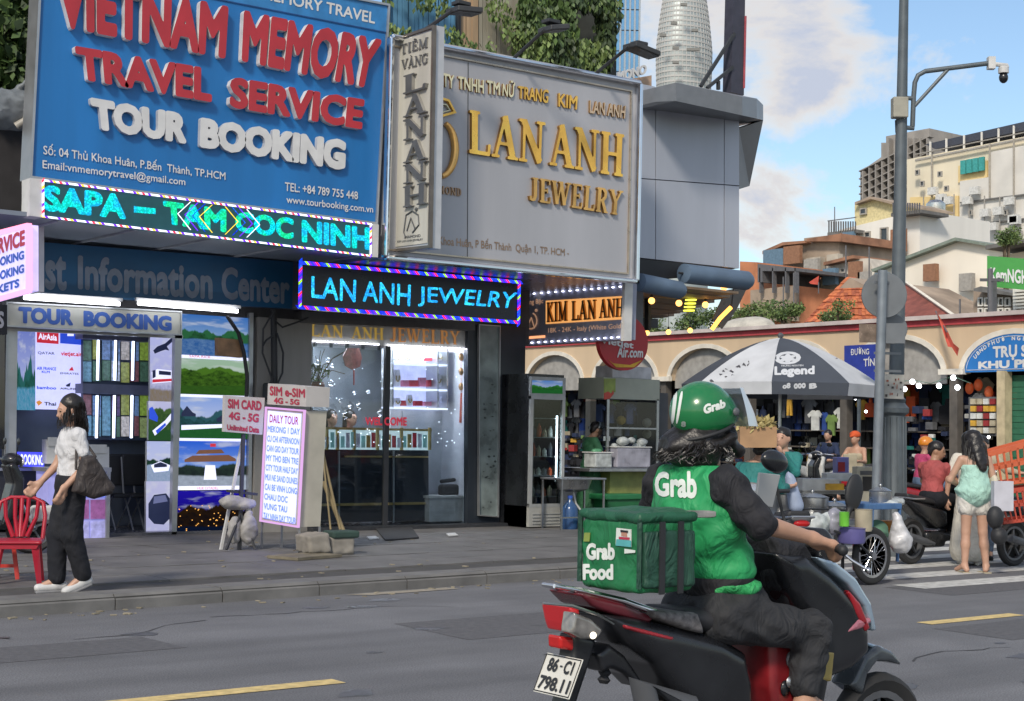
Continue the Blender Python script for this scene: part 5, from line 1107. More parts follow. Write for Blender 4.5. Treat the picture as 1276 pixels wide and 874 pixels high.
# blue travel sign
YS = 16.3
t = thing('blue_travel_sign', 'huge blue billboard with raised red and white lettering for a travel service', 'sign', tuple(Y(260, 250, YS)))
q = [(53, -76), (485, 6), (470, 279), (38, 222)]
m_ = MB(); m_.slab(q, 1, YS, .25); m_.obj('panel', mat('billboard_blue', (.012, .15, .42), .42, var=.17, scale=1.6, streak=True), t)
m_ = MB(); m_.slab([(53, -76), (485, 6), (482, 40), (51, -45)], 1, YS-.006, .004); m_.obj('header_band', mat('header_blue', (.03, .19, .45), .42), t)
m_ = MB(); m_.slab([(51, -45), (482, 40), (482, 41.5), (51, -43.5)], 1, YS-.012, .01); m_.obj('header_line', mat('deep_blue', (.008, .06, .2), .5), t)
frame(t, [(52, -78), (486.5, 5), (471, 280), (37, 222)], 1, YS-.03, .028, alu, .3)
red_l = mat('letter_red', (.42, .028, .04), .45, var=.12, scale=3); side_l = mat('letter_side_white', (.62, .6, .6), .5); white_l = mat('letter_white', (.62, .62, .62), .5, var=.08)
def raised(s, qd, off, yy, dep, mt, sd, tt):
 letters(bold2d(s, off, .03), qd, 1, yy-dep, dep, mt, tt, 'letter', each=True, side=sd)
raised('VIETNAM', [(70, -40), (285, 8), (281, 74), (72, 33)], .05, YS, .09, red_l, side_l, t)
raised('MEMORY', [(304, 12), (476, 49), (463, 112), (301, 77)], .05, YS, .09, red_l, side_l, t)
raised('TRAVEL', [(93, 57), (265, 86), (264, 128), (98, 99)], .05, YS, .09, red_l, side_l, t)
raised('SERVICE', [(287, 95), (455, 124), (451, 162), (286, 134)], .05, YS, .09, red_l, side_l, t)
gw = mat('letter_white_side', (.4, .42, .46), .5)
raised('TOUR', [(112, 121), (234, 142), (232, 180), (117, 161)], .065, YS, .06, white_l, gw, t)
raised('BOOKING', [(250, 146), (432, 175), (430, 213), (249, 184)], .065, YS, .06, white_l, gw, t)
for s_, qd, o_ in (('VIETNAM MEMORY TRAVEL', [(238, -36), (468, 16), (467, 30), (238, -21)], .02), ('Số: 04 Thủ Khoa Huân, P.Bến  Thành, TP.HCM', [(54, 178), (281, 212), (281, 226), (54, 194)], .012), ('Email:vnmemorytravel@gmail.com', [(53, 199), (231, 222), (231, 234), (53, 213)], .012), ('TEL: +84 789 755 448', [(355, 227), (446, 239), (446, 249), (355, 238)], .015), ('www.tourbooking.com.vn', [(357, 244), (465, 257), (465, 268), (357, 256)], .012)):
 small(s_, qd, 1, YS-.012, white_l, t, off=o_)
# LED ticker
t = thing('led_ticker', 'long cyan and green LED ticker reading SAPA TAM COC NINH under the blue billboard', 'sign', tuple(Y(260, 300, 16.2)))
YL = 16.22
m_ = MB(); m_.slab([(53, 224), (463, 279), (463, 319), (53, 270)], 1, YL, .2); m_.obj('panel', mat('led_panel_dark', (.012, .05, .06), .35, emit='063a40', es=.5), t)
for qd in ([(37, 222), (53, 223.5), (53, 271), (37, 269)], [(463, 279), (472, 280), (471, 321), (463, 320)]):
 m_ = MB(); m_.slab(qd, 1, YL-.004, .24); m_.obj('end_cap', wmet, t)
cy = glow('led_cyan', '18e8d8', 1.25, '22c8ff', 45); cg = glow('led_green', '20f0a0', 1.25, '10d8f0', 45); cb = glow('led_blue', '2a6cff', 1.4, '1030ff', 45); ly = glow('led_yellow', 'f0d040', 1.3); lr = glow('led_red', 'ff3050', 1.3); lw = glow('led_white', 'e8ecff', 1.5); lv = glow('led_violet', '6a20ff', 1.5)
for s_, qd, mm in (('SAPA', [(54, 230), (157, 243), (157, 274), (54, 263)], cy), ('TAM', [(203, 250), (282, 261), (282, 290), (205, 279)], cg), ('COC', [(293, 263), (366, 272), (366, 299), (293, 289)], cg), ('NINH', [(376, 274), (461, 284), (461, 312), (376, 302)], cy)):
 letters(bold2d(s_, .05, .035), qd, 1, YL-.004, 0, mm, t, 'led_letters', each=False)
m_ = MB(); m_.slab([(167, 257), (194, 260), (194, 267), (167, 265)], 1, YL-.004, .003); m_.obj('led_letters', cy, t)
for i, mm in enumerate((ly, cb, lv, lw)):
 for sg in (-1, 1):
  cx = 272; a = 8+i*9.0; yb, yt = 268, 0
  def ty(x): return 224+(x-53)*.1341
  m_ = MB(); x0 = cx+sg*a; x1 = cx+sg*(a+16 if i < 6 else a+14)
  m_.slab([(x0, ty(x0)+3), (x0+1.2, ty(x0)+3), (x1+1.2, ty(x1)+20), (x1, ty(x1)+20)], 1, YL-.006-.0003*i, .001); m_.slab([(x1, ty(x1)+20), (x1+1.2, ty(x1)+20), (x0+1.2, ty(x0)+38), (x0, ty(x0)+38)], 1, YL-.006-.0003*i, .001); m_.obj('led_chevron', mm, t, kind='stuff')
def led_border(t, qd, ax, val, w, n, cols, nm='led_border'):
 mp = quadmap(qd, ax, val); L = [(0, 1), (1, 1), (1, 0), (0, 0)]; b = MB(); off = V(0, 0, 0); off[ax] = .01
 p = [mp(*c) for c in L]; tot = [np.linalg.norm(p[(i+1) % 4]-p[i]) for i in range(4)]; k = 0; c = sum(p)/4
 for i in range(4):
  a, d = p[i], p[(i+1) % 4]; inw = (c-(a+d)/2); e = (d-a)/tot[i]; inw = inw-e*(inw@e); inw = inw/np.linalg.norm(inw)*w; m = max(2, int(n*tot[i]/sum(tot)))
  for s in range(m):
   f0, f1 = s/m, (s+.93)/m; b.m(cols[k % len(cols)]); k += 1
   sk = e*w*1.0
   b.prism([a+(d-a)*f0, a+(d-a)*f1, a+(d-a)*f1+inw+sk, a+(d-a)*f0+inw+sk], off)
 return b.obj(nm, None, t, kind='stuff')
led_border(t, [(53, 223.5), (463, 278.5), (463, 320), (53, 271)], 1, YL-.02, .02, 260, [lw, lw, lv, ly, lw, lr, lw, lv, lw])
# vertical jeweller's sign
XV = Y(540, 170, 15.45)[0]
t = thing('vertical_jeweller_sign', 'tall narrow cream sign with dark raised letters stacked down its face', 'sign', tuple(X(515, 312, XV)))
face = [(493, 47), (540, 31), (535, 309), (488, 314)]
m_ = MB(); p = [X(a, b, XV) for a, b in face]; m_.prism([x for x in p], (.17, 0, 0)); m_.obj('case', mat('brushed_metal_case', (.5, .51, .53), .4, .3, var=.08), t)
m_ = MB(); m_.slab([(496, 52), (537, 39), (532.5, 303), (492, 308)], 0, XV-.012, .01); m_.obj('face_panel', mat('dirty_cream_panel', (.46, .45, .40), .6, var=.25, scale=3, streak=True), t)
frame(t, face, 0, XV-.03, .035, mat('bronze_frame', (.16, .14, .12), .4, .5), .05)
dk = mat('dark_raised_letter', (.09, .095, .1), .5, var=.2); dks = mat('dark_letter_side', (.25, .24, .22), .6)
def rv(s, qd): letters(serif2d(s), qd, 0, XV-.06, .045, dk, t, 'letter', each=True, side=dks)
for s_, q_ in (('TIÊM', [(499, 53), (533, 43), (532, 59), (499, 68)]), ('VÀNG', [(500, 72), (533, 62), (532, 79), (500, 87)])): letters(serif2d(s_), q_, 0, XV-.03, .015, dk, t, 'letter', each=True, side=dks)
for s, y0, y1 in (('L', 95, 118), ('A', 121, 147), ('N', 150, 176), ('A', 178, 204), ('N', 206, 230), ('H', 233, 259)):
 rv(s, [(502, y0), (531, vp(502, y0, 531, VL)), (530, vp(502, y1, 530, VL)), (502, y1)])
m_ = MB(); m_.tube([X(505, 296, XV-.02), X(503, 290, XV-.02), X(506, 268, XV-.02), X(514, 263, XV-.02), X(521, 268, XV-.02), X(522, 280, XV-.02), X(514, 290, XV-.02)], .01, 5); m_.tube([X(507, 288, XV-.02), X(512, 272, XV-.02), X(517, 285, XV-.02)], .009, 5); m_.ball(X(519, 261, XV-.02), .025, 8, 6); m_.obj('ring_emblem', dk, t)
small('DIAMOND', [(504, 294), (524, 292), (524, 295.5), (504, 297.5)], 0, XV-.016, dk, t, off=.03); small('KIM LAN ANH JEWELRY', [(495, 300), (527, 297), (527, 300.5), (495, 303.5)], 0, XV-.016, dk, t, off=.03)
m_ = MB(); m_.bar(X(512, 120, XV)+V(.08, 0, 0), V(XV+.08, 16.35, X(512, 120, XV)[2]), .06); m_.obj('bracket', alu, t); m_ = MB(); m_.bar(X(512, 280, XV)+V(.08, 0, 0), V(XV+.08, 16.35, X(512, 280, XV)[2]), .06); m_.obj('bracket', alu, t)
m_ = MB(); m_.slab([(474, 60), (492, 45), (488, 325), (470, 325)], 1, 16.5, .2); m_.obj('beige_mullion', mat('beige_aluminium', (.33, .31, .27), .5), row)
# grey LAN ANH billboard
YN = 16.2
t = thing('jewellery_billboard', 'large grey billboard with raised gold letters in a silver frame', 'sign', tuple(Y(640, 335, YN)))
q = [(487, 49), (795, 107), (790, 348), (480, 318)]
m_ = MB(); m_.slab(q, 1, YN+.03, .22); m_.obj('panel', mat('grey_composite', (.39, .395, .425), .42, .12, var=.11, scale=1.4, streak=True), t)
for x, y0, y1 in ((583, 78, 322),): m_ = MB(); m_.slab([(x, y0), (x+1, y0), (x, y1), (x-1, y1)], 1, YN+.026, .003); m_.obj('panel_seam', dk, t)
sil = mat('polished_silver', (.72, .73, .76), .14, 1., var=.06)
m_ = MB()
pc = [Y(a, b, YN-.02) for a, b in ((487, 46), (797, 104), (792, 351), (480, 321))]
for i in range(4):
 m_ = MB(); m_.bar(pc[i], pc[(i+1) % 4], .11, .07); m_.obj('frame_bar', sil, t, bevel=.025)
m_ = MB(); m_.ring([(490, 56), (788, 113), (784, 342), (483, 312)], 1, YN+.0, .03, .02); m_.obj('inner_frame', mat('champagne_trim', (.5, .42, .33), .3, .8), t)
gold = mat('polished_gold', (1., .56, .11), .26, .65, var=.3, scale=2.5); golds = mat('gold_side', (.4, .22, .07), .35, .9, var=.2); pale = mat('pale_gold_letter', (.72, .68, .46), .4, .2); bro = mat('bronze_letter', (.33, .22, .15), .35, .6, var=.3, scale=3)
def rg(s, qd, mt=gold, sd=golds, d=.05, serif=True, off=.02): letters(serif2d(s) if serif else bold2d(s, off, .04), qd, 1, YN+.03-d, d, mt, t, 'letter', each=True, side=sd)
rg('LAN', [(585, 136), (680, 152), (678, 206), (585, 191)]); rg('ANH', [(685, 152), (778, 167), (776, 221), (685, 206)])
rg('JEWELRY', [(660, 220), (777, 238), (774, 269), (660, 250)], mat('aged_gold', (.78, .44, .14), .3, .8, var=.4, scale=3))
for s_, qd, mm in (('TY', [(552, 91), (566, 94), (566, 111), (552, 108)], pale), ('TNHH', [(571, 95), (603, 100), (603, 117), (571, 111)], pale), ('TM', [(607, 100), (623, 103), (623, 119), (607, 117)], pale), ('NỮ', [(627, 99), (642, 101), (641, 122), (626, 120)], pale), ('TRANG', [(646, 107), (684, 112), (683, 129), (646, 123)], gold), ('KIM', [(696, 116), (720, 120), (719, 137), (696, 133)], gold), ('LAN ANH', [(735, 125), (780, 132), (779, 148), (735, 141)], mat('rose_gold', (.8, .55, .35), .25, .8))):
 rg(s_, qd, mm, golds, .03, False)
small('Khoa Huân, P Bến Thành  Quận 1, TP. HCM -', [(547, 291), (709, 308), (709, 322), (547, 308)], 1, YN+.024, bro, t, off=.012)
rg('MOND', [(546, 231), (575, 235), (575, 245), (546, 241)], bro, golds, .02)
m_ = MB(); m_.tube([Y(549+18*math.sin(a), 186-34*math.cos(a), YN) for a in np.linspace(.35, math.pi-.1, 14)], [.035+.02*math.sin(a) for a in np.linspace(0, math.pi, 14)], 8); m_.obj('gold_ring', MATS['aged_gold'], t, smooth=60)
m_ = MB(); m_.ring([(549, 121), (560, 124), (569, 141), (551, 146), (543, 137)], 1, YN-.02, .05, .03); m_.obj('gold_diamond', gold, t); m_ = MB(); m_.ring([(551, 129), (557, 130), (562, 138), (551, 141)], 1, YN-.01, .03, .015); m_.obj('gold_diamond', pale, t)
# LED shop name
YE = 17.1
t = thing('led_shop_name', 'dark LED board with bright blue letters and a rainbow border over the jewellery door', 'sign', tuple(Y(510, 400, YE)))
q = [(373, 325), (649, 350), (648, 404), (372, 385)]
m_ = MB(); m_.slab(q, 1, YE, .16); m_.obj('panel', mat('led_black', (.012, .014, .025), .3), t)
lb = glow('led_sky_blue', '28a8ff', 1.45, '38d0ff', 40)
for s_, qd in (('LAN', [(388, 344), (444, 349), (443, 377), (388, 371)]), ('ANH', [(452, 350), (512, 355), (511, 382), (452, 376)]), ('JEWELRY', [(521, 357), (645, 365), (638, 391), (521, 382)])):
 letters(bold2d(s_, .012, .03), qd, 1, YE-.004, 0, lb, t, 'led_letters', each=False)
led_border(t, q, 1, YE-.02, .045, 220, [glow('led_deep_blue', '2030ff', 1.6), cb, glow('led_lime', 'a0e020', 1.1), lv, MATS['led_deep_blue'], lv, lr, cb])
# small perpendicular sign with lamp border
XK = Y(781, 390, 16.45)[0]
t = thing('side_jewellery_sign', 'grey side sign with dark letters on a glowing amber strip and a dotted lamp border', 'sign', tuple(X(715, 430, XK)))
q = [(650, 364), (781, 353), (779, 423), (648, 431)]
m_ = MB(); m_.slab(q, 0, XK, .2); m_.obj('panel', mat('slate_panel', (.29, .305, .39), .5, var=.1), t)
m_ = MB(); m_.slab([(680, 375), (778, 369), (777, 398), (680, 404)], 0, XK-.01, .008); m_.obj('glow_panel', mat('amber_glow', (.6, .35, .12), .5, emit='f0a860', es=.62), t)
letters(serif2d('KIM'), [(681, 377), (706, 375), (706, 400), (681, 402)], 0, XK-.05, .03, mat('copper_letter', (.2, .11, .05), .4, .5), t, 'letter', side=golds); letters(serif2d('LAN'), [(712, 375), (742, 373), (742, 398), (712, 400)], 0, XK-.05, .03, MATS['copper_letter'], t, 'letter', side=golds); letters(serif2d('ANH'), [(746, 373), (777, 371), (776, 395), (746, 397)], 0, XK-.05, .03, MATS['copper_letter'], t, 'letter', side=golds)
small('18K - 24K - Italy (White Gold)', [(683, 409), (776, 403), (776, 411), (683, 417)], 0, XK-.004, mat('sign_tan', (.5, .38, .3), .5, emit='c09070', es=.35), t, off=.01); small('Vàng Bạc', [(653, 374), (677, 372), (677, 380), (653, 382)], 0, XK-.004, MATS['sign_tan'], t, off=.02)
m_ = MB(); m_.tube([X(656+8*math.sin(a)+5, 400-10*math.cos(a), XK-.02) for a in np.linspace(.4, 5.9, 16)], .012, 5); m_.tube([X(657, 408, XK-.02), X(662, 396, XK-.02), X(666, 409, XK-.02)], .011, 5); m_.ball(X(668, 387, XK-.02), .025, 6, 5); m_.obj('ring_emblem', MATS['sign_tan'], t)
m_ = MB(); m_.slab([(652, 420), (679, 418), (679, 421), (652, 423)], 0, XK-.01, .005); m_.obj('orange_strip', glow('orange_strip', 'f0a070', 1), t)
for (a, c, n_) in (((654, 367), (779, 357), 14), ((652, 428), (776, 420), 15), ((651, 375), (650, 420), 4), ((780, 363), (778, 412), 4)):
 for i in range(n_):
  f = (i+.3)/n_; x, y = a[0]+(c[0]-a[0])*f, a[1]+(c[1]-a[1])*f
  m_ = MB(); m_.ball(X(x, y, XK-.03), (.018, .03, .014), 8, 5); m_.obj('border_bulb', glow('border_bulb', 'dfe2ff', 2.4), t)
m_ = MB(); m_.slab([(779, 350), (789, 349), (787, 425), (777, 425)], 1, 16.38, .06); m_.obj('end_frame', wmet, t)
# floodlights on arms
for a, el, hd, lab in (((497, 60), (563, 14), (594, 12), 'dark floodlight on a thin arm above the vertical sign'), ((640, 73), (678, 38), (702, 32), 'dark floodlight on an arm in front of the hanging vines'), ((742, 92), (784, 58), (815, 66), 'dark floodlight on an arm at the right top of the grey billboard')):
 t = thing('floodlight', lab, 'lamp', tuple(Y(*a, 16.2)), 'floodlights above the jewellery billboard')
 m_ = MB(); m_.tube([Y(*a, 16.3), Y(*el, 15.4)], .025, 6); m_.obj('arm', darkm, t)
 p0, p1 = Y(*el, 15.4), Y(*hd, 15.3); m_ = MB(); e = (p1-p0)/np.linalg.norm(p1-p0)
 m_.prism([p0+V(0, -.14, .05), p0+V(0, .14, .05), p1+V(0, .14, .0), p1+V(0, -.14, .0)], (0, 0, -.07)); m_.obj('head', darkm, t, bevel=.012)
 m_ = MB(); m_.box((p0+p1)/2+V(-.05, 0, .07), (.2, .16, .05)); m_.obj('driver_box', darkm, t, bevel=.01)
 m_ = MB(); m_.prism([p0+e*.04+V(0, -.11, -.022), p0+e*.04+V(0, .11, -.022), p1+V(0, .11, -.072), p1+V(0, -.11, -.072)], (0, 0, -.004)); m_.obj('lens', glassd, t)
# ------------------------------------------------------------------ upper storey with planks and vines behind the billboard
t = thing('plank_facade', 'set-back upper storey of blue and brown wooden planks hung with vines', 'building', tuple(Y(620, 100, 20.5)))
bp = [mat('blue_plank', (.1, .26, .42), .6, var=.35, scale=3, streak=True), mat('brown_plank', (.34, .24, .15), .8, var=.35, scale=4, streak=True), mat('grey_plank', (.32, .3, .24), .85, var=.3, scale=4, streak=True)]
x = 484; rng = np.random.default_rng(12)
while x < 700:
 w = rng.uniform(5, 8.5); k = 0 if x < 572 else (1 if x < 592 else 2)
 if x > 645: w = 9;
 m_ = MB(); m_.slab([(x, -40), (x+w-.8, -40), (x+w-.8, 120), (x, 120)], 1, 20.5+rng.uniform(-.02, .02), .08); m_.obj('plank', bp[k] if x < 645 else mat('dark_plank', (.05, .05, .045), .8), t); x += w
for x in (484, 570, 572): m_ = MB(); m_.slab([(x, -40), (x+2.5, -40), (x+2.5, 120), (x, 120)], 1, 20.42, .06); m_.obj('post', darkm, t)
m_ = MB(); m_.slab([(480, -40), (768, -40), (768, 130), (480, 130)], 1, 20.7, .1); m_.obj('backing_wall', mat('dark_backing', (.05, .055, .05), .9), t)  # plain dark wall behind planks and vines
rng = np.random.default_rng(33)
cl = [(Y(x, y, 20.15), (.3, .2, .45)) for x, y in ((665, 5), (690, 20), (712, 10), (735, 15), (752, 30), (748, 60), (730, 50), (712, 60), (690, 60), (672, 75), (668, 40), (738, 85), (700, 85), (757, 5), (720, 35), (650, 60), (655, 20))]
vine = leaves(cl, 9000, .12, rng, hang=True); vine.obj('hanging_vines', None, None, label='thick curtain of hanging green vines beside the glass tower', cat='vines', kind='stuff')
cl = [(Y(x, y, 20.2), (.3, .1, .28)) for x, y in ((495, -5), (520, -8), (545, 0), (497, 25), (560, 50), (575, 55), (492, 60), (600, 58), (640, 40), (622, 10))]
leaves(cl, 1300, .1, rng, [leafs[1], leafs[2], leafs[1]], hang=True).obj('wall_creeper', None, None, label='sparse creeper trailing over the blue and brown planks', cat='vines', kind='stuff')
t = thing('roof_letters', 'small pale roof letters beside the curved tower', 'sign', tuple(Y(785, 100, 30)))
letters(bold2d('MONO', .03, .05), [(770, 90), (806, 80), (806, 92), (770, 103)], 1, 26, .05, wmet, t, 'letter', side=gw)
m_ = MB(); m_.slab([(766, 102), (812, 94), (812, 108), (766, 120)], 1, 26.2, .1); m_.obj('parapet', mat('tan_parapet', (.4, .28, .2), .8), t)
# ------------------------------------------------------------------ corner building: grey cladding, wedge cap, mast, awnings
c_b = thing('corner_building', 'grey metal-clad corner building with a slanted cap and rolled awnings', 'building', tuple(Y(860, 340, 17.3)))
YC = 17.3
clad = mat('blue_grey_cladding', (.40, .425, .49), .42, .15, var=.12, scale=1.2, streak=True)
for (x0, x1) in ((770, 816.5), (817.5, 902), (903, 921)):
 m_ = MB(); a = [(x0, 60), (x1, 60), (x1, vp(x0, 212, x1, VR)+(x1-x0)*.04), (x0, 212+(x0-817)*.075)]
 top = 110 if x0 > 780 else 80
 yt = lambda x: 104+(x-795)*.2 if x < 817 else 120
 yb = lambda x: 224+(x-817)*.075
 m_.slab([(x0, yt(x0)), (x1, yt(x1)), (x1, yb(x1)-.6), (x0, yb(x0)-.6)], 1, YC, .08); m_.obj('cladding_panel', clad, c_b)
 y2 = lambda x: 321+(x-795)*.108
 m_ = MB(); m_.slab([(x0, yb(x0)+.6), (x1, yb(x1)+.6), (x1, y2(x1)), (x0, y2(x0))], 1, YC, .08); m_.obj('cladding_panel', clad, c_b)
xa, xb_ = Y(772, 300, YC)[0], Y(921, 330, YC)[0]; z0, z1 = Y(921, 335, YC)[2], Y(870, 120, YC)[2]
m_ = MB(); m_.box2((xa, YC+.09, z0), (xb_-.01, YC+5.5, z1-.1)); m_.obj('body', mat('dark_core', (.1, .1, .11), .8), c_b)
# cap
p = [Y(817, 109, 16.9), Y(842, 103, 16.5), Y(925, 121, 16.5), Y(943, 123, 16.9), Y(951, 131, 17.6)]
qb = [Y(817, 127, 16.9), Y(842, 126, 16.5), Y(925, 144, 16.5), Y(943, 148, 16.9), Y(951, 150, 17.6)]
back = [V(p[0][0], 22, p[0][2]), V(p[4][0]+.5, 22, p[4][2])]; backb = [V(qb[0][0], 22, qb[0][2]), V(qb[4][0]+.5, 22, qb[4][2])]
m_ = MB(); n_ = len(p); vs = p+[back[1], back[0]]+qb+[backb[1], backb[0]]; N7 = n_+2
m_.add(vs, [(i, i+1, i+1+N7, i+N7) for i in range(N7-1)]+[(N7-1, 0, N7, 2*N7-1), tuple(range(N7-1, -1, -1)), tuple(range(N7, 2*N7))]); m_.obj('cap', mat('cap_metal', (.19, .2, .215), .4, .3, var=.1), c_b)
# underside of the cap sweeping back to the side wall
m_ = MB(); m_.prism([Y(921, 160, YC), Y(921, 236, YC), Y(934, 232, 17.9), Y(951, 150, 17.6)], (.01, .25, 0)); m_.obj('side_fin', mat('dark_fin', (.11, .11, .12), .5), c_b)
# mast
mt_ = thing('roof_mast', 'dark square mast with slanted struts standing on the corner building', 'mast', tuple(Y(920, 118, 18)))
m_ = MB(); m_.slab([(915, -40), (929, -40), (927, 119), (911, 115)], 1, 18, .2); m_.obj('column', mat('mast_violet_black', (.04, .04, .06), .5), mt_)
m_ = MB(); m_.slab([(929, 20), (930.5, 20), (928.5, 110), (927, 110)], 1, 17.98, .05); m_.obj('neon_edge', mat('dull_red_edge', (.4, .08, .1), .5), mt_)
for a, c in (((873, 108), (915, 42)), ((881, 110), (913, 84)), ((895, 101), (895, 112))): m_ = MB(); m_.bar(Y(*a, 18), Y(*c, 18), .05); m_.obj('strut', darkm, mt_)
# awning rolls
aw = mat('blue_awning', (.10, .15, .22), .5, var=.15, scale=3)
for a, c, yy, r, lab in (((797, 352), (846, 362), 16.9, .14, 'lower rolled blue awning beside the billboard end'), ((852, 341), (930, 350), 17.0, .155, 'upper rolled blue awning under the grey cladding')):
 t = thing('rolled_awning', lab, 'awning', tuple(Y(*a, yy)), 'rolled blue awnings on the corner building')
 m_ = MB(); A, C_ = Y(*a, yy), Y(*c, yy); e = (C_-A)/np.linalg.norm(C_-A); m_.tube([A-e*.02, A, C_, C_+e*.08], [r*.6, r, r, r*.7], 16); m_.obj('canvas_roll', aw, t, smooth=50)
 m_ = MB(); m_.tube([A-e*.1, C_+e*.12], .02, 6); m_.obj('roller_bar', darkm, t)
m_ = MB(); m_.slab([(792, 322), (850, 328), (851, 346), (795, 349)], 1, 17.25, .3); m_.obj('signboard_back', blk, c_b)
# plank ceiling under the upper storey and post
wood = mat('dim_wood_ceiling', (.26, .19, .13), .6, var=.25, scale=4)
zc = Y(860, 362, 17.6)[2]
for i in range(11):
 y0 = 17.45+i*.45; m_ = MB(); m_.box2((xa-.4, y0, zc-.015*(i % 2)), (xb_+.15+i*.27, y0+.43, zc+.04)); m_.obj('ceiling_plank', wood, c_b)
m_ = MB(); m_.box2((xa-.4, 22.4, zc-.18), (xb_+3, 22.55, zc)); m_.obj('rear_beam', darkm, c_b)
m_ = MB(); m_.slab([(789, 350), (802, 350), (801, 428), (789, 428)], 1, 17.4, .2); m_.obj('hanging_box', mat('post_grey', (.12, .12, .125), .5), c_b);
m_ = MB(); m_.slab([(808, 372), (811, 372), (811, 412), (808, 412)], 1, 19, .1); m_.obj('thin_post', darkm, c_b)
warm = glow('warm_bulb', 'ffb45c', 2.6)
for i, (x, y, yy) in enumerate(((812, 375, 18.4), (846, 378, 18.4), (879, 380, 18.4), (902, 359, 18.0), (806, 415, 21), (833, 414, 21), (860, 412, 21))):
 t = thing('hanging_bulb', 'warm glowing bulb '+['nearest the post under the wooden ceiling', 'middle of the upper row under the wooden ceiling', 'right of the yellow lantern under the wooden ceiling', 'tucked up under the upper awning roll', 'at the left of the low row over the market roof', 'in the middle of the low row over the market roof', 'at the right of the low row over the market roof'][i], 'lamp', tuple(Y(x, y, yy)), 'warm bulbs under the corner canopy')
 m_ = MB(); m_.ball(Y(x, y, yy), .055 if i < 4 else .05, 10, 7); m_.obj('bulb', warm, t, smooth=60)
 m_ = MB(); p0 = Y(x, y, yy); m_.tube([p0+V(0, 0, .05), p0+V(0, 0, .1)], .022, 6); m_.tube([p0+V(0, 0, .1), (p0[0], p0[1], zc+.0 if i < 4 else p0[2]+.5)], .006, 4); m_.obj('socket', darkm, t)
t = thing('tube_lamp', 'bright slanted warm tube light at the edge of the canopy', 'lamp', tuple(Y(898, 396, 18)))
m_ = MB(); m_.tube([Y(887, 411, 18.2), Y(897, 397, 18.1), Y(911, 383, 18)], .035, 8); m_.obj('tube', glow('warm_tube', 'ffb04c', 2.4), t, smooth=60); m_ = MB(); m_.tube([Y(886, 408, 18.25), Y(912, 379, 18.05), Y(916, 340, 18)], .015, 5); m_.obj('fitting', darkm, t)
t = thing('slatted_lantern', 'small yellow lantern of four glowing slats under the canopy', 'lamp', tuple(Y(861, 388, 18.6)))
for i in range(4): m_ = MB(); m_.slab([(857-i*.8, 373+i*4.4), (868-i*.8, 373+i*4.4), (868-i*.8, 374.8+i*4.4), (857-i*.8, 374.8+i*4.4)], 1, 18.6, .06); m_.obj('slat', glow('yellow_slat', 'e8e850', 1.8), t)
m_ = MB(); m_.slab([(858, 371), (867, 371), (865, 389), (856, 389)], 1, 18.65, .02); m_.obj('back', mat('olive_back', (.2, .2, .03), .5), t)
# slanted glass screen at the canopy's end
m_ = MB(); m_.slab([(905, 362), (932, 357), (918, 386), (900, 410), (888, 398)], 1, 18.3, .02); m_.obj('side_screen', mat('smoked_screen', (.1, .085, .075), .3), c_b)
# ================================================================== STREET THINGS
def placed(t, pos, ang):
 t.location = Vector(pos); t.rotation_euler = (0, 0, ang); return t
steel = mat('brushed_steel', (.42, .43, .44), .3, .9, var=.15, scale=8)
rubber = mat('tyre_rubber', (.022, .022, .023), .8, var=.2, scale=20)
chrome = mat('chrome', (.7, .7, .72), .12, 1., var=.05)
blackp = mat('gloss_black_plastic', (.012, .013, .016), .28, var=.3, scale=5, coat=.15)
greyp = mat('grey_plastic', (.09, .095, .105), .5, var=.2)
redp = mat('red_scooter_paint', (.30, .012, .02), .3, var=.2, coat=.4)
def wheel(t, c, r, spokes='alloy', axis=1, name='wheel', w=.05):
 prof = [(r-.075, -w*.5), (r-.03, -w*.9), (r-.008, -w*.55), (r, 0), (r-.008, w*.55), (r-.03, w*.9), (r-.075, w*.5), (r-.075, -w*.5)]
 b = MB(); b.lathe(prof, c, 28, axis=1); ty = b.obj(name, rubber, t, smooth=50)
 b = MB(); b.lathe([(r-.1, -w*.55), (r-.072, -w*.6), (r-.072, w*.6), (r-.1, w*.55), (r-.1, -w*.55)], c, 28, axis=1); b.lathe([(0, -w*1.1), (.04, -w*1.1), (.04, w*1.1), (0, w*1.1)], c, 12, axis=1)
 c = V(*c)
 if spokes == 'alloy':
  for k in range(5):
   a = 2*math.pi*k/5+.3; d = V(math.cos(a), 0, math.sin(a)); b.bar(c, c+d*(r-.09), .02, .03, up=(0, 1, 0))
 b.obj('rim', chrome if spokes == 'wire' else greyp, ty, smooth=40)
 if spokes == 'wire':
  b = MB()
  for k in range(28):
   a = 2*math.pi*k/28; d = V(math.cos(a), 0, math.sin(a)); n_ = V(-d[2], 0, d[0]); sg = 1 if k % 2 else -1
   b.tube([c+n_*.03*sg+V(0, .02*sg, 0), c+d*(r-.085)], .0022, 4, caps=False)
  b.obj('spokes', chrome, ty, kind='stuff')
 return ty
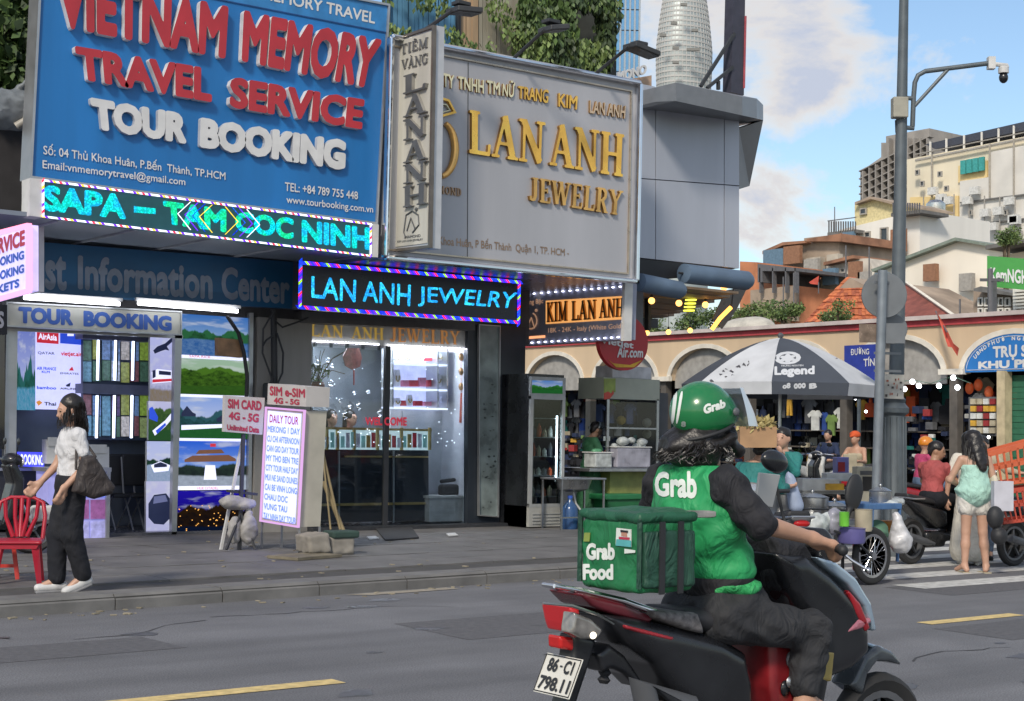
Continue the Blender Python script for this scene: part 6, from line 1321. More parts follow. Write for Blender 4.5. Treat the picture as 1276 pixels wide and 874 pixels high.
def motorbike(label, paint, paint2=None, cowl=None, group=None, lean=0):
 t = thing('motorbike', label, 'motorbike', (0, 0, 0), group); p2 = paint2 or paint
 wheel(t, (0, 0, .28), .28); wheel(t, (1.24, 0, .28), .28)
 blob('tail_body', [poly([(-.22, 0, .76), (.05, 0, .60), (.42, 0, .42), (.62, 0, .46), (.60, 0, .66), (.2, 0, .74), (-.25, 0, .82)], 1, 0, .13, .06)], paint, t, h=.022, k=.03)
 blob('seat', [poly([(-.2, 0, .80), (.1, 0, .745), (.62, 0, .70), (.64, 0, .76), (.3, 0, .80), (.05, 0, .84), (-.2, 0, .87)], 1, 0, .12, .04)], blk, t, h=.022, k=.03)
 blob('footboard', [bxx((.72, 0, .32), (.26, .13, .05), .03), bxx((.4, 0, .3), (.2, .1, .1), .04)], blackp, t, h=.025)
 blob('leg_shield', [poly([(.86, 0, .30), (.96, 0, .34), (1.10, 0, .60), (1.10, 0, .82), (1.0, 0, .98), (.92, 0, .96), (.98, 0, .76), (.92, 0, .5)], 1, 0, .17, .035)], p2, t, h=.022, k=.03)
 blob('handlebar_cowl', [ell((1.0, 0, 1.0), (.11, .13, .08)), cap((1.0, 0, .9), (1.05, 0, .7), .05)], cowl or p2, t, h=.022)
 blob('front_fender', [poly([(.98, 0, .5), (1.12, 0, .60), (1.34, 0, .58), (1.52, 0, .44), (1.36, 0, .54), (1.2, 0, .54)], 1, 0, .06, .02)], p2, t, h=.016, k=.01)
 m_ = MB(); m_.ball((1.1, 0, .98), (.03, .09, .05), 12, 8); m_.obj('headlight', mat('headlight_lens', (.6, .6, .6), .1, var=0, coat=1), t, smooth=60)
 m_ = MB(); m_.ball((-.26, 0, .76), (.03, .08, .035), 10, 6); m_.obj('tail_light', mat('tail_lens', (.4, .01, .01), .15, var=0), t, smooth=60)
 m_ = MB(); m_.tube([(.93, -.32, 1.0), (1.0, -.15, 1.02), (1.0, .15, 1.02), (.93, .32, 1.0)], .013, 6); m_.obj('handlebar', chrome, t, smooth=50)
 for s in (-1, 1):
  m_ = MB(); m_.tube([(.9, .24*s, 1.0), (.93, .36*s, 1.0)], .02, 8); m_.obj('grip', blk, t)
  m_ = MB(); m_.tube([(.98, .2*s, 1.02), (.99, .24*s, 1.15)], .006, 5); m_.ball((.99, .26*s, 1.2), (.012, .06, .04), 10, 6); m_.obj('mirror', blackp, t, smooth=60)
  m_ = MB(); m_.tube([(1.24, .07*s, .28), (1.06, .07*s, .62)], .018, 7); m_.obj('fork', steel, t)
 m_ = MB(); m_.tube([(.3, -.13, .25), (.1, -.15, .28), (-.25, -.16, .36)], [.02, .045, .045], 10); m_.obj('exhaust', greyp, t, smooth=50)
 m_ = MB(); m_.tube([(-.3, .1, .82), (-.1, .13, .8), (.1, .13, .8)], .012, 6); m_.tube([(-.3, -.1, .82), (-.1, -.13, .8), (.1, -.13, .8)], .012, 6); m_.tube([(-.3, -.1, .82), (-.3, .1, .82)], .012, 6); m_.obj('grab_rail', steel, t, kind='stuff')
 return t
whitep = mat('white_scooter_paint', (.55, .56, .55), .3, var=.08, coat=.4)
t = motorbike('white motorbike parked by the market stalls under the umbrella', whitep, whitep); placed(t, D(985, 600, 33)*V(1, 1, 0)+V(0, 0, .2), math.radians(-25))
t = motorbike('black scooter in the road beside the tricycle cart, ridden by a man', blackp, blackp); p = Z(1128, 704); placed(t, p+V(.1, 0, 0), math.radians(2)); BS = p
t = motorbike('dark motorbike carrying red plastic crates at the right edge', blackp, blackp); pc_ = Z(1262, 706); placed(t, pc_, math.radians(-4))
t = motorbike('dark red motorbike under the woman in the orange helmet', redp, blackp); po = D(1118, 560, 25)*V(1, 1, 0); placed(t, po, math.radians(-20)); ORB = po
t = motorbike('black motorbike parked behind the red chair at the left edge', blackp, blackp); pl_ = Z(30, 692, .12); placed(t, pl_+V(-1.1, .25, 0), math.radians(-4))
src = {o['label'][:5]: o for o in COL.objects if o.get('category') == 'motorbike'}
for x, dp_, an, k, lab in ((1040, 30, -160, 'white', 'white motorbike parked deeper in the row, right of the seated person in navy'), (1080, 28.5, 150, 'dark ', 'dark red motorbike parked between the two posts near the stalls'), (1165, 27, -30, 'dark ', 'dark red motorbike parked by the souvenir stall'), (960, 31, 20, 'black', 'black motorbike parked in the shade under the umbrella'), (1205, 26, 170, 'black', 'black motorbike parked before the green shutter')):
 o = copy_tree(src[k]); o['label'] = lab; o['group'] = 'motorbikes parked before the market'; placed(o, D(x, 600, dp_)*V(1, 1, 0)+V(0, 0, .2 if dp_ > 28 else 0), math.radians(an))
# market-side pavement
m_ = MB(); m_.box2((22.5, 12, 0.0), (26.8, 42, .2)); m_.obj('market_pavement', conc, kind='structure')
# ------------------------------------------------------------------ umbrella
uc = D(972, 480, 20); uz = D(972, 421, 20)[2]; ub = thing('market_umbrella', 'big vendor umbrella of alternating white and dark grey panels with a white emblem', 'umbrella', (uc[0], uc[1], 0))
uw = mat('umbrella_white', (.52, .54, .57), .7, var=.14, scale=2.5); ud = mat('umbrella_grey', (.055, .065, .085), .7, var=.12, scale=2.5)
R_ = 1.3; base = math.atan2(-cf[1], -cf[0])+math.radians(8); UP = []
for k in range(8):
 a0, a1 = base+(k-.5)*math.pi/4, base+(k+.5)*math.pi/4; rows_ = []
 for r in np.linspace(0.02, 1, 9):
  row_ = []
  for s in np.linspace(0, 1, 7):
   q = V(math.cos(a0), math.sin(a0), 0)*(1-s)+V(math.cos(a1), math.sin(a1), 0)*s
   z = uz-.62*(r**1.55)+.05*r*math.sin(math.pi*s)*0-.03*math.sin(math.pi*s)*r*(1-r)*2
   row_.append(V(uc[0], uc[1], z)+q*R_*r)
  rows_.append(row_)
 rows_.append([x-V(0, 0, .15)+(V(uc[0], uc[1], 0)-V(x[0], x[1], 0))*.02 for x in rows_[-1]])
 b = MB(); vs = [x for r in rows_ for x in r]; n = len(vs); inn_ = [x-V(0, 0, .006) for x in vs]
 fs = [(i*7+j, i*7+j+1, (i+1)*7+j+1, (i+1)*7+j) for i in range(len(rows_)-1) for j in range(6)]
 b.add(vs+inn_, fs+[tuple(n+i for i in reversed(f)) for f in fs]); UP.append(b.obj('panel', ud if k % 2 == 0 else uw, ub, smooth=35))
 m_ = MB(); m_.tube([r[0]-V(0, 0, .012) for r in rows_[:-1]], .006, 5); m_.obj('rib', steel, ub)
m_ = MB(); m_.tube([(uc[0], uc[1], 0), (uc[0], uc[1], uz+.05)], .022, 8); m_.obj('pole', steel, ub); m_ = MB(); m_.lathe([(.3, 0), (.3, .08), (.05, .12)], (uc[0], uc[1], 0), 16); m_.obj('base', conc2, ub)
m_ = MB(); m_.ball((uc[0], uc[1], uz+.03), .04, 8, 6); m_.obj('finial', greyp, ub)
up = mat('umbrella_print', (.55, .57, .6), .6, var=.05); dp = mat('umbrella_dark_print', (.06, .06, .07), .6)
decal(bold2d('Legend', .045, .04), [(965, 457), (1015, 456), (1015, 470), (965, 471)], UP[0], up, ub)
decal(bold2d('OOO', .02, .06)[:1], [(965, 439), (998, 438), (998, 454), (965, 455)], UP[0], up, ub, 'emblem')
decal(bold2d('*', .05, .04), [(972, 442), (991, 441), (991, 452), (972, 453)], UP[0], up, ub, 'emblem', lift=.004)
decal(bold2d('TRUNG NGUYEN', .02, .05), [(973, 455.2), (1001, 454.6), (1001, 456.8), (973, 457.4)], UP[0], up, ub)
for x0, x1, s_ in ((975, 985, 'o8'), (989, 1004, 'ooo'), (1008, 1018, 'B')): decal(bold2d(s_, .06, .05), [(x0, 478), (x1, 477), (x1, 484), (x0, 485)], UP[0], up, ub, 'emblem')
rngu = np.random.default_rng(15)
for tg, (ux0, uy0, ux1, uy1) in ((UP[-1], (884, 450, 934, 476)), (UP[1], (1030, 438, 1084, 458))):
 gl = []
 for i in range(15):
  a = rngu.uniform(0, 1); c = V(a, .15+.7*a+rngu.uniform(-.16, .16)) if tg is UP[-1] else V(a, .9-.6*a+rngu.uniform(-.15, .15)); n_ = rngu.integers(4, 7); th = np.sort(rngu.uniform(0, 6.28, n_)); r = rngu.uniform(.02, .09, n_)
  gl.append((np.stack([c[0]+r*np.cos(th)*.8, c[1]+r*np.sin(th)], 1), [tuple(range(n_))]))
 decal(gl, [(ux0, uy0), (ux1, uy0), (ux1, uy1), (ux0, uy1)], tg, dp if tg is UP[-1] else mat('umbrella_brown_print', (.2, .16, .17), .6), ub, 'print')
# ------------------------------------------------------------------ posts
t = thing('street_lamp_post', 'tall grey lamp post with a fluted base and a camera arm', 'lamp post', tuple(D(1112, 640, 20)*V(1, 1, 0)))
pm = mat('post_grey_green', (.10, .12, .135), .5, .2, var=.15, scale=6)
P0 = lambda x, y: D(x, y, 20)
top, mid, low = P0(1127.5, -60), P0(1117, 480), P0(1113, 505); bs = P0(1112, 700); bs[2] = 0
m_ = MB(); m_.tube([low, mid, top], [.115, .10, .055], 16); m_.obj('shaft', pm, t, smooth=50)
m_ = MB(); z = low[2]; m_.lathe([(.22, 0), (.22, .12), (.18, .2), (.165, z-.5), (.15, z-.14)], (low[0], low[1], 0), 20); m_.obj('base', pm, t, smooth=40)
m_ = MB(); m_.lathe([(.15, z-.14), (.2, z-.1), (.205, z-.04), (.17, z), (.15, z+.03), (.165, z+.07), (.12, z+.12)], (low[0], low[1], 0), 20); m_.obj('collar', pm, t, smooth=30)
for k in range(12):
 a = 2*math.pi*k/12; m_ = MB(); m_.tube([(low[0]+.172*math.cos(a), low[1]+.172*math.sin(a), .22), (low[0]+.16*math.cos(a), low[1]+.16*math.sin(a), z-.16)], .016, 5); m_.obj('flute', pm, t)
m_ = MB(); m_.box(P0(1119.5, 136)-V(cf[0], cf[1], 0)*.06, (.2, .16, .27), rz=HEAD-math.pi/2); m_.obj('junction_box', mat('beige_box', (.3, .29, .24), .6), t, bevel=.015)
m_ = MB(); m_.tube([P0(1116, 150), P0(1116.5, 165), P0(1119, 172)], .012, 5); m_.obj('cable', blk, t)
m_ = MB(); m_.tube([P0(1137, 158), P0(1138.5, 120), P0(1140, 103), P0(1144, 94), P0(1153, 89), P0(1232, 79)], .032, 10); m_.obj('camera_arm', pm, t, smooth=60)
m_ = MB(); m_.tube([P0(1139, 133), P0(1182, 86)], .024, 8); m_.obj('brace', pm, t)
for y in (122, 159): m_ = MB(); m_.tube([P0(1125, y), P0(1139, y+1)], .03, 8); m_.obj('clamp', pm, t)
m_ = MB(); m_.box(P0(1235, 79), (.09, .1, .16), rz=HEAD-math.pi/2); m_.tube([P0(1238, 80), P0(1255, 82), P0(1255, 84)], .03, 8); m_.obj('camera_mount', wmet, t, smooth=40)
m_ = MB(); m_.lathe([(.05, .0), (.068, -.02), (.068, -.09)], tuple(P0(1250.5, 83)), 14); m_.obj('camera_housing', wmet, t, smooth=40)
m_ = MB(); m_.ball(P0(1250.5, 97), (.06, .06, .075), 14, 10); m_.obj('camera_dome', blackp, t, smooth=60)
m_ = MB(); q = [P0(1097, 467)-V(cf[0], cf[1], 0)*.2, P0(1122, 468)-V(cf[0], cf[1], 0)*.2, P0(1121, 498)-V(cf[0], cf[1], 0)*.2, P0(1096, 497)-V(cf[0], cf[1], 0)*.2]
t = thing('pole_notice', 'small white notice strapped to the lamp post at umbrella height', 'notice', tuple(q[3])); m_.prism(q, (.02, .02, 0)); m_.obj('board', mat('worn_white_board', (.42, .41, .37), .7, var=.2, scale=9), t)
c4 = [x-V(cf[0], cf[1], 0)*.012 for x in q]
def cq(f0, g0, f1, g1): return [c4[0]+(c4[1]-c4[0])*f+(c4[3]-c4[0])*g for f, g in ((f0, g0), (f0, g1), (f1, g1), (f1, g0))]
rng = np.random.default_rng(6); m_ = MB(); m_.m(mat('notice_ink', (.07, .06, .06), .7));
for i in range(16): f, g = rng.uniform(.08, .8), rng.uniform(.08, .85); m_.m(MATS['notice_ink'] if i % 2 else mat('notice_red', (.35, .1, .06), .7)); m_.add(cq(f, g, f+rng.uniform(.03, .12), g+rng.uniform(.04, .12)), [(0, 1, 2, 3)])
m_.obj('print', None, t, kind='stuff')
t = thing('road_sign_post', 'grey sign post with round and square signs seen from behind', 'road sign', tuple(D(1092, 620, 19)*V(1, 1, 0)))
Q0 = lambda x, y, d=19: D(x, y, d)
sb = mat('sign_back_grey', (.17, .185, .2), .5, .3, var=.08)
b0 = Q0(1090, 640); b0[2] = 0; m_ = MB(); m_.tube([b0, Q0(1100, 337)], .06, 10); m_.obj('post', mat('galvanised_post', (.22, .25, .28), .45, .4, var=.15), t, smooth=50)
def disc(x, y, rp, d, nm):
 c = Q0(x, y, d); r = rp*d/FPX; n_ = 32; ax, uu = cr, cu; p = [c+ax*r*math.cos(a)+uu*r*math.sin(a) for a in np.linspace(0, 2*math.pi, n_, endpoint=False)]
 m_ = MB(); m_.prism(p, cf*.02); o = m_.obj(nm, sb, t); m_ = MB(); m_.tube([x_+cf*.01 for x_ in p], .011, 6, closed=True); m_.obj('rim', sb, t, smooth=60); return o
disc(1102, 368, 27.5, 19.15, 'round_sign'); disc(1112, 410, 18, 19.35, 'round_sign')
for x0, y0, x1, y1, mm in ((1071, 404, 1096, 427, mat('reflective_panel', (.2, .15, .12), .25, .4, var=.5, scale=7)), (1103, 403, 1128, 428, sb)):
 m_ = MB(); m_.prism([Q0(x0, y0), Q0(x1, y0), Q0(x1, y1), Q0(x0, y1)], cf*.02); m_.obj('square_sign', mm, t)
for y in (352, 440, 462): m_ = MB(); m_.bar(Q0(1090, y), Q0(1122, y+1, 19.3), .03); m_.obj('bracket', sb, t)
# street name plate
t = thing('street_name_plate', 'blue street name plate half hidden behind the umbrella', 'sign', tuple(X(1070, 480, 26.5)))
m_ = MB(); m_.slab([(1052, 431), (1092, 429), (1092, 486), (1052, 484)], 0, 26.6, .04); m_.obj('plate', mat('plate_blue', (.02, .04, .3), .45), t)
letters(bold2d('ĐƯỜNG', .02, .05), [(1060, 433), (1083, 432), (1083, 442), (1060, 443)], 0, 26.59, 0, white_l, t, each=False); letters(bold2d('TÍN', .02, .05), [(1076, 445), (1090, 444), (1090, 456), (1076, 457)], 0, 26.59, 0, white_l, t, each=False)
m_ = MB(); m_.slab([(1068, 484), (1071, 484), (1071, 640), (1068, 640)], 0, 26.62, .05); m_.obj('post', pm, t)
# blue arch sign
t = thing('arch_office_sign', 'blue half-round office sign with white Vietnamese lettering over the market arch', 'sign', (MX, cen[2], zb))
yc = cen[2]; arc = [(yc+(ah-.02)*math.cos(a), zb+.02+(ztop-zb-.02)*math.sin(a)) for a in np.linspace(0, math.pi, 25)]
m_ = MB(); m_.prism([(MX-.02, y, z) for y, z in arc], (.08, 0, 0)); m_.obj('panel', mat('office_blue', (.02, .17, .50), .45, var=.05), t)
arc2 = [(yc+(ah-.07)*math.cos(a), zb+.065+(ztop-zb-.115)*math.sin(a)) for a in np.linspace(0, math.pi, 25)]
m_ = MB(); m_.tube([(MX-.025, y, z) for y, z in arc2], .008, 4, closed=True); m_.obj('border_line', white_l, t)
letters(bold2d('TRỤ SỞ', .04, .04), [(1237, 427), (1292, 424), (1292, 448), (1237, 450)], 0, MX-.025, 0, white_l, t, each=False)
letters(bold2d('KHU PHỐ', .05, .04), [(1219, 446), (1303, 440), (1303, 458), (1219, 460)], 0, MX-.025, 0, white_l, t, each=False)
gl = bold2d('UBNDPHƯỜNGBẾNTHÀNH', .04, .05); aa = np.linspace(math.radians(28), math.radians(152), len(gl))
b = MB()
for (vv, ff), a in zip(gl, aa):
 c = vv.mean(0); c[1] = .35; rr = .86; cy_, cz_ = yc-(ah*rr)*math.cos(math.pi-a), zb+.04+(ztop-zb)*.83*math.sin(a); th = (math.pi/2-a)*.62
 P = []
 for x, y in vv:
  dx, dy = (x-c[0])*.115, (y-c[1])*.115; ex, ey = dx*math.cos(th)-dy*math.sin(th), dx*math.sin(th)+dy*math.cos(th); P.append((MX-.025, cy_-ex, cz_+ey))
 b.add(P, ff)
b2 = b.obj('lettering', white_l, t)
# ------------------------------------------------------------------ market goods
gm = {}
def gcol(h): return mat('cloth_'+h, lin(h)[:3], .85, var=.25, scale=5)
names = {'1b1c22': 'black', '23304f': 'navy', '5a5c60': 'grey', 'c9cbc8': 'white', '2f4f9a': 'blue', '8c2b2e': 'red', '6f8a4a': 'green', 'c59a3a': 'yellow', 'a9a08a': 'beige', '20706a': 'teal', 'c8542a': 'orange'}
rng = np.random.default_rng(77)
TS = [(-.5, .28), (-.22, .5), (-.1, .5), (0, .44), (.1, .5), (.22, .5), (.5, .28), (.4, .12), (.27, .22), (.27, -.5), (-.27, -.5), (-.27, .22), (-.4, .12)]
TR = [(-.25, .5), (.25, .5), (.3, -.5), (.08, -.5), (0, .15), (-.08, -.5), (-.3, -.5)]
BG = [(-.06, .5), (.06, .5), (.1, .25), (.32, .2), (.38, -.4), (.3, -.5), (-.3, -.5), (-.38, -.4), (-.32, .2), (-.1, .25)]
def hang(x, y, w, h_, col, shape, xd):
 pts = [X(x+a*w, y-b_*h_, xd) for a, b_ in shape]; pts = [p+V(.03*math.sin(9*p[1]), 0, 0) for p in pts]
 m_ = MB(); m_.prism(pts, (.06, .02, 0)); nm = {id(TS): ('hanging_shirt', 'shirt'), id(TR): ('hanging_trousers', 'trousers'), id(BG): ('hanging_bag', 'bag')}[id(shape)]
 m_.obj(nm[0], gcol(col), label=f'{names[col]} {nm[1]} hanging on a market stall behind the street', cat=nm[1], group=f'{names[col]} {nm[1]} hanging in the market stalls')
cols = list(names); wgt = np.array([9, 6, 5, 3, 2.5, 2, 1.5, .6, 1.5, .8, .5]); wgt /= wgt.sum()
for row_, (yy, xd) in enumerate(((496, 28.6), (512, 27.9), (532, 28.2), (552, 28.6), (574, 28.1))):
 x = 688
 while x < 1240:
  w = rng.uniform(12, 19)*(.75+.45*(x-688)/550); c_ = cols[rng.choice(len(cols), p=wgt)]; sh_i = [TS, TS, TR, BG][rng.integers(0, 4)]
  hang(x, yy+rng.uniform(-5, 5)-(x-688)*.006, w*1.15, w*rng.uniform(1.4, 2.0), c_, sh_i, xd+rng.uniform(-.2, .2)); x += w*rng.uniform(.62, .9)
hang(1015, 524, 17, 25, 'c9cbc8', TS, 27.5); hang(1047, 521, 16, 26, 'c9cbc8', TS, 27.6); hang(1036, 530, 14, 26, '6f8a4a', TS, 27.55); hang(1027, 528, 14, 28, '2f4f9a', TS, 27.6); hang(983, 506, 9, 24, 'c59a3a', TR, 27.5); hang(1102, 555, 9, 22, '20706a', TS, 27.4); hang(1101, 535, 11, 12, '8c2b2e', BG, 27.4); hang(1101, 517, 11, 11, '8c2b2e', BG, 27.4)
for x, y in ((1208, 484), (1232, 489), (1219, 480), (1248, 486), (1262, 492)):
 m_ = MB(); m_.ball(X(x, y, 27.5), (.09, .09, .13), 12, 8); m_.obj('paper_lantern', mat('orange_lantern', (.5, .13, .05), .6, emit='c04a20', es=.15), label='orange paper lantern hanging at the souvenir stall under the blue arch', cat='lantern', group='orange lanterns at the souvenir stall', smooth=60)
hb = glow('white_bulb', 'f2f6ff', 9)
for i, (x, y) in enumerate(((1127, 485), (1137, 476), (1145, 481), (1170, 481), (1188, 471), (1193, 483), (1079, 513), (1066, 497), (843, 500), (1232, 545))):
 m_ = MB(); m_.ball(X(x, y, 26.3), .055 if i < 6 else .03, 10, 7); m_.obj('stall_bulb', hb, label='white glowing bulb strung along the dark market stalls', cat='bulb', group='white bulbs strung along the market stalls', smooth=60)
m_ = MB(); m_.tube([X(1118, 476, 26.3), X(1137, 474, 26.3), X(1160, 478, 26.3), X(1188, 469, 26.3), X(1210, 478, 26.3)], .008, 4); m_.obj('bulb_wire', mat('green_wire', (.05, .12, .08), .6), label='drooping wire that carries the stall bulbs', cat='wire')
for i in range(125):
 x, y = rng.uniform(1125, 1240), rng.uniform(505, 600); x, y = (x, y) if i < 60 else (rng.uniform(850, 1100), rng.uniform(545, 600)); w = rng.uniform(5, 10); c_ = cols[rng.choice(len(cols), p=wgt)]
 if i % 3 == 0: x = rng.uniform(700, 760); y = rng.uniform(540, 590)
 p = X(x, y, 27.2+rng.uniform(0, .4)); s = w*p[0]*1.25/FPX; m_ = MB(); m_.box(p, (s, s*1.2, s*rng.uniform(.5, 1.2)), rz=rng.uniform(-.3, .3)); m_.obj('goods_box', gcol(c_), label=f'{names[c_]} packet stacked in a market stall', cat='packet', group=f'{names[c_]} packets stacked in the stalls', bevel=.01)
for y, xd in ((538, 27.7), (560, 27.7), (585, 27.6)):
 m_ = MB(); m_.box2((xd-.1, 14, X(1180, y, xd)[2]-.03), (xd+.7, 30, X(1180, y, xd)[2])); m_.obj('stall_shelf', mat('stall_plank', (.1, .085, .07), .8), market)
t = thing('souvenir_rack', 'pale rack of cups and small souvenirs under the lanterns', 'rack', tuple(X(1222, 530, 27.1)))
for r in range(5):
 for c_ in range(4):
  x, y = 1209+c_*8, 497+r*9; m_ = MB(); m_.slab(wq(x, y, x+6.5, y+7), 0, 27.05+.02*c_, .08); m_.obj('souvenir_box', gcol(['a9a08a', 'c9cbc8', '8c2b2e', 'c59a3a'][rng.integers(0, 4)]), t)
m_ = MB(); m_.slab(wq(1207, 495, 1242, 543), 0, 27.16, .03); m_.obj('backing', gcol('5a5c60'), t)
# ------------------------------------------------------------------ fridge
YR = 17.55
t = thing('display_fridge', 'tall glass-door drinks fridge with a black side beside the dark pilaster', 'fridge', tuple(Y(680, 660, YR)))
m_ = MB(); A, B_ = Y(659, 658, YR), Y(702, 658, YR); z0 = .14; zt_ = Y(662, 469, YR)[2]; xa_, xb = A[0], B_[0]
m_.box2((xa_, YR+.06, z0), (xa_+.03, YR+.78, zt_)); m_.box2((xb-.03, YR+.06, z0), (xb, YR+.78, zt_)); m_.box2((xa_, YR+.75, z0), (xb, YR+.78, zt_)); m_.box2((xa_, YR+.04, zt_), (xb, YR+.78, zt_+.04)); m_.obj('cabinet', blackp, t)
zr = lambda y: Y(680, y, YR)[2]
fw = mat('fridge_grey_frame', (.3, .31, .31), .4, var=.12)
m_ = MB(); m_.box2((xa_, YR, zr(494)), (xb, YR+.06, zr(470))); m_.obj('header', fw, t)
hd = scene_print('print_fridge', '5f9ae8', 'dfeaff', '1a4a22', '3a8a3a', '2a7a3a', hz=.55, amp=.15, g=.3, es=.35, water=False, seed=5)
uvquad([(663, 474), (701, 475), (701, 491), (663, 490)], 1, YR, .006).obj('header_print', hd, t)
for q in ((xa_, xa_+.05), (xb-.05, xb)): m_ = MB(); m_.box2((q[0], YR, zr(630)), (q[1], YR+.05, zr(494))); m_.obj('door_stile', fw, t)
for y in (494, 628): m_ = MB(); m_.box2((xa_, YR-.004, zr(y+4)), (xb, YR+.05, zr(y))); m_.obj('door_rail', fw, t)
m_ = MB(); m_.box2((xa_+.05, YR+.02, zr(628)), (xb-.05, YR+.028, zr(498))); m_.obj('door_glass', glass('fridge_glass', 'c8d2d2', .05), t)
m_ = MB(); m_.box2((xa_+.03, YR+.7, z0), (xb-.03, YR+.74, zt_)); m_.obj('back_liner', mat('fridge_liner', (.5, .52, .54), .5), t)
for i, y in enumerate((522, 546, 570, 594, 620)):
 m_ = MB(); m_.box2((xa_+.03, YR+.08, zr(y)), (xb-.03, YR+.68, zr(y)+.012)); m_.obj('shelf', steel, t)
 for k in range(5):
  if i == 0: continue
  x = xa_+.1+k*.11; h_ = .12+.08*((k*i) % 3)/2; m_ = MB(); m_.lathe([(.035, 0), (.035, h_*.7), (.012, h_*.9), (.012, h_)], (x, YR+.2, zr(y)+.013), 8); m_.obj('bottle', gcol(['a9a08a', 'c9cbc8', '5a5c60', 'c8542a'][(k+i) % 4]), label=f'small bottle on the {["", "top", "second", "third", "lowest"][i]} shelf of the drinks fridge', cat='bottle', group=f'bottles on fridge shelf {["", "top", "second", "third", "lowest"][i]}', smooth=40)
m_ = MB(); m_.tube([(xb-.1, YR+.07, zr(518)), (xb-.1, YR+.07, zr(600))], .012, 6); m_.obj('light_tube', glow('fridge_light', 'f0f4ff', 12), t)
m_ = MB(); m_.box2((xa_, YR, z0), (xb, YR+.6, zr(631))); m_.obj('base', mat('fridge_base', (.33, .33, .31), .5), t)
for i in range(4): m_ = MB(); m_.box2((xa_+.06, YR-.012, zr(640+i*4)-.012), (xb-.06, YR, zr(640+i*4))); m_.obj('vent_slat', fw, t)
# ------------------------------------------------------------------ sink stand
YK = 17.0
t = thing('steel_sink_stand', 'steel sink stand with a shallow basin and thin legs beside the fridge', 'sink', tuple(Y(728, 655, YK)))
A, B_ = Y(700, 596, YK), Y(756, 598, YK); zt_ = A[2]
m_ = MB(); m_.box2((A[0], YK, zt_-.03), (B_[0], YK+.5, zt_)); m_.obj('rim', steel, t, bevel=.008)
m_ = MB(); c = V((A[0]+B_[0])/2, YK+.25, zt_-.03); m_.lathe([(.12, -.18), (.26, -.14), (.31, 0), (.28, 0)], c, 20, sy=.7); m_.obj('basin', steel, t, smooth=40)
for x in (A[0]+.03, B_[0]-.03):
 for y in (YK+.03, YK+.47): m_ = MB(); m_.box2((x-.012, y-.012, .12), (x+.012, y+.012, zt_-.02)); m_.obj('leg', steel, t)
m_ = MB(); m_.bar((A[0], YK+.03, .3), (B_[0], YK+.03, .3), .02); m_.obj('stretcher', steel, t)
m_ = MB(); m_.tube([c+V(0, 0, -.18), c+V(.05, 0, -.35), c+V(.2, -.05, -.55), c+V(.3, -.1, -.62)], .018, 6); m_.obj('drain_hose', wmet, t, smooth=60)
t = thing('water_bottle', 'blue water bottle standing under the sink', 'bottle', (c[0]-.1, YK+.2, .12)); m_ = MB(); m_.lathe([(.11, 0), (.12, .03), (.12, .3), (.1, .34), (.035, .42), (.035, .46)], (c[0]-.1, YK+.2, .12), 16); m_.obj('body', mat('blue_bottle', (.03, .08, .2), .2, var=.1), t, smooth=40); m_ = MB(); m_.lathe([(.038, .45), (.038, .49)], (c[0]-.1, YK+.2, .12), 12); m_.obj('cap', MATS['sign_blue'], t)
m_ = MB(); m_.lathe([(.15, 0), (.2, .02), (.22, .12), (.205, .12), (.14, .03)], (c[0]+.15, YK-.1, .13), 20); m_.obj('green_basin', mat('green_plastic', (.03, .2, .08), .4), label='green plastic basin on the pavement under the sink', cat='basin', smooth=40)
# ------------------------------------------------------------------ food cart
YV = 17.7
t = thing('food_cart', 'street food cart with a glass case, a steel shelf and a yellow-green front', 'food cart', tuple(Y(795, 645, YV)))
def yb2(x0, y0, x1, y1, d, nm, mt, par=t, yy=YV, bev=0, dy=0):
 a, c = Y(x0, (y0+y1)/2, yy), Y(x1, (y0+y1)/2, yy); z1_, z0_ = Y((x0+x1)/2, y0, yy)[2], Y((x0+x1)/2, y1, yy)[2]; m_ = MB(); m_.box2((a[0], yy, max(.12, z0_)), (c[0], yy+d, z1_)); return m_.obj(nm, mt, par, bevel=bev)
yb2(752, 472, 822, 498, .6, 'top_sign_box', mat('greenish_sign_box', (.34, .36, .3), .5, var=.06))
m_ = MB(); m_.slab([(753, 472), (767, 472), (767, 489), (753, 490)], 1, YV-.012, .01); m_.obj('sign_patch', mat('lime_patch', (.25, .32, .07), .5, var=.3), t); m_ = MB(); m_.slab([(753, 490), (758, 488), (762, 491), (764, 486), (765, 491), (760, 497), (753, 498)], 1, YV-.014, .01); m_.obj('sign_patch', mat('chili_red', (.5, .06, .04), .5), t)
for x in (756, 818):
 for d_ in (0, .56): yb2(x, 498, x+3, 586, .025, 'post', steel, yy=YV+d_)
m_ = MB(); a, c = Y(757, 500, YV), Y(819, 585, YV); m_.box2((a[0], YV+.005, c[2]), (c[0], YV+.012, a[2])); m_.obj('front_glass', GL, t)
m_ = MB(); m_.box2((a[0], YV+.012, c[2]), (a[0]+.008, YV+.56, a[2])); m_.obj('side_glass', GL, t)
yb2(759, 533, 818, 535, .5, 'inner_shelf', steel)
yb2(735, 584, 832, 588, .75, 'work_shelf', steel, yy=YV-.2, bev=.006)
yb2(760, 588, 826, 616, .5, 'front_panel', mat('olive_yellow_panel', (.2, .22, .07), .6, var=.25))
for x in (762, 820): yb2(x, 616, x+3, 648, .03, 'leg', steel)
yb2(820, 490, 832, 590, .5, 'side_cabinet', mat('dark_side_cabinet', (.05, .055, .065), .5), yy=YV+.15)
t2 = thing('styrofoam_box', 'white box lying flat on top of the food cart sign', 'box', tuple(Y(790, 470, YV))); yb2(763, 457, 812, 472, .4, 'box', mat('off_white_foam', (.5, .5, .52), .8), t2, YV+.05, .01)
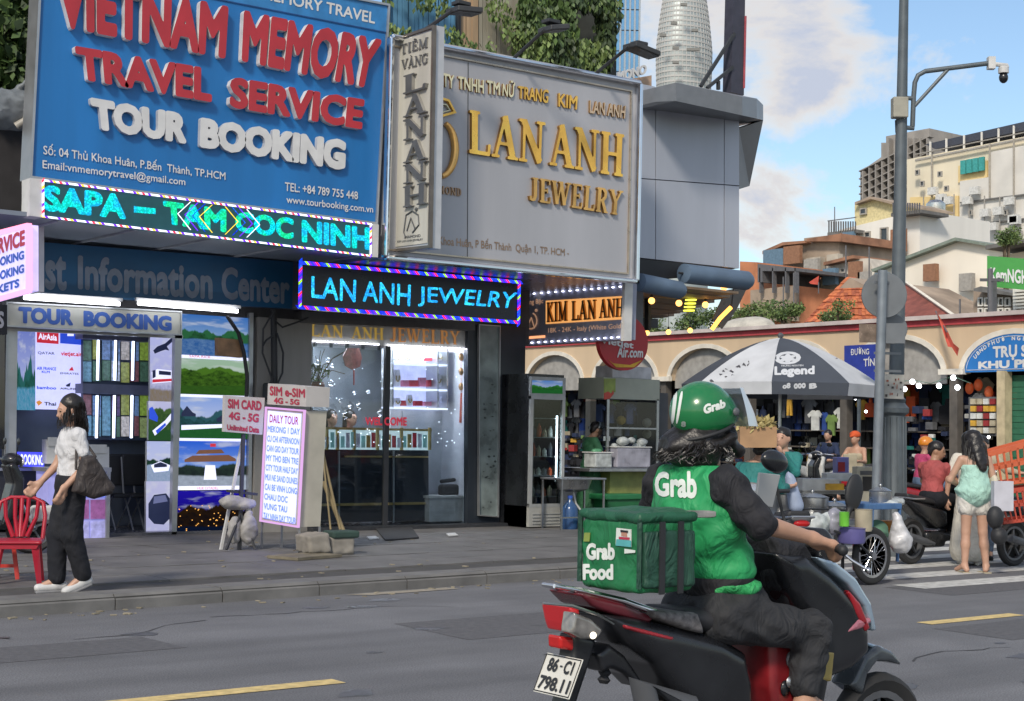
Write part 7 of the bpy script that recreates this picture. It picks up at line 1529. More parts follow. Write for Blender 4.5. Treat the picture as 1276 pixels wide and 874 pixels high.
def tub(label, x0, y0, x1, y1, yy, mt, fill, lid=None):
 t3 = thing('plastic_tub', label, 'tub', tuple(Y((x0+x1)/2, y1, yy)), 'plastic tubs on the food cart'); a, c = Y(x0, y0, yy), Y(x1, y1, yy); m_ = MB(); m_.box2((a[0]+.02, yy, c[2]), (c[0]-.02, yy+.28, a[2])); m_.obj('tub', mt, t3, bevel=.02); m_ = MB(); m_.box2((a[0], yy-.01, a[2]), (c[0], yy+.3, a[2]+.02)); m_.obj('rim', wmet, t3, bevel=.006)
 rng_ = np.random.default_rng(int(x0)); m_ = MB()
 for i in range(7): m_.ball((rng_.uniform(a[0]+.05, c[0]-.05), yy+.12, a[2]+.03), (.06, .05, .04), 7, 5)
 m_.obj('wrapped_food', fill, t3, smooth=60, kind='stuff')
plast = mat('clear_lilac_plastic', (.3, .3, .36), .3, var=.3, scale=6); plastw = mat('cloudy_plastic', (.4, .43, .43), .35, var=.4, scale=10)
tub('large clear tub of wrapped food on the cart shelf', 768, 558, 812, 583, YV-.15, plast, plastw); tub('small clear tub at the left end of the cart shelf', 741, 565, 764, 583, YV-.15, plastw, mat('green_wrap', (.1, .3, .16), .4))
blob('plastic_bag', [ell(Y(776, 550, YV-.1), (.11, .08, .07)), ell(Y(800, 551, YV-.05), (.1, .08, .06)), ell(Y(787, 549, YV-.1), (.07, .06, .05))], plastw, None, h=.018, noise=.006, label='crumpled clear plastic bags heaped over the large tub', cat='bag')
for x, y, cc, l in ((774, 524, 'd8b050', 'yellow'), (806, 527, 'c8b080', 'pale'), (806, 541, 'b89a60', 'brown')):
 m_ = MB(); m_.ball(Y(x, y, YV+.2), .075, 10, 7); m_.obj('food_ball', gcol('c59a3a') if l == 'yellow' else gcol('a9a08a'), label=f'{l} round fruit or bun hanging inside the cart glass case'+(', upper' if y < 530 else ', lower'), cat='food', smooth=60)
t2 = thing('green_bin', 'green lidded plastic bin under the food cart', 'bin', tuple(Y(778, 645, YV-.3))); yb2(758, 622, 800, 646, .35, 'body', mat('bin_green', (.015, .13, .045), .4, var=.1), t2, YV-.3, .02); yb2(755, 616, 803, 623, .4, 'lid', mat('lid_green', (.02, .16, .06), .4), t2, YV-.33, .015)
# vietjet disc
YJ = 17.2
t = thing('round_airline_sign', 'red round airline sign with white lettering behind the side sign', 'sign', tuple(Y(773, 462, YJ)))
c = Y(773, 427, YJ); rr = 35*np.linalg.norm(c-O)/FPX; m_ = MB(); m_.lathe([(rr, 0), (rr, .08)], tuple(c), 40, axis=1, sx=1.16); m_.obj('disc', mat('airline_red', (.38, .025, .03), .5, var=.1), t)
letters(bold2d('Vietjet', .03, .04), [(748, 417), (790, 427), (789, 437), (748, 431)], 1, YJ-.09, 0, white_l, t, each=False); letters(bold2d('Air.com', .03, .04), [(770, 431), (802, 434), (801, 446), (769, 446)], 1, YJ-.09, 0, white_l, t, each=False)
m_ = MB(); m_.slab([(758, 448), (764, 453), (785, 455), (800, 449), (790, 458), (768, 458)], 1, YJ-.09, .004); m_.obj('smile_mark', gcol('c59a3a'), t)
m_ = MB(); m_.bar(c+V(.1, .03, 0), V(c[0]+.6, YJ+.4, c[2]), .04); m_.obj('bracket', darkm, t)
# ------------------------------------------------------------------ tricycle cart and goods at the corner
cc0 = Z(1087, 729); YW = cc0[1]; YWc = YW
t = thing('tricycle_cart', 'vendor tricycle cart with a spoked wheel and a blue metal tray', 'cart', (cc0[0], YW, 0)); TC = t
def T(x, y, dy=0.): return Y(x, y, YWc+dy)
wheel(t, (T(1086, 693)[0], YWc, .30), .30, 'wire', w=.035)
m_ = MB(); m_.tube([T(1086, 693, -.06), T(1062, 670, -.05), T(1040, 662)], .014, 6); m_.tube([T(1086, 693, .06), T(1062, 670, .05), T(1040, 662)], .014, 6); m_.obj('fork', darkm, t, kind='stuff')
bluef = mat('blue_cart_paint', (.06, .14, .3), .5, var=.2)
a, c = T(1084, 632, .1), T(1124, 635, .1)
m_ = MB(); m_.box2((a[0], YWc+.1, a[2]-.03), (c[0], YWc+.75, a[2]+.03)); m_.obj('tray', bluef, t, bevel=.006)
for x in (1087, 1121): m_ = MB(); m_.bar(T(x, 634, .12), T(x-3, 700, .12), .025); m_.obj('tray_leg', bluef, t)
a, c = T(962, 652, .25), T(1085, 652, .25)
m_ = MB(); m_.box2((a[0], YWc+.25, a[2]-.05), (c[0], YWc+1.0, a[2])); m_.obj('deck', steel, t);
for x in (966, 1010, 1050): m_ = MB(); m_.bar(T(x, 652, .27), T(x, 720, .27)*V(1, 1, 0)+V(0, 0, .05), .025); m_.obj('deck_leg', darkm, t)
for x in (985, ): wheel(t, (T(x, 693, .6)[0], YWc+1.02, .3), .3, 'wire', w=.035)
m_ = MB(); m_.tube([T(966, 640, .25), T(1000, 634, .25), T(1060, 636, .25)], .012, 6); m_.obj('rail', darkm, t)
def potty(label, x, y, r, h_, mt, dy=.5, cat='pot', nm='steel_pot', lid=True):
 p = T(x, y, dy); t3 = thing(nm, label, cat, tuple(p)); m_ = MB(); m_.lathe([(r*.92, 0), (r, .02), (r, h_), (r*1.05, h_+.005), (r*.95, h_+.005)], tuple(p), 20); m_.obj('body', mt, t3, smooth=40)
 if lid: m_ = MB(); m_.lathe([(r*1.02, h_+.008), (r*.5, h_+.04), (.02, h_+.05)], tuple(p), 20); m_.ball(p+V(0, 0, h_+.065), .02, 8, 5); m_.obj('lid', mt, t3, smooth=40)
potty('large steel soup pot on the cart deck behind the green scooter rider', 975, 650, .2, .28, steel); potty('steel pot beside the largest pot on the cart deck', 1012, 650, .17, .25, steel); potty('steel pan at the right end of the cart deck', 1040, 650, .15, .16, steel)
potty('small steel pot on the blue tray', 1097, 631, .12, .16, steel, .35); potty('purple plastic bucket under the tall black saddle', 1061, 677, .14, .15, mat('purple_plastic', (.12, .11, .3), .4), -.05, 'bucket', 'plastic_bucket', False)
potty('bright green cup in front of the black saddle', 1052, 656, .05, .14, mat('lime_cup', (.15, .5, .05), .4), -.1, 'cup', 'plastic_cup', False); potty('red plastic tub behind the cart wheel', 1082, 712, .17, .3, mat('tub_red', (.4, .02, .03), .4), .45, 'tub', 'plastic_tub', False); potty('orange basket stacked under the blue tray', 1109, 668, .13, .16, mat('orange_plastic', (.5, .2, .04), .4), .4, 'basket', 'plastic_basket', False); potty('cream paper roll standing beside the saddle', 1076, 662, .09, .22, gcol('a9a08a'), .0, 'paper roll', 'paper_roll', False)
def bag(label, prims, mt, cat='bag', nm='plastic_bag', h=.02, nz=.008): return blob(nm, prims, mt, None, h=h, k=.04, noise=nz, label=label, cat=cat)
bag('crumpled white plastic bag in front of the steel pots', [ell(T(1018, 655, .1), (.15, .1, .13)), ell(T(1032, 648, .1), (.1, .08, .08))], plastw); bag('pinkish plastic bag hanging at the left of the cart', [ell(T(1040, 650, .05), (.1, .08, .14))], plast)
bag('white plastic bag of food hanging from the blue tray', [cap(T(1117, 642, 0), T(1122, 672, 0), .04, .12), ell(T(1123, 676, 0), (.14, .1, .12))], mat('white_thin_plastic', (.5, .5, .52), .35, var=.3, scale=9)); bag('clear plastic bags heaped on the blue tray', [ell(T(1106, 628, .3), (.15, .12, .05)), ell(T(1116, 626, .4), (.1, .1, .05))], plastw)
bag('bundle of green cloth under the blue tray', [ell(T(1094, 662, .3), (.13, .1, .12))], mat('sage_cloth', (.12, .25, .17), .8), 'cloth', 'cloth_bundle')
blob('tall_saddle', [ell(T(1064, 614, .1), (.13, .05, .2), np.array(Matrix.Rotation(math.radians(14), 3, 'Y'))), cap(T(1058, 636, .1), T(1046, 668, .1), .035, .03), cap(T(1048, 655, .1), T(1070, 665, .1), .035, .03)], blk, None, h=.015, label='tall black oval saddle leaning over the cart', cat='saddle')
# low table with white boxes further back
pt = D(1030, 620, 21); t = thing('vendor_table', 'low table with white foam boxes behind the tricycle cart', 'table', (pt[0], pt[1], 0))
def db(x0, y0, x1, y1, dep, th, nm, mt, par, bev=.0, **kw):
 p = [D(x0, y0, dep), D(x1, y0, dep), D(x1, y1, dep), D(x0, y1, dep)]; m_ = MB(); m_.prism(p, V(cf[0], cf[1], 0)*th); return m_.obj(nm, mt, par, bevel=bev, **kw)
db(1000, 612, 1078, 616, 21, .6, 'top', steel, t)
for x in (1003, 1040, 1074): db(x, 616, x+3, 690, 21, .04, 'leg', darkm, t)
db(1000, 597, 1046, 612, 20.9, .4, 'foam_box', mat('white_foam', (.55, .56, .56), .8), None, .01, label='long white foam box on the vendor table', cat='box'); db(1030, 590, 1066, 600, 21.3, .35, 'foam_box', MATS['white_foam'], None, .01, label='white foam box stacked behind the long one', cat='box')
db(1030, 603, 1052, 611, 20.7, .1, 'yellow_packet', gcol('c59a3a'), None, .008, label='yellow packet against the long foam box', cat='packet')
db(1043, 570, 1058, 596, 21.6, .3, 'plastic_crate', mat('violet_crate', (.16, .16, .42), .5), None, .01, label='violet plastic crate standing on the vendor table', cat='crate'); db(1045, 576, 1053, 588, 21.5, .05, 'printed_label', gcol('8c2b2e'), None, label='dark red label leaning on the violet crate', cat='label')
for x0, x1, dd, lab in ((1068, 1092, 20.6, 'cream appliance box with a dark window left of the lamp post'), (1095, 1104, 20.5, 'narrow white appliance box at the lamp post foot')):
 t = thing('appliance_box', lab, 'box', tuple(D(x0, 620, dd))); db(x0, 582, x1, 626, dd, .3, 'box', mat('cream_carton', (.42, .4, .33), .7), t, .008)
 if x0 == 1068: db(x0+7, 594, x1-4, 612, dd-.01, .02, 'window', blk, t); db(x0+4, 587, x1-2, 592, dd-.01, .02, 'print', gcol('5a5c60'), t)
db(1051, 566, 1068, 600, 22.6, .04, 'chair_back', gcol('a9a08a'), None, .01, label='tan chair back beside the violet crate', cat='chair')
# cardboard tray and dark helmet near the teal vendor
t = thing('cardboard_tray', 'brown cardboard tray piled with dry straw behind the helmet', 'box', tuple(D(945, 558, 15))); db(922, 532, 968, 558, 15, .35, 'tray', mat('cardboard', (.36, .22, .12), .85, var=.15), t); rng = np.random.default_rng(14)
leaves([(D(943, 530, 15.15), (.2, .16, .05))], 420, .07, rng, [mat('straw', (.4, .33, .14), .8)]).obj('straw', None, t, kind='stuff')
t = thing('big_bag', 'pale blue plastic sheet bag hanging beside the teal vendor', 'bag', tuple(D(990, 600, 15.5)))
blob('bag', [cap(D(984, 596, 15.5), D(992, 630, 15.5), .05, .08), cap(D(982, 590, 15.5), D(986, 600, 15.5), .02, .05)], mat('pale_blue_sheet', (.3, .36, .5), .5, var=.2), t, h=.018)
# black parked cowl just behind the rider's hand
t = motorbike('silver and black parked scooter beyond the rider\'s right hand', greyp, blackp, mat('silver_cowl', (.4, .42, .45), .25, .6)); placed(t, D(985, 650, 13.6)*V(1, 1, 0), math.radians(64))
# ------------------------------------------------------------------ red crates
def crate(label, q, xd, th, mt):
 t = thing('plastic_crate', label, 'crate', tuple(D(*q[3], xd)), 'red crates on the motorbike')
 p = [D(a, b_, xd) for a, b_ in q]; b = V(cf[0], cf[1], 0)*th
 for i, (u0, v0, u1, v1) in enumerate(((0, 0, 1, .14), (0, .44, 1, .54), (0, .9, 1, 1))):
  def P_(u, v): return (p[0]*(1-u)+p[1]*u)*(1-v)+(p[3]*(1-u)+p[2]*u)*v
  for off in (V(0, 0, 0), b):
   m_ = MB(); m_.prism([P_(u0, v0)+off, P_(u1, v0)+off, P_(u1, v1)+off, P_(u0, v1)+off], V(cf[0], cf[1], 0)*.02); m_.obj('rail', mt, t)
 for k in range(9):
  u = k/9+.01; m_ = MB(); m_.prism([P_(u, .1), P_(u+.035, .1), P_(u+.035, .95), P_(u, .95)], V(cf[0], cf[1], 0)*.018); m_.obj('slat', mt, t)
 m_ = MB(); m_.prism([P_(0, .98), P_(1, .98), P_(1, 1), P_(0, 1)], b); m_.obj('floor', mt, t)
 for u in (0, .985): m_ = MB(); m_.prism([P_(u, 0), P_(u, 1), P_(u, 1)+b, P_(u, 0)+b], cr*.012); m_.obj('side', mt, t)
 return t
crr = mat('crate_red', (.42, .06, .035), .5, var=.1)
crate('orange red plastic crate tilted on top of the load at the right edge', [(1222, 566), (1300, 545), (1300, 600), (1232, 608)], 17.9, .4, mat('crate_orange', (.55, .12, .05), .5, var=.1)); crate('dark red plastic crate under the tilted one at the right edge', [(1236, 612), (1300, 604), (1300, 648), (1250, 654)], 17.6, .4, crr)
# ------------------------------------------------------------------ pavement clutter in front of the shops
def gY(x, y): return Z(x, y, .12)[1]
Xd = Y(378, 600, gY(372, 692))[0]; YD = gY(372, 692)
t = thing('daily_tour_lightbox', 'standing lightbox listing daily tours with a pink lit border', 'sign', tuple(X(350, 660, Xd)))
f4 = [(331, 508), (378, 512), (370, 657), (324, 649)]
wb = mat('cream_case', (.42, .4, .34), .6, var=.12, scale=4)
m_ = MB(); m_.prism([X(a, b_, Xd) for a, b_ in f4], (.30, 0, 0)); m_.obj('case', wb, t)
m_ = MB(); m_.slab([(334, 512), (375, 516), (367, 653), (327, 645)], 0, Xd-.01, .008); m_.obj('lit_face', mat('lilac_lit_face', (.5, .5, .7), .5, emit='a8b0ff', es=.85, var=.04), t)
m_ = MB(); m_.ring([(330, 507), (379, 511), (371, 658), (323, 650)], 0, Xd-.02, .025, .02); m_.obj('border_light', glow('pink_border_light_2', 'd8a8e0', .8), t)
def lbq(y0, y1, a=.06, c=.94):
 def at(f, y): x = (331+(324-331)*(y-508)/141)+f*47; return (x, y+f*4+f*(y-508)*.028)
 return [at(a, y0), at(c, y0), at(c, y1), at(a, y1)]
letters(bold2d('DAILY TOUR', .015, .04), lbq(516, 526, .12, .88), 0, Xd-.014, 0, MATS['sign_red'], t, each=False)
for i, s_ in enumerate(('MEKONG 1 DAY', 'CU CHI AFTERNOON', 'CAN GIO DAY TOUR', 'MY THO BEN TRE', 'CITY TOUR HALF DAY', 'MUI NE SAND DUNES', 'CAI BE VINH LONG', 'CHAU DOC', 'VUNG TAU', 'TAY NINH DAY TOUR')):
 letters(bold2d(s_, .03, .06), lbq(530+i*12, 538+i*12, .08, .93 if len(s_) > 9 else .7), 0, Xd-.014, 0, mat('lit_blue_text', (.15, .22, .7), .5, emit='5a78f4', es=.6), t, each=False)
for x, y in ((324, 649), (370, 657)):
 m_ = MB(); p = X(x+1, y, Xd); m_.bar(p+V(.02, 0, 0), V(p[0]+.02, p[1], .13), .02); m_.obj('leg', alu, t); m_ = MB(); m_.bar(p+V(.28, 0, 0), V(p[0]+.28, p[1], .13), .02); m_.obj('leg', alu, t)
t = thing('esim_sign', 'white box sign SIM e-SIM 4G 5G on top of the tour lightbox', 'sign', tuple(X(350, 508, Xd)))
m_ = MB(); m_.prism([X(a, b_, Xd) for a, b_ in ((334, 478), (382, 482), (381, 507), (333, 504))], (.3, 0, 0)); m_.obj('box', mat('greyish_sign_face', (.46, .44, .43), .6, var=.05), t)
rs = mat('faded_red_letter', (.36, .03, .06), .6); letters(bold2d('SIM e-SIM', .035, .04), [(336, 481), (380, 485), (380, 496), (336, 493)], 0, Xd-.005, 0, rs, t, each=False); letters(bold2d('4G - 5G', .045, .04), [(341, 495), (373, 498), (373, 505), (341, 503)], 0, Xd-.005, 0, rs, t, each=False)
YM = gY(300, 686)
t = thing('sim_card_sign', 'grey white sign SIM CARD 4G 5G on a thin black post', 'sign', tuple(Y(303, 686, YM)))
m_ = MB(); m_.slab([(280, 493), (330, 496), (327, 542), (279, 538)], 1, YM, .05); m_.obj('board', MATS['greyish_sign_face'], t)
for s_, q in (('SIM CARD', [(284, 497), (326, 500), (326, 512), (284, 509)]), ('4G - 5G', [(285, 513), (323, 516), (322, 527), (285, 523)]), ('Unlimited Data', [(283, 529), (323, 532), (323, 540), (283, 536)])): letters(bold2d(s_, .045, .04), q, 1, YM-.004, 0, rs, t, each=False)
m_ = MB(); m_.slab([(302, 541), (306, 541), (301, 686), (297, 686)], 1, YM+.02, .03); m_.obj('post', darkm, t)
for a, c in (((300, 640), (282, 685)), ((300, 640), (318, 684))): m_ = MB(); m_.bar(Y(*a, YM+.03), Y(*c, YM-.1 if a else YM), .025); m_.obj('foot_strut', darkm, t)
m_ = MB(); m_.bar(Y(285, 612, YM+.1), Y(318, 616, YM+.1), .12, .03); m_.obj('small_shelf', darkm, t)
m_ = MB(); m_.bar(Y(303, 545, YM+.2), Y(275, 686, YM+.2), .03); m_.obj('white_pole', wmet, label='white pole leaning behind the SIM card sign', cat='pole')
bag('dirty white bag on the small shelf of the sign post', [ell(Y(288, 626, YM+.05), (.14, .1, .08)), ell(Y(303, 628, YM+.02), (.16, .1, .07))], mat('dirty_white_bag', (.3, .29, .28), .7, var=.3, scale=6)); bag('hanging white bag under the small shelf', [ell(Y(293, 660, YM+.05), (.09, .07, .16))], MATS['dirty_white_bag']); bag('second hanging white bag nearer the lightbox', [ell(Y(310, 662, YM-.02), (.11, .08, .15)), cap(Y(310, 640, YM-.02), Y(310, 655, YM-.02), .04, .08)], MATS['dirty_white_bag'])
for i, q in enumerate(([(384, 668), (410, 664), (414, 690), (386, 690)], [(411, 670), (442, 668), (442, 691), (412, 693)])):
 yy = gY(410, 693)+.05*i; t3 = blob('concrete_block', [poly([Y(a, b_, yy) for a, b_ in q], 1, yy+.15, .17, .04)], mat('worn_block', (.25, .23, .2), .9, var=.3, scale=4), None, h=.018, noise=.004, label=['rough concrete lump beside the tour lightbox', 'squarer pale concrete block right of the rough lump'][i], cat='concrete block')
m_ = MB(); m_.box(Y(425, 668, gY(425, 692)+.1)+V(0, 0, .02), (.34, .25, .08)); m_.obj('green_cloth', mat('dark_green_rag', (.03, .06, .05), .9), label='dark green rag folded on the squarer block', cat='cloth', bevel=.02)
m_ = MB(); m_.box((Z(390, 694, .13)+V(-.1, 0, .01)), (.7, .45, .03), rz=.3); m_.obj('wooden_board', mat('dirty_board', (.16, .14, .1), .85, var=.3), label='dirty wooden board lying at the foot of the lightbox', cat='board')
for i, (a, c, w) in enumerate((((398, 545), (424, 660), .03), ((397, 515), (412, 660), .022), ((403, 600), (428, 662), .05))):
 m_ = MB(); yy = 17.75; m_.tube([Y(*a, yy), Y(*c, yy-.2)], w*.6, 6); m_.obj('leaning_stick', mat('bamboo_stick', (.25, .2, .11), .8, var=.2), label=['thin stick leaning on the jewellery glass, middle of three', 'tallest thin stick leaning on the jewellery glass', 'short thick bamboo stick leaning lowest on the jewellery glass'][i], cat='stick')
t = thing('cable_pole', 'black conduit with looping cables on the grey column between the shops', 'pole', tuple(Y(342, 480, 18.1)))
m_ = MB(); m_.tube([Y(341, 386, 18.1), Y(342, 480, 18.1)], .045, 8); m_.obj('conduit', blk, t, smooth=50)
for pts in (((343, 400), (352, 408), (370, 402), (384, 396)), ((345, 415), (353, 440), (352, 465), (346, 478)), ((341, 388), (328, 410), (327, 440), (338, 470), (340, 490)), ((327, 432), (332, 424), (341, 418)), ((340, 470), (333, 485), (336, 500), (345, 505))):
 P = [Y(x, y, 18.02) for x, y in pts]; m_ = MB(); m_.tube(P, .014, 5); m_.obj('cable', blk, t, smooth=60)
m_ = MB(); m_.box(Y(337, 488, 18.05), (.2, .12, .22)); m_.obj('cable_box', blk, t, bevel=.03)
m_ = MB(); m_.slab([(272, 421), (303, 424), (302, 446), (272, 443)], 1, 17.9, .1); m_.obj('wooden_box_sign', mat('wood_slats', (.25, .14, .07), .6, var=.3, scale=8, streak=False), label='small brown wooden board hung over the bay poster', cat='board')
m_ = MB(); m_.tube([Y(283, 394, 17.85), Y(297, 415, 17.85), Y(304, 440, 17.85), Y(308, 470, 17.85), Y(306, 520, 17.85)], .025, 6); m_.obj('hanging_cable', blk, label='thick dark cable drooping across the bay poster', cat='cable', smooth=60)
# ------------------------------------------------------------------ red chair and stool
def plastic_chair(label, pos, ang):
 t = thing('plastic_chair', label, 'chair', (0, 0, 0)); rc = mat('red_chair_plastic', (.36, .012, .03), .35, var=.12)
 blob('seat', [bxx((0, 0, .43), (.21, .2, .012), .01), cap((-.2, -.2, .42), (-.2, .2, .42), .016), cap((.2, -.2, .42), (.2, .2, .42), .016), cap((-.2, -.2, .42), (.2, -.2, .42), .018)], rc, t, h=.012)
 for sx in (-1, 1):
  for sy in (-1, 1): m_ = MB(); m_.prism([(sx*.19, sy*.17, .42), (sx*.12, sy*.19, .42), (sx*.19, sy*.23, 0), (sx*.23, sy*.21, 0)], (0, sy*-.03, 0)); m_.obj('leg', rc, t)
 m_ = MB(); m_.tube([(-.2, .2, .42), (-.215, .25, .66), (-.19, .29, .8), (-.1, .31, .85), (.1, .31, .85), (.19, .29, .8), (.215, .25, .66), (.2, .2, .42)], .02, 8); m_.obj('back_frame', rc, t, smooth=60)
 for x0, x1 in ((-.15, -.1), (-.06, -.03), (.06, .03), (.15, .1), (0, 0)): m_ = MB(); m_.tube([(x1*.6, .21, .45), (x0*.9, .26, .65), (x0, .305, .84)], [.026, .02, .022], 6); m_.obj('back_slat', rc, t, smooth=60)
 m_ = MB(); m_.prism([(-.2, -.2, .42), (.2, -.2, .42), (.17, -.2, .36), (-.17, -.2, .36)], (0, .02, 0)); m_.obj('apron', rc, t)
 t.scale = (.96, .96, .86); return placed(t, pos, ang)
ch = Z(26, 728, .12); plastic_chair('red plastic chair with a slatted back at the left edge', ch+V(0, .1, 0), math.radians(-24))
t = thing('plastic_stool', 'small bright red stool tucked under the red chair', 'stool', (0, 0, 0)); ro = mat('orange_red_plastic', (.5, .04, .03), .4)
m_ = MB(); m_.box((0, 0, .28), (.27, .27, .03)); m_.obj('seat', ro, t, bevel=.012)
for sx in (-1, 1):
 for sy in (-1, 1): m_ = MB(); m_.bar((sx*.11, sy*.11, .27), (sx*.15, sy*.15, 0), .035); m_.obj('leg', ro, t)
m_ = MB(); m_.box((0, -.135, .12), (.27, .015, .03)); m_.obj('stretcher', ro, t)
placed(t, Z(14, 722, .12)+V(-.05, .15, 0), math.radians(-20))
t = thing('white_packet', 'crumpled white packet on the seat of the motorbike behind the chair', 'packet', tuple(Y(50, 640, 13.6))); bag2 = blob('packet', [bxx(Y(52, 640, 13.6), (.1, .04, .07), .02)], wmet, t, h=.015, noise=.004)
# ================================================================== PEOPLE
skinm = mat('skin', (.46, .27, .19), .5, var=.08, scale=10); skin2 = mat('skin_tan', (.34, .19, .12), .5, var=.08, scale=10)
hairm = mat('black_hair', (.012, .010, .010), .38, var=.4, scale=12, bump=.4)
def nrm(v): v = V(*v); return v/max(1e-9, np.linalg.norm(v))
def hand(w, d, n, curl=.6, s=1., r=.0092):
 w, d, n = V(*w), nrm(d), nrm(n); side = np.cross(d, n); out = []
 for k in (-1, 1): out.append(('c', w+side*.012*k*s, w+d*.082*s+side*.027*k*s, .019*s, .0165*s))
 for i, (o, L) in enumerate(((.031, .066), (.0105, .076), (-.0105, .071), (-.031, .055))):
  a = w+d*.083*s+side*o*s; b = a+nrm(d+n*curl*.5)*L*.5*s; c = b+nrm(d*(1-curl*.75)+n*curl*1.5)*L*.3*s; e = c+nrm(d*(.8-curl*1.4)+n*curl*1.6)*L*.26*s
  out += [('c', a, b, r*s*1.05, r*s), ('c', b, c, r*s, r*s*.92), ('c', c, e, r*s*.92, r*s*.8)]
 a = w+d*.022*s+side*.025*s; b = a+nrm(d*.7+side*.8+n*.4)*.04*s; out += [('c', a, b, .013*s, .011*s), ('c', b, b+nrm(d+n*.5+side*.1)*.032*s, .011*s, .009*s)]
 return out
def headp(c, f, s=1.):
 c, f = V(*c), nrm(f); up_ = V(0, 0, 1); l = nrm(np.cross(up_, f)); u = np.cross(f, l); R = np.stack([f, l, u], 1)
 P = lambda x, y, z: c+(f*x+l*y+u*z)*s
 return [('e', P(-.012, 0, .018), V(.098, .076, .098)*s, R), ('e', P(.022, 0, -.03), V(.068, .060, .078)*s, R), ('c', P(.045, 0, -.075), P(.055, 0, -.088), .026*s, .02*s), ('c', P(.086, 0, .004), P(.104, 0, -.026), .009*s, .0125*s), ('c', P(.078, -.014, -.055), P(.078, .014, -.055), .012*s, .012*s),
   ('e', P(-.005, .078, -.012), V(.018, .009, .03)*s, R), ('e', P(-.005, -.078, -.012), V(.018, .009, .03)*s, R), ('c', P(.078, .028, .022), P(.078, -.028, .022), .012*s, .012*s)], P, R
STAND = dict(head=(.02, 0, 1.50), neck=(-.01, 0, 1.365), chest=(0, 0, 1.2), waist=(.0, 0, 1.03), pelv=(0, 0, .90), shL=(0, .155, 1.30), shR=(0, -.155, 1.30), elL=(-.03, .2, 1.04), elR=(-.03, -.2, 1.04), wrL=(.07, .2, .82), wrR=(.07, -.2, .82), hiL=(0, .085, .86), hiR=(0, -.085, .86), knL=(.02, .09, .47), knR=(.02, -.09, .47), anL=(-.02, .09, .08), anR=(-.02, -.09, .08), look=(1, 0, 0), fdL=(.2, 0, -1), fdR=(.2, 0, -1), footL=(1, .1, 0), footR=(1, -.1, 0))
SIT = dict(STAND, pelv=(0, 0, .84), hiL=(.02, .09, .82), hiR=(.02, -.09, .82), waist=(.0, 0, .95), chest=(.03, 0, 1.12), neck=(.05, 0, 1.29), head=(.09, 0, 1.43), shL=(.04, .155, 1.23), shR=(.04, -.155, 1.23), elL=(.16, .24, 1.02), elR=(.16, -.24, 1.02), wrL=(.38, .27, 1.03), wrR=(.38, -.27, 1.03), knL=(.45, .13, .78), knR=(.45, -.13, .78), anL=(.42, .13, .40), anR=(.42, -.13, .40), fdL=(1, 0, -.1), fdR=(1, 0, -.1))
HELD = []
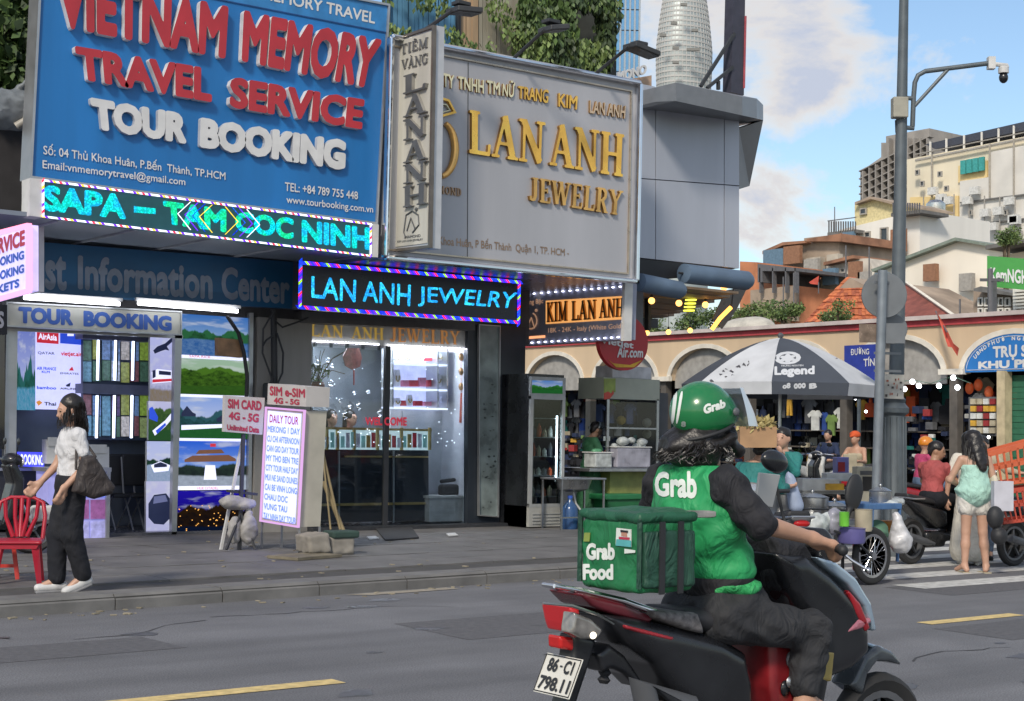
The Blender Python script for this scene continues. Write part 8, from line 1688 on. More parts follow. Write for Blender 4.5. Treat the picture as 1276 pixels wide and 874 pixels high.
def person(label, pos, ang, J=None, base=STAND, top=None, sleeve='short', bottom=None, btype='trousers', skin=None, hair='long', h=.012, group=None, s=1., shoe=None, extra=None, face=True, topmat2=None, root=(0, 0, 0), tb=0.):
 j = {k: V(*v) for k, v in {**base, **(J or {})}.items()}; skin = skin or skinm
 for k in j:
  if k not in ('look', 'fdL', 'fdR', 'footL', 'footR'): j[k] = j[k]*s
 t = thing('person', label, 'person', root, group)
 hp, P, R = headp(j['head'], j['look'], s)
 pr = list(hp)+[('c', j['neck'], j['head']-V(0, 0, .05)*s-nrm(j['look'])*.015*s, .052*s, .047*s)]
 mid = (j['shL']+j['shR'])/2; ax = nrm(j['shL']-j['shR']); fw_ = nrm(np.cross(ax, V(0, 0, 1))); fw_ = fw_ if fw_@V(1, 0, 0) >= -1 else fw_
 Rt = np.stack([fw_, ax, np.cross(fw_, ax)], 1)
 tor = lambda e: [('e', j['chest'], V(.105+e, .15+e, .17+e)*s, Rt), ('e', j['waist'], V(.09+e, .122+e, .13+e)*s, Rt), ('c', mid+ax*.11*s-V(0, 0, .01), mid-ax*.11*s-V(0, 0, .01), (.055+e)*s, (.055+e)*s), ('c', j['neck'], mid, (.05+e*.6)*s, (.065+e)*s)]
 pel = lambda e: [('e', j['pelv'], V(.11+e, .15+e, .12+e)*s, Rt)]
 pr += tor(tb)+pel(tb)
 for q in 'LR':
  pr += [('c', j['sh'+q], j['el'+q], .046*s, .037*s), ('c', j['el'+q], j['wr'+q], .038*s, .024*s)]
  fd = nrm(j['fd'+q]); nn = nrm(np.cross(fd, V(1, .2, 0)) if abs(fd[2]) < .5 else V(.4, -.9 if q == 'L' else .9, 0)); nn = nrm(nn-fd*(nn@fd))
  if 'grip'+q in j: nn = nrm(j['grip'+q])
  pr += hand(j['wr'+q], fd, nn, .95 if 'grip'+q in j else .45, s)
  pr += [('c', j['hi'+q], j['kn'+q], .08*s, .052*s), ('c', j['kn'+q], j['kn'+q]+(j['an'+q]-j['kn'+q])*.4, .05*s, .052*s), ('c', j['kn'+q]+(j['an'+q]-j['kn'+q])*.35, j['an'+q], .052*s, .034*s)]
  ft = nrm(j['foot'+q]); heel = j['an'+q]-ft*.035*s-V(0, 0, .04)*s; toe = j['an'+q]+ft*.15*s-V(0, 0, .05)*s
  pr += [('c', j['an'+q], heel, .036*s, .032*s), ('c', j['an'+q]+ft*.02, toe, .034*s, .022*s)]
 blob('body', pr, skin, t, h=h, k=.022)
 if top is not None:
  c = tor(.016)+[('e', (j['waist']+j['pelv'])/2, V(.112, .15, .12)*s, Rt)]
  if topmat2 == 'flare': c = [('e', j['chest'], V(.12, .16, .12)*s, Rt)]+[('c', j['chest'], j['pelv']+V(0, 0, .04), .13*s, .2*s), ('e', j['pelv']+V(0, 0, .05), V(.17, .23, .07)*s, Rt)]
  for q in 'LR':
   e = j['el'+q] if sleeve == 'long' else j['sh'+q]+(j['el'+q]-j['sh'+q])*.55
   if sleeve != 'none': c.append(('c', j['sh'+q], e, .064*s, (.056 if sleeve == 'short' else .05)*s))
   if sleeve == 'long': c.append(('c', j['el'+q], j['el'+q]+(j['wr'+q]-j['el'+q])*.93, .05*s, .036*s))
  zt2 = j['neck'][2]+.0*s if sleeve != 'none' else j['shL'][2]-.06
  blob('top', c, top, t, h=h, k=.025, noise=.0035, cut=lambda x, y, z: z-zt2)
 if bottom is not None:
  c = pel(.018)+[('c', j['pelv'], (j['hiL']+j['hiR'])/2, .12*s, .12*s)]
  for q in 'LR':
   if btype in ('trousers', 'wide'):
    w = .0 if btype == 'trousers' else .015
    c += [('c', j['hi'+q], j['kn'+q], .1*s, (.07+w)*s), ('c', j['kn'+q], j['an'+q]+V(0, 0, .03 if w else .05)*s, (.07+w)*s, (.05+w*1.5)*s)]
   elif btype == 'shorts': c += [('c', j['hi'+q], j['hi'+q]+(j['kn'+q]-j['hi'+q])*.3, .105*s, .105*s)]
  if btype == 'skirt': c += [('c', j['pelv'], V(j['pelv'][0], j['pelv'][1], .2), .15*s, .24*s)]
  blob({'wide': 'trousers'}.get(btype, btype), c, bottom, t, h=h, k=.03, noise=.002, cut=(lambda x, y, z: .05-z))
 if shoe is not None:
  for q in 'LR':
   ft = nrm(j['foot'+q]); a = j['an'+q]; blob('shoe', [('c', a-ft*.05*s-V(0, 0, .045)*s, a+ft*.15*s-V(0, 0, .052)*s, .042*s, .034*s), ('c', a, a-V(0, 0, .03), .045*s, .045*s)], shoe, t, h=min(h, .012), k=.015)
 C = lambda x, y, z, r: ('e', P(x, y, z), V(*r)*s, R)
 if hair == 'long': hp_ = [C(-.03, 0, .035, (.105, .092, .105)), C(-.075, 0, -.06, (.055, .085, .13)), C(-.085, 0, -.14, (.045, .08, .11))]
 elif hair == 'verylong': hp_ = [C(-.02, 0, .03, (.11, .1, .11)), C(-.07, 0, -.08, (.06, .1, .15)), C(-.085, .01, -.22, (.05, .085, .16)), C(-.02, .07, -.1, (.07, .035, .14)), C(-.02, -.07, -.1, (.07, .035, .14))]
 elif hair == 'short': hp_ = [C(-.02, 0, .04, (.103, .086, .09)), C(-.06, 0, .0, (.05, .075, .08))]
 else: hp_ = None
 if hp_:
  ff, cc_ = R[:, 0], P(0, 0, 0)
  blob('hair', hp_, hairm, t, h=h, k=.02, noise=.004, cut=(lambda x, y, z: ((x-cc_[0])*ff[0]+(y-cc_[1])*ff[1]-.055-((z-cc_[2])*.45)) if hair != 'x' else z*0-1))
 if face:
  m_ = MB(); m_.m(mat('eye_dark', (.02, .015, .012), .2))
  for sy in (-1, 1): m_.ball(P(.083, .03*sy, .008), (.01*s, .012*s, .0065*s), 8, 5)
  m_.m(hairm)
  for sy in (-1, 1): m_.tube([P(.086, .016*sy, .027), P(.088, .03*sy, .031), P(.078, .046*sy, .027)], .0028, 4)
  m_.obj('eyes', None, t, kind='stuff'); m_ = MB(); m_.ball(P(.088, 0, -.053), (.006*s, .02*s, .006*s), 8, 5); m_.obj('mouth', mat('lip', (.4, .12, .1), .5), t)
 if extra: extra(t, j, P, R, s)
 if pos is not None:
  placed(t, pos, ang)
  while HELD: placed(HELD.pop(), pos, ang)
 return t, j, P, R
def strands(t, cs, n, ln, seed, par=None, r=.0026, wav=.012):
 rg_ = np.random.default_rng(seed); b = MB()
 for i in range(n):
  c, rr = cs[rg_.integers(0, len(cs))]; d = rg_.normal(size=3); d[2] = abs(d[2])*.4-.1; d /= np.linalg.norm(d); p = V(*c)+d*V(*rr); P = []; a, f = rg_.uniform(0, 6.3), rg_.uniform(12, 30)
  for k in range(7): P.append(p+V(d[0]*.012*k/3+wav*math.sin(a+f*k*.03)*k/6, d[1]*.012*k/3+wav*math.cos(a+f*k*.04)*k/6, -ln*k/6*rg_.uniform(.8, 1.1)))
  b.tube(P, [r]*5+[r*.7, r*.3], 3)
 return b.obj('hair_strands', hairm, t, kind='stuff', smooth=60)
# the woman walking past the agency
wtee = mat('white_tee', (.58, .58, .60), .85, var=.08, scale=8, fold=9); navyt = mat('black_wide_trousers', (.006, .007, .012), .85, var=.3, scale=6, fold=5)
def ex1(t, j, P, R, s):
 bm_ = mat('dark_brown_bag', (.035, .027, .026), .6, var=.25, scale=6, fold=9)
 strands(t, [(P(-.07, 0, -.05), (.05, .08, .1)), (P(-.04, 0, .03), (.098, .092, .085))], 320, .2, 6, r=.003)
 tb_ = thing('shoulder_bag', 'large dark brown shoulder bag hanging at the side of the walking woman', 'bag'); HELD.append(tb_)
 o = blob('bag_body', [poly([(.0, .27, 1.12), (-.09, .27, 1.14), (-.27, .27, .88), (-.25, .27, .82), (-.1, .27, .78), (.07, .27, .84)], 1, .27, .07, .04)], bm_, tb_, h=.012, noise=.003)
 m_ = MB(); m_.tube([(.04, .24, 1.02), (.02, .17, 1.2), (0, .13, 1.365), (-.05, .17, 1.25), (-.12, .25, 1.12)], .011, 6); m_.obj('strap', bm_, tb_, smooth=60)
 m_ = MB(); m_.ball(P(.0, .083, -.035), (.006, .004, .009), 8, 5); m_.obj('earring', chrome, t)
 for q in 'LR':
  a = j['an'+q]; ft = nrm(j['foot'+q]); m_ = MB(); m_.bar(a-ft*.08-V(0, 0, .082), a+ft*.17-V(0, 0, .088), .075, .022); m_.obj('sole', mat('grey_sole', (.2, .2, .21), .6), t, bevel=.008)
J1 = dict(head=(.035, 0, 1.505), elL=(-.06, .2, 1.05), wrL=(.12, .20, .87), fdL=(.35, 0, -1), elR=(.06, -.19, 1.05), wrR=(.22, -.15, .89), fdR=(.8, 0, -.75), knL=(.0, .07, .48), anL=(-.10, .07, .12), footL=(.9, 0, -.35), knR=(.08, -.07, .48), anR=(.07, -.07, .085), look=(1, 0, -.22), neck=(-.005, 0, 1.37))
person('woman in a white T-shirt and wide black trousers walking left with a dark shoulder bag', Z(84, 737, .125)+V(0, 0, -.004), math.radians(176), J1, top=wtee, bottom=navyt, btype='wide', shoe=mat('white_trainer', (.5, .5, .5), .5, var=.15), h=.0095, extra=ex1)
# the young woman in mint seen from behind
mint = mat('mint_fabric', (.36, .58, .50), .8, var=.12, scale=9, fold=10); wsh = mat('white_shorts', (.58, .56, .52), .8, var=.1, fold=12)
def ex6(t, j, P, R, s):
 for q in 'LR':
  m_ = MB(); m_.tube([j['sh'+q]*V(1, .55, 1)+V(-.07, 0, -.13), j['sh'+q]*V(1, .5, 1)+V(-.055, 0, .035), j['sh'+q]*V(1, .55, 1)+V(.06, 0, -.05)], .012, 5); m_.obj('strap', gcol('a9a08a'), t, smooth=60)
  a = j['an'+q]; m_ = MB(); m_.bar(a+V(-.06, 0, -.075), a+V(.17, .0, -.078), .085, .015); m_.obj('sandal', gcol('a9a08a'), t)
 tb_ = thing('shoulder_bag', 'cream shoulder bag hanging on the right side of the young woman in mint', 'bag'); HELD.append(tb_)
 m_ = MB(); m_.tube([(-.03, -.2, .98), (.02, -.06, 1.33), (.1, .1, 1.05)], .012, 5); m_.obj('strap', gcol('a9a08a'), tb_, smooth=60)
 strands(t, [(P(-.06, 0, -.08), (.07, .1, .14)), (P(-.03, 0, .0), (.1, .1, .09))], 200, .26, 7, r=.0034)
 blob('bag_body', [ell((-.02, -.215, 1.02), (.1, .05, .12))], mat('cream_bag', (.5, .45, .36), .6), tb_, h=.014)
g6 = Z(1214, 714)
person('young woman in a mint frilled top and white shorts seen from behind', g6, HEAD+math.radians(4), dict(elL=(.05, .27, 1.06), wrL=(.17, .12, 1.0), fdL=(.7, -.7, .1), elR=(-.03, -.23, 1.04), wrR=(.02, -.255, .80), fdR=(.1, 0, -1), knL=(0, .1, .47), anL=(-.02, .12, .08), knR=(0, -.1, .47), anR=(-.02, -.13, .08), look=(1, .45, -.3), head=(.03, .01, 1.50), footL=(1, .35, 0), footR=(.9, -.5, 0)), top=mint, sleeve='none', topmat2='flare', bottom=wsh, btype='shorts', hair='verylong', h=.0105, extra=ex6)
t = thing('paper_bag', 'pale paper shopping bag held out by the young woman in mint', 'bag', tuple(D(1253, 635, 17.1))); db(1239, 600, 1263, 637, 17.2, .12, 'bag', mat('pale_paper', (.5, .5, .56), .7, var=.1), t); blob('handbag', [ell(D(1240, 645, 17.15), (.1, .09, .13)), ell(D(1245, 668, 17.15), (.1, .09, .1))], blk, None, h=.016, label='black handbag hanging below the paper bag', cat='bag')
crm = mat('cream_dress', (.60, .57, .50), .8, var=.1, scale=6, fold=8)
person('woman in a long cream skirt standing just beyond the young woman in mint', Z(1208, 704), HEAD-math.radians(8), dict(elL=(.0, .25, 1.04), wrL=(.03, .27, .80), look=(1, -.3, 0)), top=crm, sleeve='short', bottom=crm, btype='skirt', hair='long', h=.014, shoe=wsh)
# the rest
teal = mat('teal_jacket', (.02, .17, .16), .75, var=.2, fold=8); jean = mat('blue_jeans', (.10, .15, .24), .85, var=.2, fold=8)
pT = D(946, 650, 15.2)*V(1, 1, 0); person('vendor in a teal jacket and jeans bending over the cart behind the helmeted rider', pT+V(-.2, 0, 0), math.radians(10), dict(head=(.30, 0, 1.37), neck=(.2, 0, 1.26), shL=(.16, .16, 1.2), shR=(.16, -.16, 1.2), chest=(.12, 0, 1.12), waist=(.04, 0, 1.0), elL=(.3, .2, 1.0), elR=(.3, -.22, 1.0), wrL=(.52, .15, 1.02), wrR=(.52, -.15, 1.02), fdL=(1, 0, 0), fdR=(1, 0, 0), look=(1, 0, -.5)), top=teal, sleeve='long', bottom=jean, shoe=blk, h=.016, hair='short', face=False)
person('second vendor in a teal jacket holding the cardboard tray', D(975, 650, 16.2)*V(1, 1, 0), math.radians(200), dict(wrL=(.3, .12, 1.35), wrR=(.3, -.12, 1.35), elL=(.15, .2, 1.15), elR=(.15, -.2, 1.15), fdL=(1, 0, .2), fdR=(1, 0, .2)), top=teal, sleeve='long', bottom=mat('dark_trousers', (.03, .035, .05), .8), h=.018, hair='short', shoe=blk)
dg = mat('dark_green_shirt', (.02, .10, .045), .75, var=.15, fold=8)
def ex4(t, j, P, R, s): m_ = MB(); m_.tube([P(-.01, .09*math.cos(a), .03+.1*math.sin(a)) for a in np.linspace(0, math.pi, 9)], .011, 5); m_.obj('headband', wmet, t, smooth=60)
person('cook in a dark green shirt and white headband working behind the sink', Y(734, 650, 18.0)*V(1, 1, 0)+V(0, 0, .12), math.radians(-15), dict(head=(.10, 0, 1.46), look=(1, 0, -.45), neck=(.04, 0, 1.35), wrL=(.35, .1, 1.02), wrR=(.33, -.12, 1.0), elL=(.12, .22, 1.03), elR=(.12, -.22, 1.03), fdL=(1, 0, 0), fdR=(1, 0, 0)), top=dg, bottom=dg, btype='skirt', h=.014, hair='short', skin=skin2, extra=ex4, shoe=blk)
person('man in a blue shirt standing behind the food cart', Y(829, 650, 18.5)*V(1, 1, 0), math.radians(200), None, top=mat('blue_shirt', (.10, .18, .42), .7), bottom=blk, hair='short', skin=mat('skin_red', (.48, .2, .13), .5), h=.016, shoe=blk)
pink = mat('pink_jacket', (.50, .06, .16), .75, var=.12, fold=9)
def ex8(t, j, P, R, s):
 blob('helmet', [('e', P(-.01, 0, .045), V(.125, .11, .115), R)], mat('orange_helmet', (.75, .25, .02), .3, coat=.4, var=.05), t, h=.014, cut=lambda x, y, z: P(0, 0, -.0)[2]-z); blob('mask', [('e', P(.06, 0, -.05), V(.05, .06, .05), R)], wtee, t, h=.012)
person('woman in an orange helmet and pink jacket sitting on a motorbike by the lamp post', ORB+V(.45, -.14, 0), math.radians(-20), None, base=SIT, top=pink, sleeve='long', bottom=jean, hair=None, h=.016, shoe=blk, extra=ex8, face=False)
stripe = mat('black_shoe', (.03, .03, .035), .5)
person('short-haired man in a faded red shirt riding the black scooter', BS+V(.52, 0, -.02), math.radians(2), dict(head=(.1, 0, 1.40), look=(.5, -1, -.2), shL=(.04, .17, 1.2), shR=(.04, -.17, 1.2)), base=SIT, top=mat('faded_red_shirt', (.34, .07, .07), .8, var=.2, fold=9), bottom=navyt, hair='short', h=.014, skin=skin2, shoe=stripe)
def ex10(t, j, P, R, s): blob('cap', [('e', P(-.01, 0, .06), V(.11, .095, .075), R), ('c', P(.09, 0, .04), P(.15, 0, .03), .03, .02)], gcol('c8542a'), t, h=.016)
person('seated person with bare arms and an orange cap at the stall', D(1068, 600, 27)*V(1, 1, 0)+V(0, 0, .1), math.radians(190), None, base=SIT, top=gcol('a9a08a'), sleeve='none', bottom=gcol('5a5c60'), hair='short', h=.022, extra=ex10, face=False)
person('person in a dark navy jacket sitting behind the white motorbike', D(1033, 600, 31.5)*V(1, 1, 0)+V(0, 0, .15), math.radians(200), None, base=SIT, top=gcol('23304f'), sleeve='long', bottom=gcol('1b1c22'), hair='short', h=.022, face=False)
for i, (x, lab) in enumerate(((413, 'shop assistant behind the glass counter, left of the two'), (436, 'shop assistant behind the glass counter, right of the two'))):
 p = Y(x, 522, 19.5); person(lab, V(p[0], p[1], p[2]-1.5), math.radians(-90+20*i), None, top=[gcol('a9a08a'), gcol('8c2b2e')][i], hair='long', h=.02, bottom=blk)
person('person in a green top half hidden behind the red crates', D(1224, 650, 19.5)*V(1, 1, 0), math.radians(215), dict(head=(.02, 0, 1.46), elL=(.1, .3, 1.15), wrL=(.2, .45, 1.12), fdL=(0, 1, 0)), top=gcol('a9a08a'), sleeve='long', bottom=jean, hair='short', h=.018, shoe=blk)
# ================================================================== DELIVERY RIDER AND SCOOTER
YB_ = 4.0
def S(x, y, yy=YB_): return Y(x, y, yy)
tail = S(690, 860); sc_x0 = S(790, 870)[0]
fx = S(1091, 862)[0]; rx = fx-1.24
scoot = thing('delivery_scooter', 'black and red delivery scooter with registration 86-C1 798.11 in the foreground', 'scooter', (rx, YB_, 0))
wheel(scoot, (rx, YB_, .285), .285, w=.055); wheel(scoot, (fx, YB_, .285), .285, w=.05)
def pan(name, pts, w, rd, mt, par=scoot, yy=0, cen=YB_, h=.011, k=.012, sp=None, **kw):
 xs = [a for a, _ in pts]; cx, hw_ = (max(xs)+min(xs))/2, (max(xs)-min(xs))/2
 sp = (.75 if hw_ > 34 else 0) if sp is None else sp
 return blob(name, [poly([Y(a, b_, cen+(w*sp*(cx-a)/hw_ if sp else -w)) for a, b_ in pts], 1, cen, w, rd)], mt, par, h=h, k=k, **kw)
body_ = pan('side_panel', [(702, 758), (745, 763), (815, 776), (885, 792), (925, 812), (936, 850), (938, 920), (900, 925), (860, 905), (815, 862), (780, 822), (745, 798)], .14, .06, blackp)
pan('seat', [(800, 752), (860, 755), (940, 755), (948, 775), (935, 806), (880, 793), (815, 772)], .135, .045, mat('seat_vinyl', (.03, .03, .034), .6, var=.3))
m_ = pan('speckled_seat_cover', [(818, 762), (872, 764), (882, 791), (860, 786), (822, 772)], .143, .02, mat('speckled_cover', (.14, .13, .13), .8, var=.6, scale=45))
pan('rear_cover', [(684, 733), (715, 740), (760, 750), (812, 769), (800, 776), (740, 762), (708, 752)], .095, .012, mat('maroon_cover', (.11, .012, .02), .3, coat=.3), h=.008, sp=.75)
rail_ = MB()
for sg in (-1, 1): rail_.tube([S(684, 731, YB_+.0)+V(0, sg*.03, .004), S(712, 737)+V(0, sg*.05, .006), S(760, 748)+V(0, sg*.075, .004), S(800, 762)+V(0, sg*.09, .0), S(818, 771)+V(0, sg*.10, -.01)], [.008, .011, .011, .012, .01], 8)
rail_.tube([S(684, 731)+V(0, -.03, .004), S(684, 731)+V(0, .03, .004)], .008, 8); rail_.obj('grab_rail', chrome, scoot, smooth=60, kind='stuff')
pan('tail_light', [(677, 752), (717, 757), (720, 768), (713, 790), (700, 786), (690, 775)], .085, .018, mat('tail_lens_red', (.42, .015, .02), .12, var=0, coat=.6, emit='a01018', es=.12), h=.007, sp=.75)
pan('indicator_lens', [(717, 763), (738, 771), (754, 786), (746, 797), (728, 798), (713, 789)], .035, .014, mat('smoked_lens', (.25, .24, .23), .15, .3, var=.4, scale=20, coat=.6), cen=3.93, h=.007, sp=0)
m_ = MB(); m_.ball(S(739, 792, 3.895), (.014, .008, .012), 10, 6); m_.obj('lens_glint', glow('indicator_glint', 'fff0d8', 2.0), scoot, smooth=60)  # small glowing ball painted in as the bright glint on the lens
m_ = MB(); m_.tube([S(677, 752, 3.91), S(712, 755, 3.89), S(745, 766, 3.88), S(765, 778, 3.87)], [.004, .006, .006, .003], 6); m_.obj('lens_trim', steel, scoot, smooth=60)
pan('reflector', [(698, 793), (721, 796), (719, 812), (699, 809)], .035, .008, mat('reflector_red', (.5, .02, .02), .15, var=.1), h=.006)
pan('plate_bracket', [(716, 790), (745, 797), (738, 822), (722, 870), (706, 930), (698, 925), (708, 870), (716, 815)], .045, .015, blackp, yy=4.0, h=.009)
pan('rear_hugger', [(725, 812), (745, 800), (770, 815), (800, 850), (790, 856), (768, 838), (748, 830), (733, 835)], .05, .015, blackp, yy=4.0, h=.009)
m_ = MB(); a, c = S(757, 806), S(752, 852)
zig = [a+(c-a)*i/10 for i in range(11)]; m_.tube(zig, [.024 if i % 2 else .014 for i in range(11)], 10); m_.obj('shock_spring', blk, scoot)
m_ = MB(); m_.tube([(rx-.02, YB_-.1, .3), S(800, 850, 3.87), S(860, 880, 3.87)], [.05, .05, .04], 10); m_.obj('engine_case', greyp, scoot, smooth=50)
pan('red_accent', [(780, 779), (800, 784), (843, 795), (838, 799), (800, 790), (782, 784)], .142, .006, mat('accent_red', (.30, .02, .03), .4), h=.006, sp=0)
# plate
pl = thing('licence_plate_holder', '', '', (0, 0, 0)) if False else scoot
pc4 = [S(684, 812), S(684, 812)+V(0, -.19, 0), None, None]
ptl = S(704, 818, YB_); up_ = nrm((.42, 0, .9)); Wd = V(0, -1, 0); ctr = S(695, 842, YB_)
def PP(u, v, d=0): return ctr+Wd*u*.19+up_*v*.14+nrm(np.cross(Wd, up_))*d
nP = nrm(np.cross(Wd, up_)); sgn = -1 if nP[0] > 0 else 1
m_ = MB(); m_.prism([PP(-.5, .5), PP(.5, .5), PP(.5, -.5), PP(-.5, -.5)], -nP*sgn*.004); po_ = m_.obj('licence_plate', mat('plate_white', (.62, .61, .56), .5, var=.06), scoot, bevel=.002)
m_ = MB(); q = [PP(-.48, .46, .002*sgn), PP(.48, .46, .002*sgn), PP(.48, -.46, .002*sgn), PP(-.48, -.46, .002*sgn)]; m_.tube(q, .0022, 4, closed=True); m_.obj('border', blk, po_)
def on_plate(s, u0, u1, v0, v1):
 gl = bold2d(s, .035, .03); al = np.concatenate([g[0] for g in gl]); lo, hi = al.min(0), al.max(0); b = MB()
 for vv, ff in gl: b.add([PP(u0+(u1-u0)*(x-lo[0])/(hi[0]-lo[0]), v0+(v1-v0)*(y-lo[1])/(hi[1]-lo[1]), .0035*sgn) for x, y in vv], ff)
 b.obj('characters', blk, po_)
on_plate('86', -.34, -.06, .06, .40); on_plate('-', -.01, .06, .21, .25); on_plate('C1', .11, .36, .06, .40); on_plate('798.11', -.42, .42, -.40, -.06)
# front
for cx_, cy_ in ((975, 782), (985, 822), (978, 858)):
 m_ = MB(); m_.ball(S(cx_, cy_, 3.875), (.022, .012, .03), 10, 6); m_.obj('panel_fitting', [blackp, greyp][cx_ % 2], scoot, smooth=60)
pan('leg_shield', [(975, 690), (1010, 690), (1040, 712), (1072, 745), (1089, 785), (1090, 815), (1070, 835), (1040, 848), (1030, 900), (1000, 920), (1005, 850), (1015, 790), (990, 740)], .15, .06, blackp, sp=0)
pan('inner_panel', [(960, 765), (1000, 768), (1012, 790), (1003, 850), (996, 930), (972, 930), (962, 860)], .12, .03, mat('dark_red_panel', (.17, .01, .014), .35, var=.35, scale=9, coat=.3), sp=0)
pan('floor_tunnel', [(962, 900), (1000, 908), (1040, 908), (1040, 950), (962, 950)], .15, .03, blackp)
pan('painted_highlight', [(1018, 694), (1042, 700), (1068, 721), (1087, 752), (1094, 786), (1090, 787), (1079, 757), (1058, 729), (1034, 710)], .04, .012, mat('highlight_blue', (.32, .42, .52), .12, .3, var=.05, coat=1.), cen=3.89, h=.007, sp=0)  # pale blue strip paints the glossy highlight along the shield's front edge
pan('red_stripe', [(1058, 735), (1073, 752), (1086, 783), (1080, 788), (1068, 765)], .02, .008, redp, cen=3.865, h=.006)
pan('front_indicator', [(1054, 790), (1070, 772), (1086, 770), (1088, 776), (1075, 784)], .155, .012, mat('pink_lens', (.50, .16, .2), .12, .2, var=.15, coat=.8), h=.006)
pan('front_fender', [(1036, 850), (1060, 815), (1085, 803), (1105, 810), (1124, 829), (1100, 824), (1080, 823), (1064, 838), (1056, 862)], .06, .02, mat('fender_grey', (.05, .06, .07), .25, coat=.4), yy=4.0, h=.008)
pan('fender_edge', [(1078, 800), (1100, 806), (1120, 824), (1102, 812), (1084, 806)], .03, .004, MATS['highlight_blue'], yy=4.0, h=.005)
pan('handlebar_cowl', [(968, 668), (1000, 655), (1030, 668), (1042, 690), (1030, 712), (1000, 716), (975, 700)], .13, .05, blackp)
mir = lambda q, sg: V(q[0], YB_+sg*abs(YB_-q[1]), q[2])
for sg in (-1, 1):
 m_ = MB(); m_.tube([mir(S(995, 682, 3.95), sg), mir(S(1012, 680, 3.88), sg), mir(S(1022, 677, 3.82), sg)], .012, 8); m_.obj('handlebar', blk, scoot, smooth=60)
gA, gB = S(1030, 677, 3.80), S(1050, 686, 3.63);
for sg in (-1, 1): m_ = MB(); m_.tube([mir(gA, sg), mir(gB, sg)], .018, 10); m_.ball(mir(gB, sg), .021, 8, 6); m_.obj('grip', blk, scoot, smooth=50)
m_ = MB(); m_.tube([S(1046, 686, 3.70), S(1062, 699, 3.66), S(1082, 711, 3.62)], [.006, .005, .006], 8); m_.ball(S(1082, 711, 3.62), .011, 8, 6); m_.obj('brake_lever', chrome, scoot, smooth=60)
m_ = MB(); m_.tube([S(985, 672, 4.15), S(975, 640, 4.2), S(966, 600, 4.2)], .007, 6); o = m_.obj('mirror_stem', blk, scoot, smooth=60)
blob('mirror', [ell(S(965, 575, 4.2), (.075, .03, .045), np.array(Matrix.Rotation(.2, 3, 'Y')))], blackp, scoot, h=.008)
m_ = MB(); p = [S(947, 589, 4.1), S(973, 592, 4.1), S(963, 633, 4.1), S(942, 628, 4.1)]; m_.prism(p, (0, .012, 0)); m_.obj('grey_card', mat('grey_card', (.30, .31, .32), .6, var=.06), scoot, bevel=.003)
m_ = MB(); m_.tube([S(952, 632, 4.1), S(960, 650, 4.05), S(985, 672, 4.02)], .008, 6); m_.obj('card_bracket', blk, scoot, smooth=60)
blob('jacket_apron', [poly([S(a, b_, 3.9) for a, b_ in ((966, 672), (1000, 668), (1015, 700), (1022, 745), (1015, 785), (1000, 785), (982, 750), (970, 720))], 1, 4.0, .12, .05)], mat('black_cloth', (.012, .013, .018), .85, var=.4, scale=6, fold=10), scoot, h=.012, noise=.005)
for c_, rr in ((S(985, 850, 3.86), .022), ): m_ = MB(); m_.lathe([(rr-.008, -.01), (rr, 0), (rr-.008, .01)], tuple(c_), 14, axis=1); m_.obj('key_ring', steel, scoot, smooth=60)
pan('yellow_sticker', [(1028, 812), (1041, 812), (1037, 850), (1024, 848)], .152, .006, mat('dull_yellow', (.34, .26, .08), .5, var=.2), h=.006)
# delivery bag
gb = mat('bag_green', (.012, .155, .055), .5, var=.2, scale=5, fold=7); gd = mat('bag_dark_green', (.012, .055, .035), .55, var=.3, scale=5, fold=9)
bx1 = S(796, 745, 3.76); bxX0, bY0 = bx1[0], 3.76; bxX1 = S(866, 745, 3.76)[0]; bz0, bz1 = S(796, 742, 3.76)[2], S(796, 647, 3.76)[2]; bY1 = X(722, 735, bxX0)[1]
t = thing('delivery_bag', 'boxy green food delivery bag with white lettering strapped behind the rider', 'bag', (bxX0, (bY0+bY1)/2, bz0))
cen_ = V((bxX0+bxX1)/2, (bY0+bY1)/2, (bz0+bz1)/2); hf = V((bxX1-bxX0)/2, (bY1-bY0)/2, (bz1-bz0)/2)
BGo = blob('bag_body', [bxx(cen_, hf, .025)], gb, t, h=.009, noise=.0025)
blob('side_pocket', [bxx(cen_+V(0, -hf[1]-.002, -.01), (hf[0]-.012, .014, hf[2]-.03), .012)], gd, t, h=.007, noise=.0015)
blob('lid', [bxx(cen_+V(.0, 0, hf[2]+.002), (hf[0]+.008, hf[1]+.008, .018), .015), bxx(cen_+V(.02, -.02, hf[2]+.012), (hf[0]*.7, hf[1]*.7, .015), .014)], mat('lid_dark_green', (.012, .09, .045), .5, var=.3, scale=4, fold=7), t, h=.008, noise=.003)
for yy in (bY0, bY1):
 m_ = MB(); m_.tube([(bxX0, yy, bz0+.02), (bxX0, yy, bz1)], .009, 6); m_.obj('piping', gd, t)
for x in (.33, .66):
 m_ = MB(); xx = bxX0+(bxX1-bxX0)*x; m_.box2((xx-.012, bY0-.022, bz0), (xx+.012, bY0-.016, bz1-.01)); m_.obj('strap', blk, t)
wl = mat('reflective_white', (.66, .70, .66), .4, var=.05)
decal(bold2d('Grab', .05, .035), [(731, 677), (767, 676), (767, 698), (731, 698)], BGo, wl, t); decal(bold2d('Food', .05, .035), [(727, 703), (765, 703), (765, 723), (727, 723)], BGo, wl, t)
decal(bold2d('Grab', .06, .035), [(816, 694), (828, 694), (828, 706), (816, 706)], t.children[1], mat('dull_print', (.25, .3, .27), .5), t); decal(bold2d('Food', .06, .035), [(832, 718), (850, 718), (850, 728), (832, 728)], t.children[1], MATS['dull_print'], t)
idq = [(768, 658), (786, 660), (786, 682), (767, 680)]
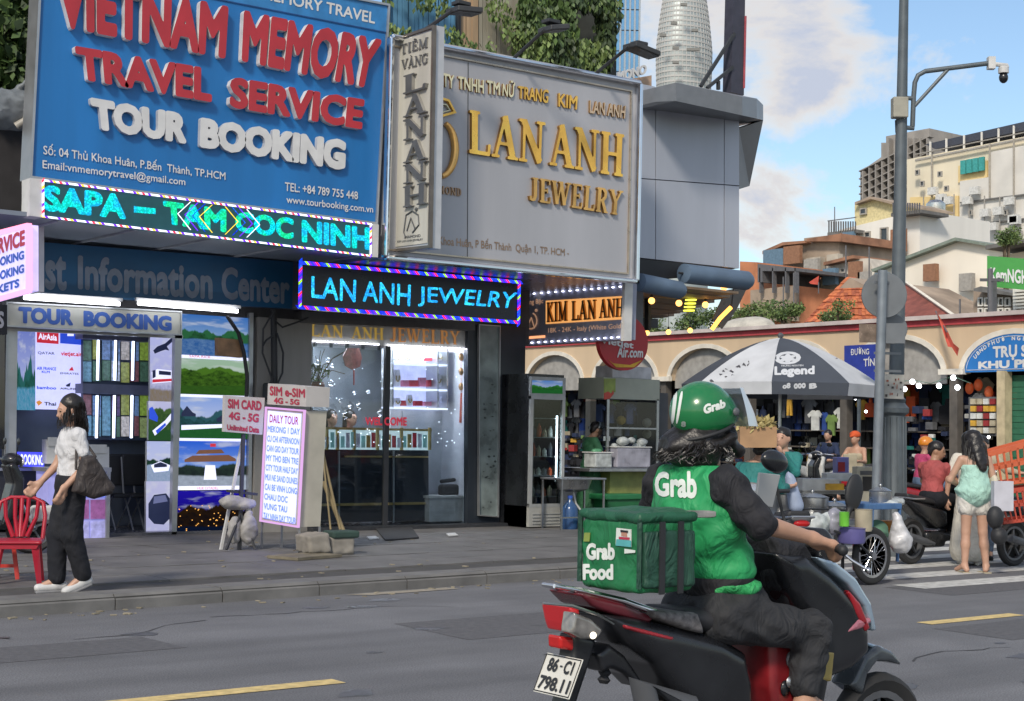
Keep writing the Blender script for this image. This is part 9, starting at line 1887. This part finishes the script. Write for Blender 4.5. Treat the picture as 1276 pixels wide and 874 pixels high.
m_ = MB(); m_.slab(idq, 0, bxX0-.006, .004); o = m_.obj('id_card', wl, t); m_ = MB(); m_.slab([(768, 672), (786, 674), (786, 682), (767, 680)], 0, bxX0-.008, .002); m_.obj('card_band', mat('card_teal', (.1, .4, .42), .5), o); m_ = MB(); m_.slab([(774, 662), (781, 663), (781, 669), (774, 668)], 0, bxX0-.008, .002); m_.obj('card_photo', mat('card_skin', (.5, .25, .18), .6), o); m_ = MB(); m_.slab([(773, 660.5), (782, 661.5), (782, 664), (773, 663)], 0, bxX0-.0095, .002); m_.obj('card_photo', blk, o); m_ = MB(); m_.slab([(771, 669), (784, 670), (784, 673), (771, 672)], 0, bxX0-.009, .002); m_.obj('card_photo', MATS['sign_red'], o)
m_ = MB(); m_.slab([(778, 684), (791, 686), (791, 689), (778, 690)], 0, bxX0-.006, .003); m_.obj('small_label', wl, t); m_ = MB(); m_.slab([(728, 664), (735, 664), (734, 675), (727, 675)], 0, bxX0-.006, .003); m_.obj('lime_patch', mat('lime_patch', (.25, .32, .07)), t)
# rider
def L_(p): return tuple(p)
gv = mat('vest_green', (.02, .30, .10), .6, var=.14, scale=4, fold=9); bks = mat('black_sleeve', (.012, .012, .016), .8, var=.3, scale=6, fold=10); trs = mat('black_trousers', (.022, .023, .027), .8, var=.3, scale=5, fold=9)
JR = dict(head=L_(S(884, 528)), neck=L_(S(880, 578)), chest=L_(S(878, 640)), waist=L_(S(888, 695)), pelv=L_(S(898, 748)), shL=L_(S(884, 604, 4.17)), shR=L_(S(906, 606, 3.83)), elR=L_(S(946, 652, 3.73)), wrR=L_(S(1012, 671, 3.72)), elL=L_(S(955, 640, 4.30)), wrL=L_(S(1000, 660, 4.32)), fdR=(.9, -.1, -.25), fdL=(.9, .1, -.25), gripR=(.25, 0, -1), gripL=(.25, 0, -1),
   hiL=L_(S(895, 765, 4.09)), hiR=L_(S(900, 768, 3.91)), knR=L_(S(1012, 786, 3.82)), knL=L_(S(1012, 790, 4.2)), anR=L_(S(1002, 876, 3.84)), anL=L_(S(1004, 880, 4.18)), look=(1, -.18, .02), footR=(1, 0, 0), footL=(1, 0, 0))
for k_ in ('sh', 'el', 'wr', 'hi', 'kn', 'an'): a_ = JR[k_+'R']; JR[k_+'L'] = (a_[0], 2*YB_-a_[1], a_[2])
def exR(t, j, P, R, s):
 o_ = V(0, 0, 0); w = lambda x, y, yy=4.0: V(*L_(S(x, y, yy)))
 c = []
 Rt = np.eye(3)
 c = [('e', j['chest']-V(.025, 0, 0), V(.145, .2, .20), None), ('e', j['waist'], V(.125, .165, .13), None), ('c', j['shL']+V(0, -.06, .0), j['shR']+V(0, .06, .0), .075, .075), ('c', j['neck']-V(.02, 0, .02), j['chest']+V(0, 0, .1), .065, .10), ('e', j['waist']+V(.0, 0, -.04), V(.13, .175, .07), None)]
 blob('black_shirt', [('e', j['waist']+V(0, 0, -.08), V(.125, .17, .1), None)], bks, t, h=.011, noise=.004)
 v = blob('vest', c, gv, t, h=.0095, k=.03, noise=.004, cut=lambda x, y, z: z-(j['neck'][2]-.005+.0*x))
 decal(bold2d('Grab', .04, .03), [(817, 589), (869, 587), (869, 622), (817, 619)], v, wl, t, lift=.004)
 for y0_, x0_, x1_ in ((636, 838, 892),): decal([bold2d('l', .3, .05)[0]], [(x0_, y0_), (x1_, y0_), (x1_, y0_+9), (x0_, y0_+9)], v, mat('grey_reflective', (.2, .2, .2), .4), t, 'reflective_band', lift=.003)
 # sleeves of the black shirt
 for q in 'LR': blob('sleeve', [('c', j['sh'+q], j['sh'+q]+(j['el'+q]-j['sh'+q])*.98, .062, .064), ('e', j['sh'+q], V(.065, .06, .075), None)], bks, t, h=.01, k=.03, noise=.006)
 # crumpled lower edge of the vest and jacket tied at the waist
 blob('vest_hem', [('e', j['waist']+V(.02, 0, -.10), V(.14, .185, .05), None)], mat('vest_light_green', (.03, .33, .10), .55, var=.3, scale=9, fold=18), t, h=.01, noise=.006)
 tr = [('e', j['pelv'], V(.15, .18, .13), None)]
 for q in 'LR': tr += [('c', j['hi'+q], j['kn'+q], .10, .066), ('c', j['kn'+q], j['an'+q]+V(0, 0, .075), .072, .062)]
 blob('trousers', tr, trs, t, h=.01, k=.03, noise=.006)
 # hair, mask, helmet
 blob('hair', [('e', w(868, 552, 4.0), V(.10, .11, .08), None), ('e', w(848, 558, 4.02), V(.065, .09, .06), None), ('e', w(866, 572, 4.0), V(.07, .09, .05), None), ('e', w(878, 540, 4.0), V(.1, .09, .07), None), ('c', w(905, 545, 3.92), w(918, 560, 3.95), .035, .025)], hairm, t, h=.0075, noise=.009)
 blob('face_mask', [('e', P(.055, 0, -.05), V(.055, .065, .062), R)], blk, t, h=.009)
 hc = w(874, 513, 4.0)
 hel = blob('helmet', [('e', hc, V(.122, .112, .112), None), ('e', hc+V(.03, 0, -.01), V(.114, .108, .1), None)], mat('helmet_green', (.012, .16, .05), .25, var=.1, scale=3, coat=.35), t, h=.0075, k=.01, cut=lambda x, y, z: (hc[2]-.075+(x-hc[0])*.32)-z)
 m_ = MB(); rim = [hc+V(.122*math.cos(a), .111*math.sin(a), -.070+.122*math.cos(a)*.32) for a in np.linspace(0, 2*math.pi, 36, endpoint=False)]; m_.tube([x*1.0+o_ for x in rim], .007, 6, closed=True); m_.obj('rim', blk, hel, smooth=60)
 decal(bold2d('Grab', .06, .03), [(876, 505), (903, 497), (904, 508), (877, 517)], hel, wl, t, lift=.002)
 for x0_, x1_, x2_, x3_ in ((840, 845, 839, 835), (848, 852, 844, 841)):
  decal([bold2d('l', .3, .05)[0]], [(x0_, 489), (x1_, 487), (x2_+1, 528), (x3_+1, 528)], hel, wl, t, 'stripe', lift=.0015)
 decal(bold2d('8', .06, .05), [(849, 525), (855, 525), (855, 532), (849, 532)], hel, MATS['dull_print'], t, 'badge', lift=.002)
 strands(t, [(w(868, 556, 4.0), (.10, .11, .07)), (w(850, 560, 4.02), (.06, .08, .05))], 300, .05, 5, wav=.02)
 # raised clear visor
 b = MB(); rows_ = []
 for i in range(7):
  f = i/6; row_ = []
  for a in np.linspace(-1.15, 1.15, 13):
   r = .155+.035*math.sin(f*math.pi*.6); cx = hc+V(.02, 0, .055-.02)+V(math.cos(a)*(r-.01+.06*f), math.sin(a)*(.128+.01*f), .055-.14*f)
   row_.append(cx+o_)
  rows_.append(row_)
 vs = [x for r in rows_ for x in r]; b.add(vs, [(i*13+j_, i*13+j_+1, (i+1)*13+j_+1, (i+1)*13+j_) for i in range(6) for j_ in range(12)]); b.obj('visor', glass('visor_glass', 'a8b8cc', .62, .4), t, smooth=60)
 m_ = MB(); m_.ball(hc+V(.06, -.118, -.0)+o_, (.016, .008, .016), 10, 6); m_.obj('visor_pivot', greyp, hel, smooth=60)
 for q in 'LR': a = j['an'+q]; blob('shoe', [('c', a-V(.05, 0, .045), a+V(.15, 0, -.052), .044, .036)], blk, t, h=.012)
rid, jr, PR, RR = person('delivery rider in a green helmet and green vest riding the foreground scooter', None, 0, JR, top=None, bottom=None, hair=None, h=.0085, skin=mat('skin_arm', (.44, .25, .17), .5, var=.1, scale=12), extra=exR, face=False, root=(rx+.5, YB_, 0), tb=-.035)
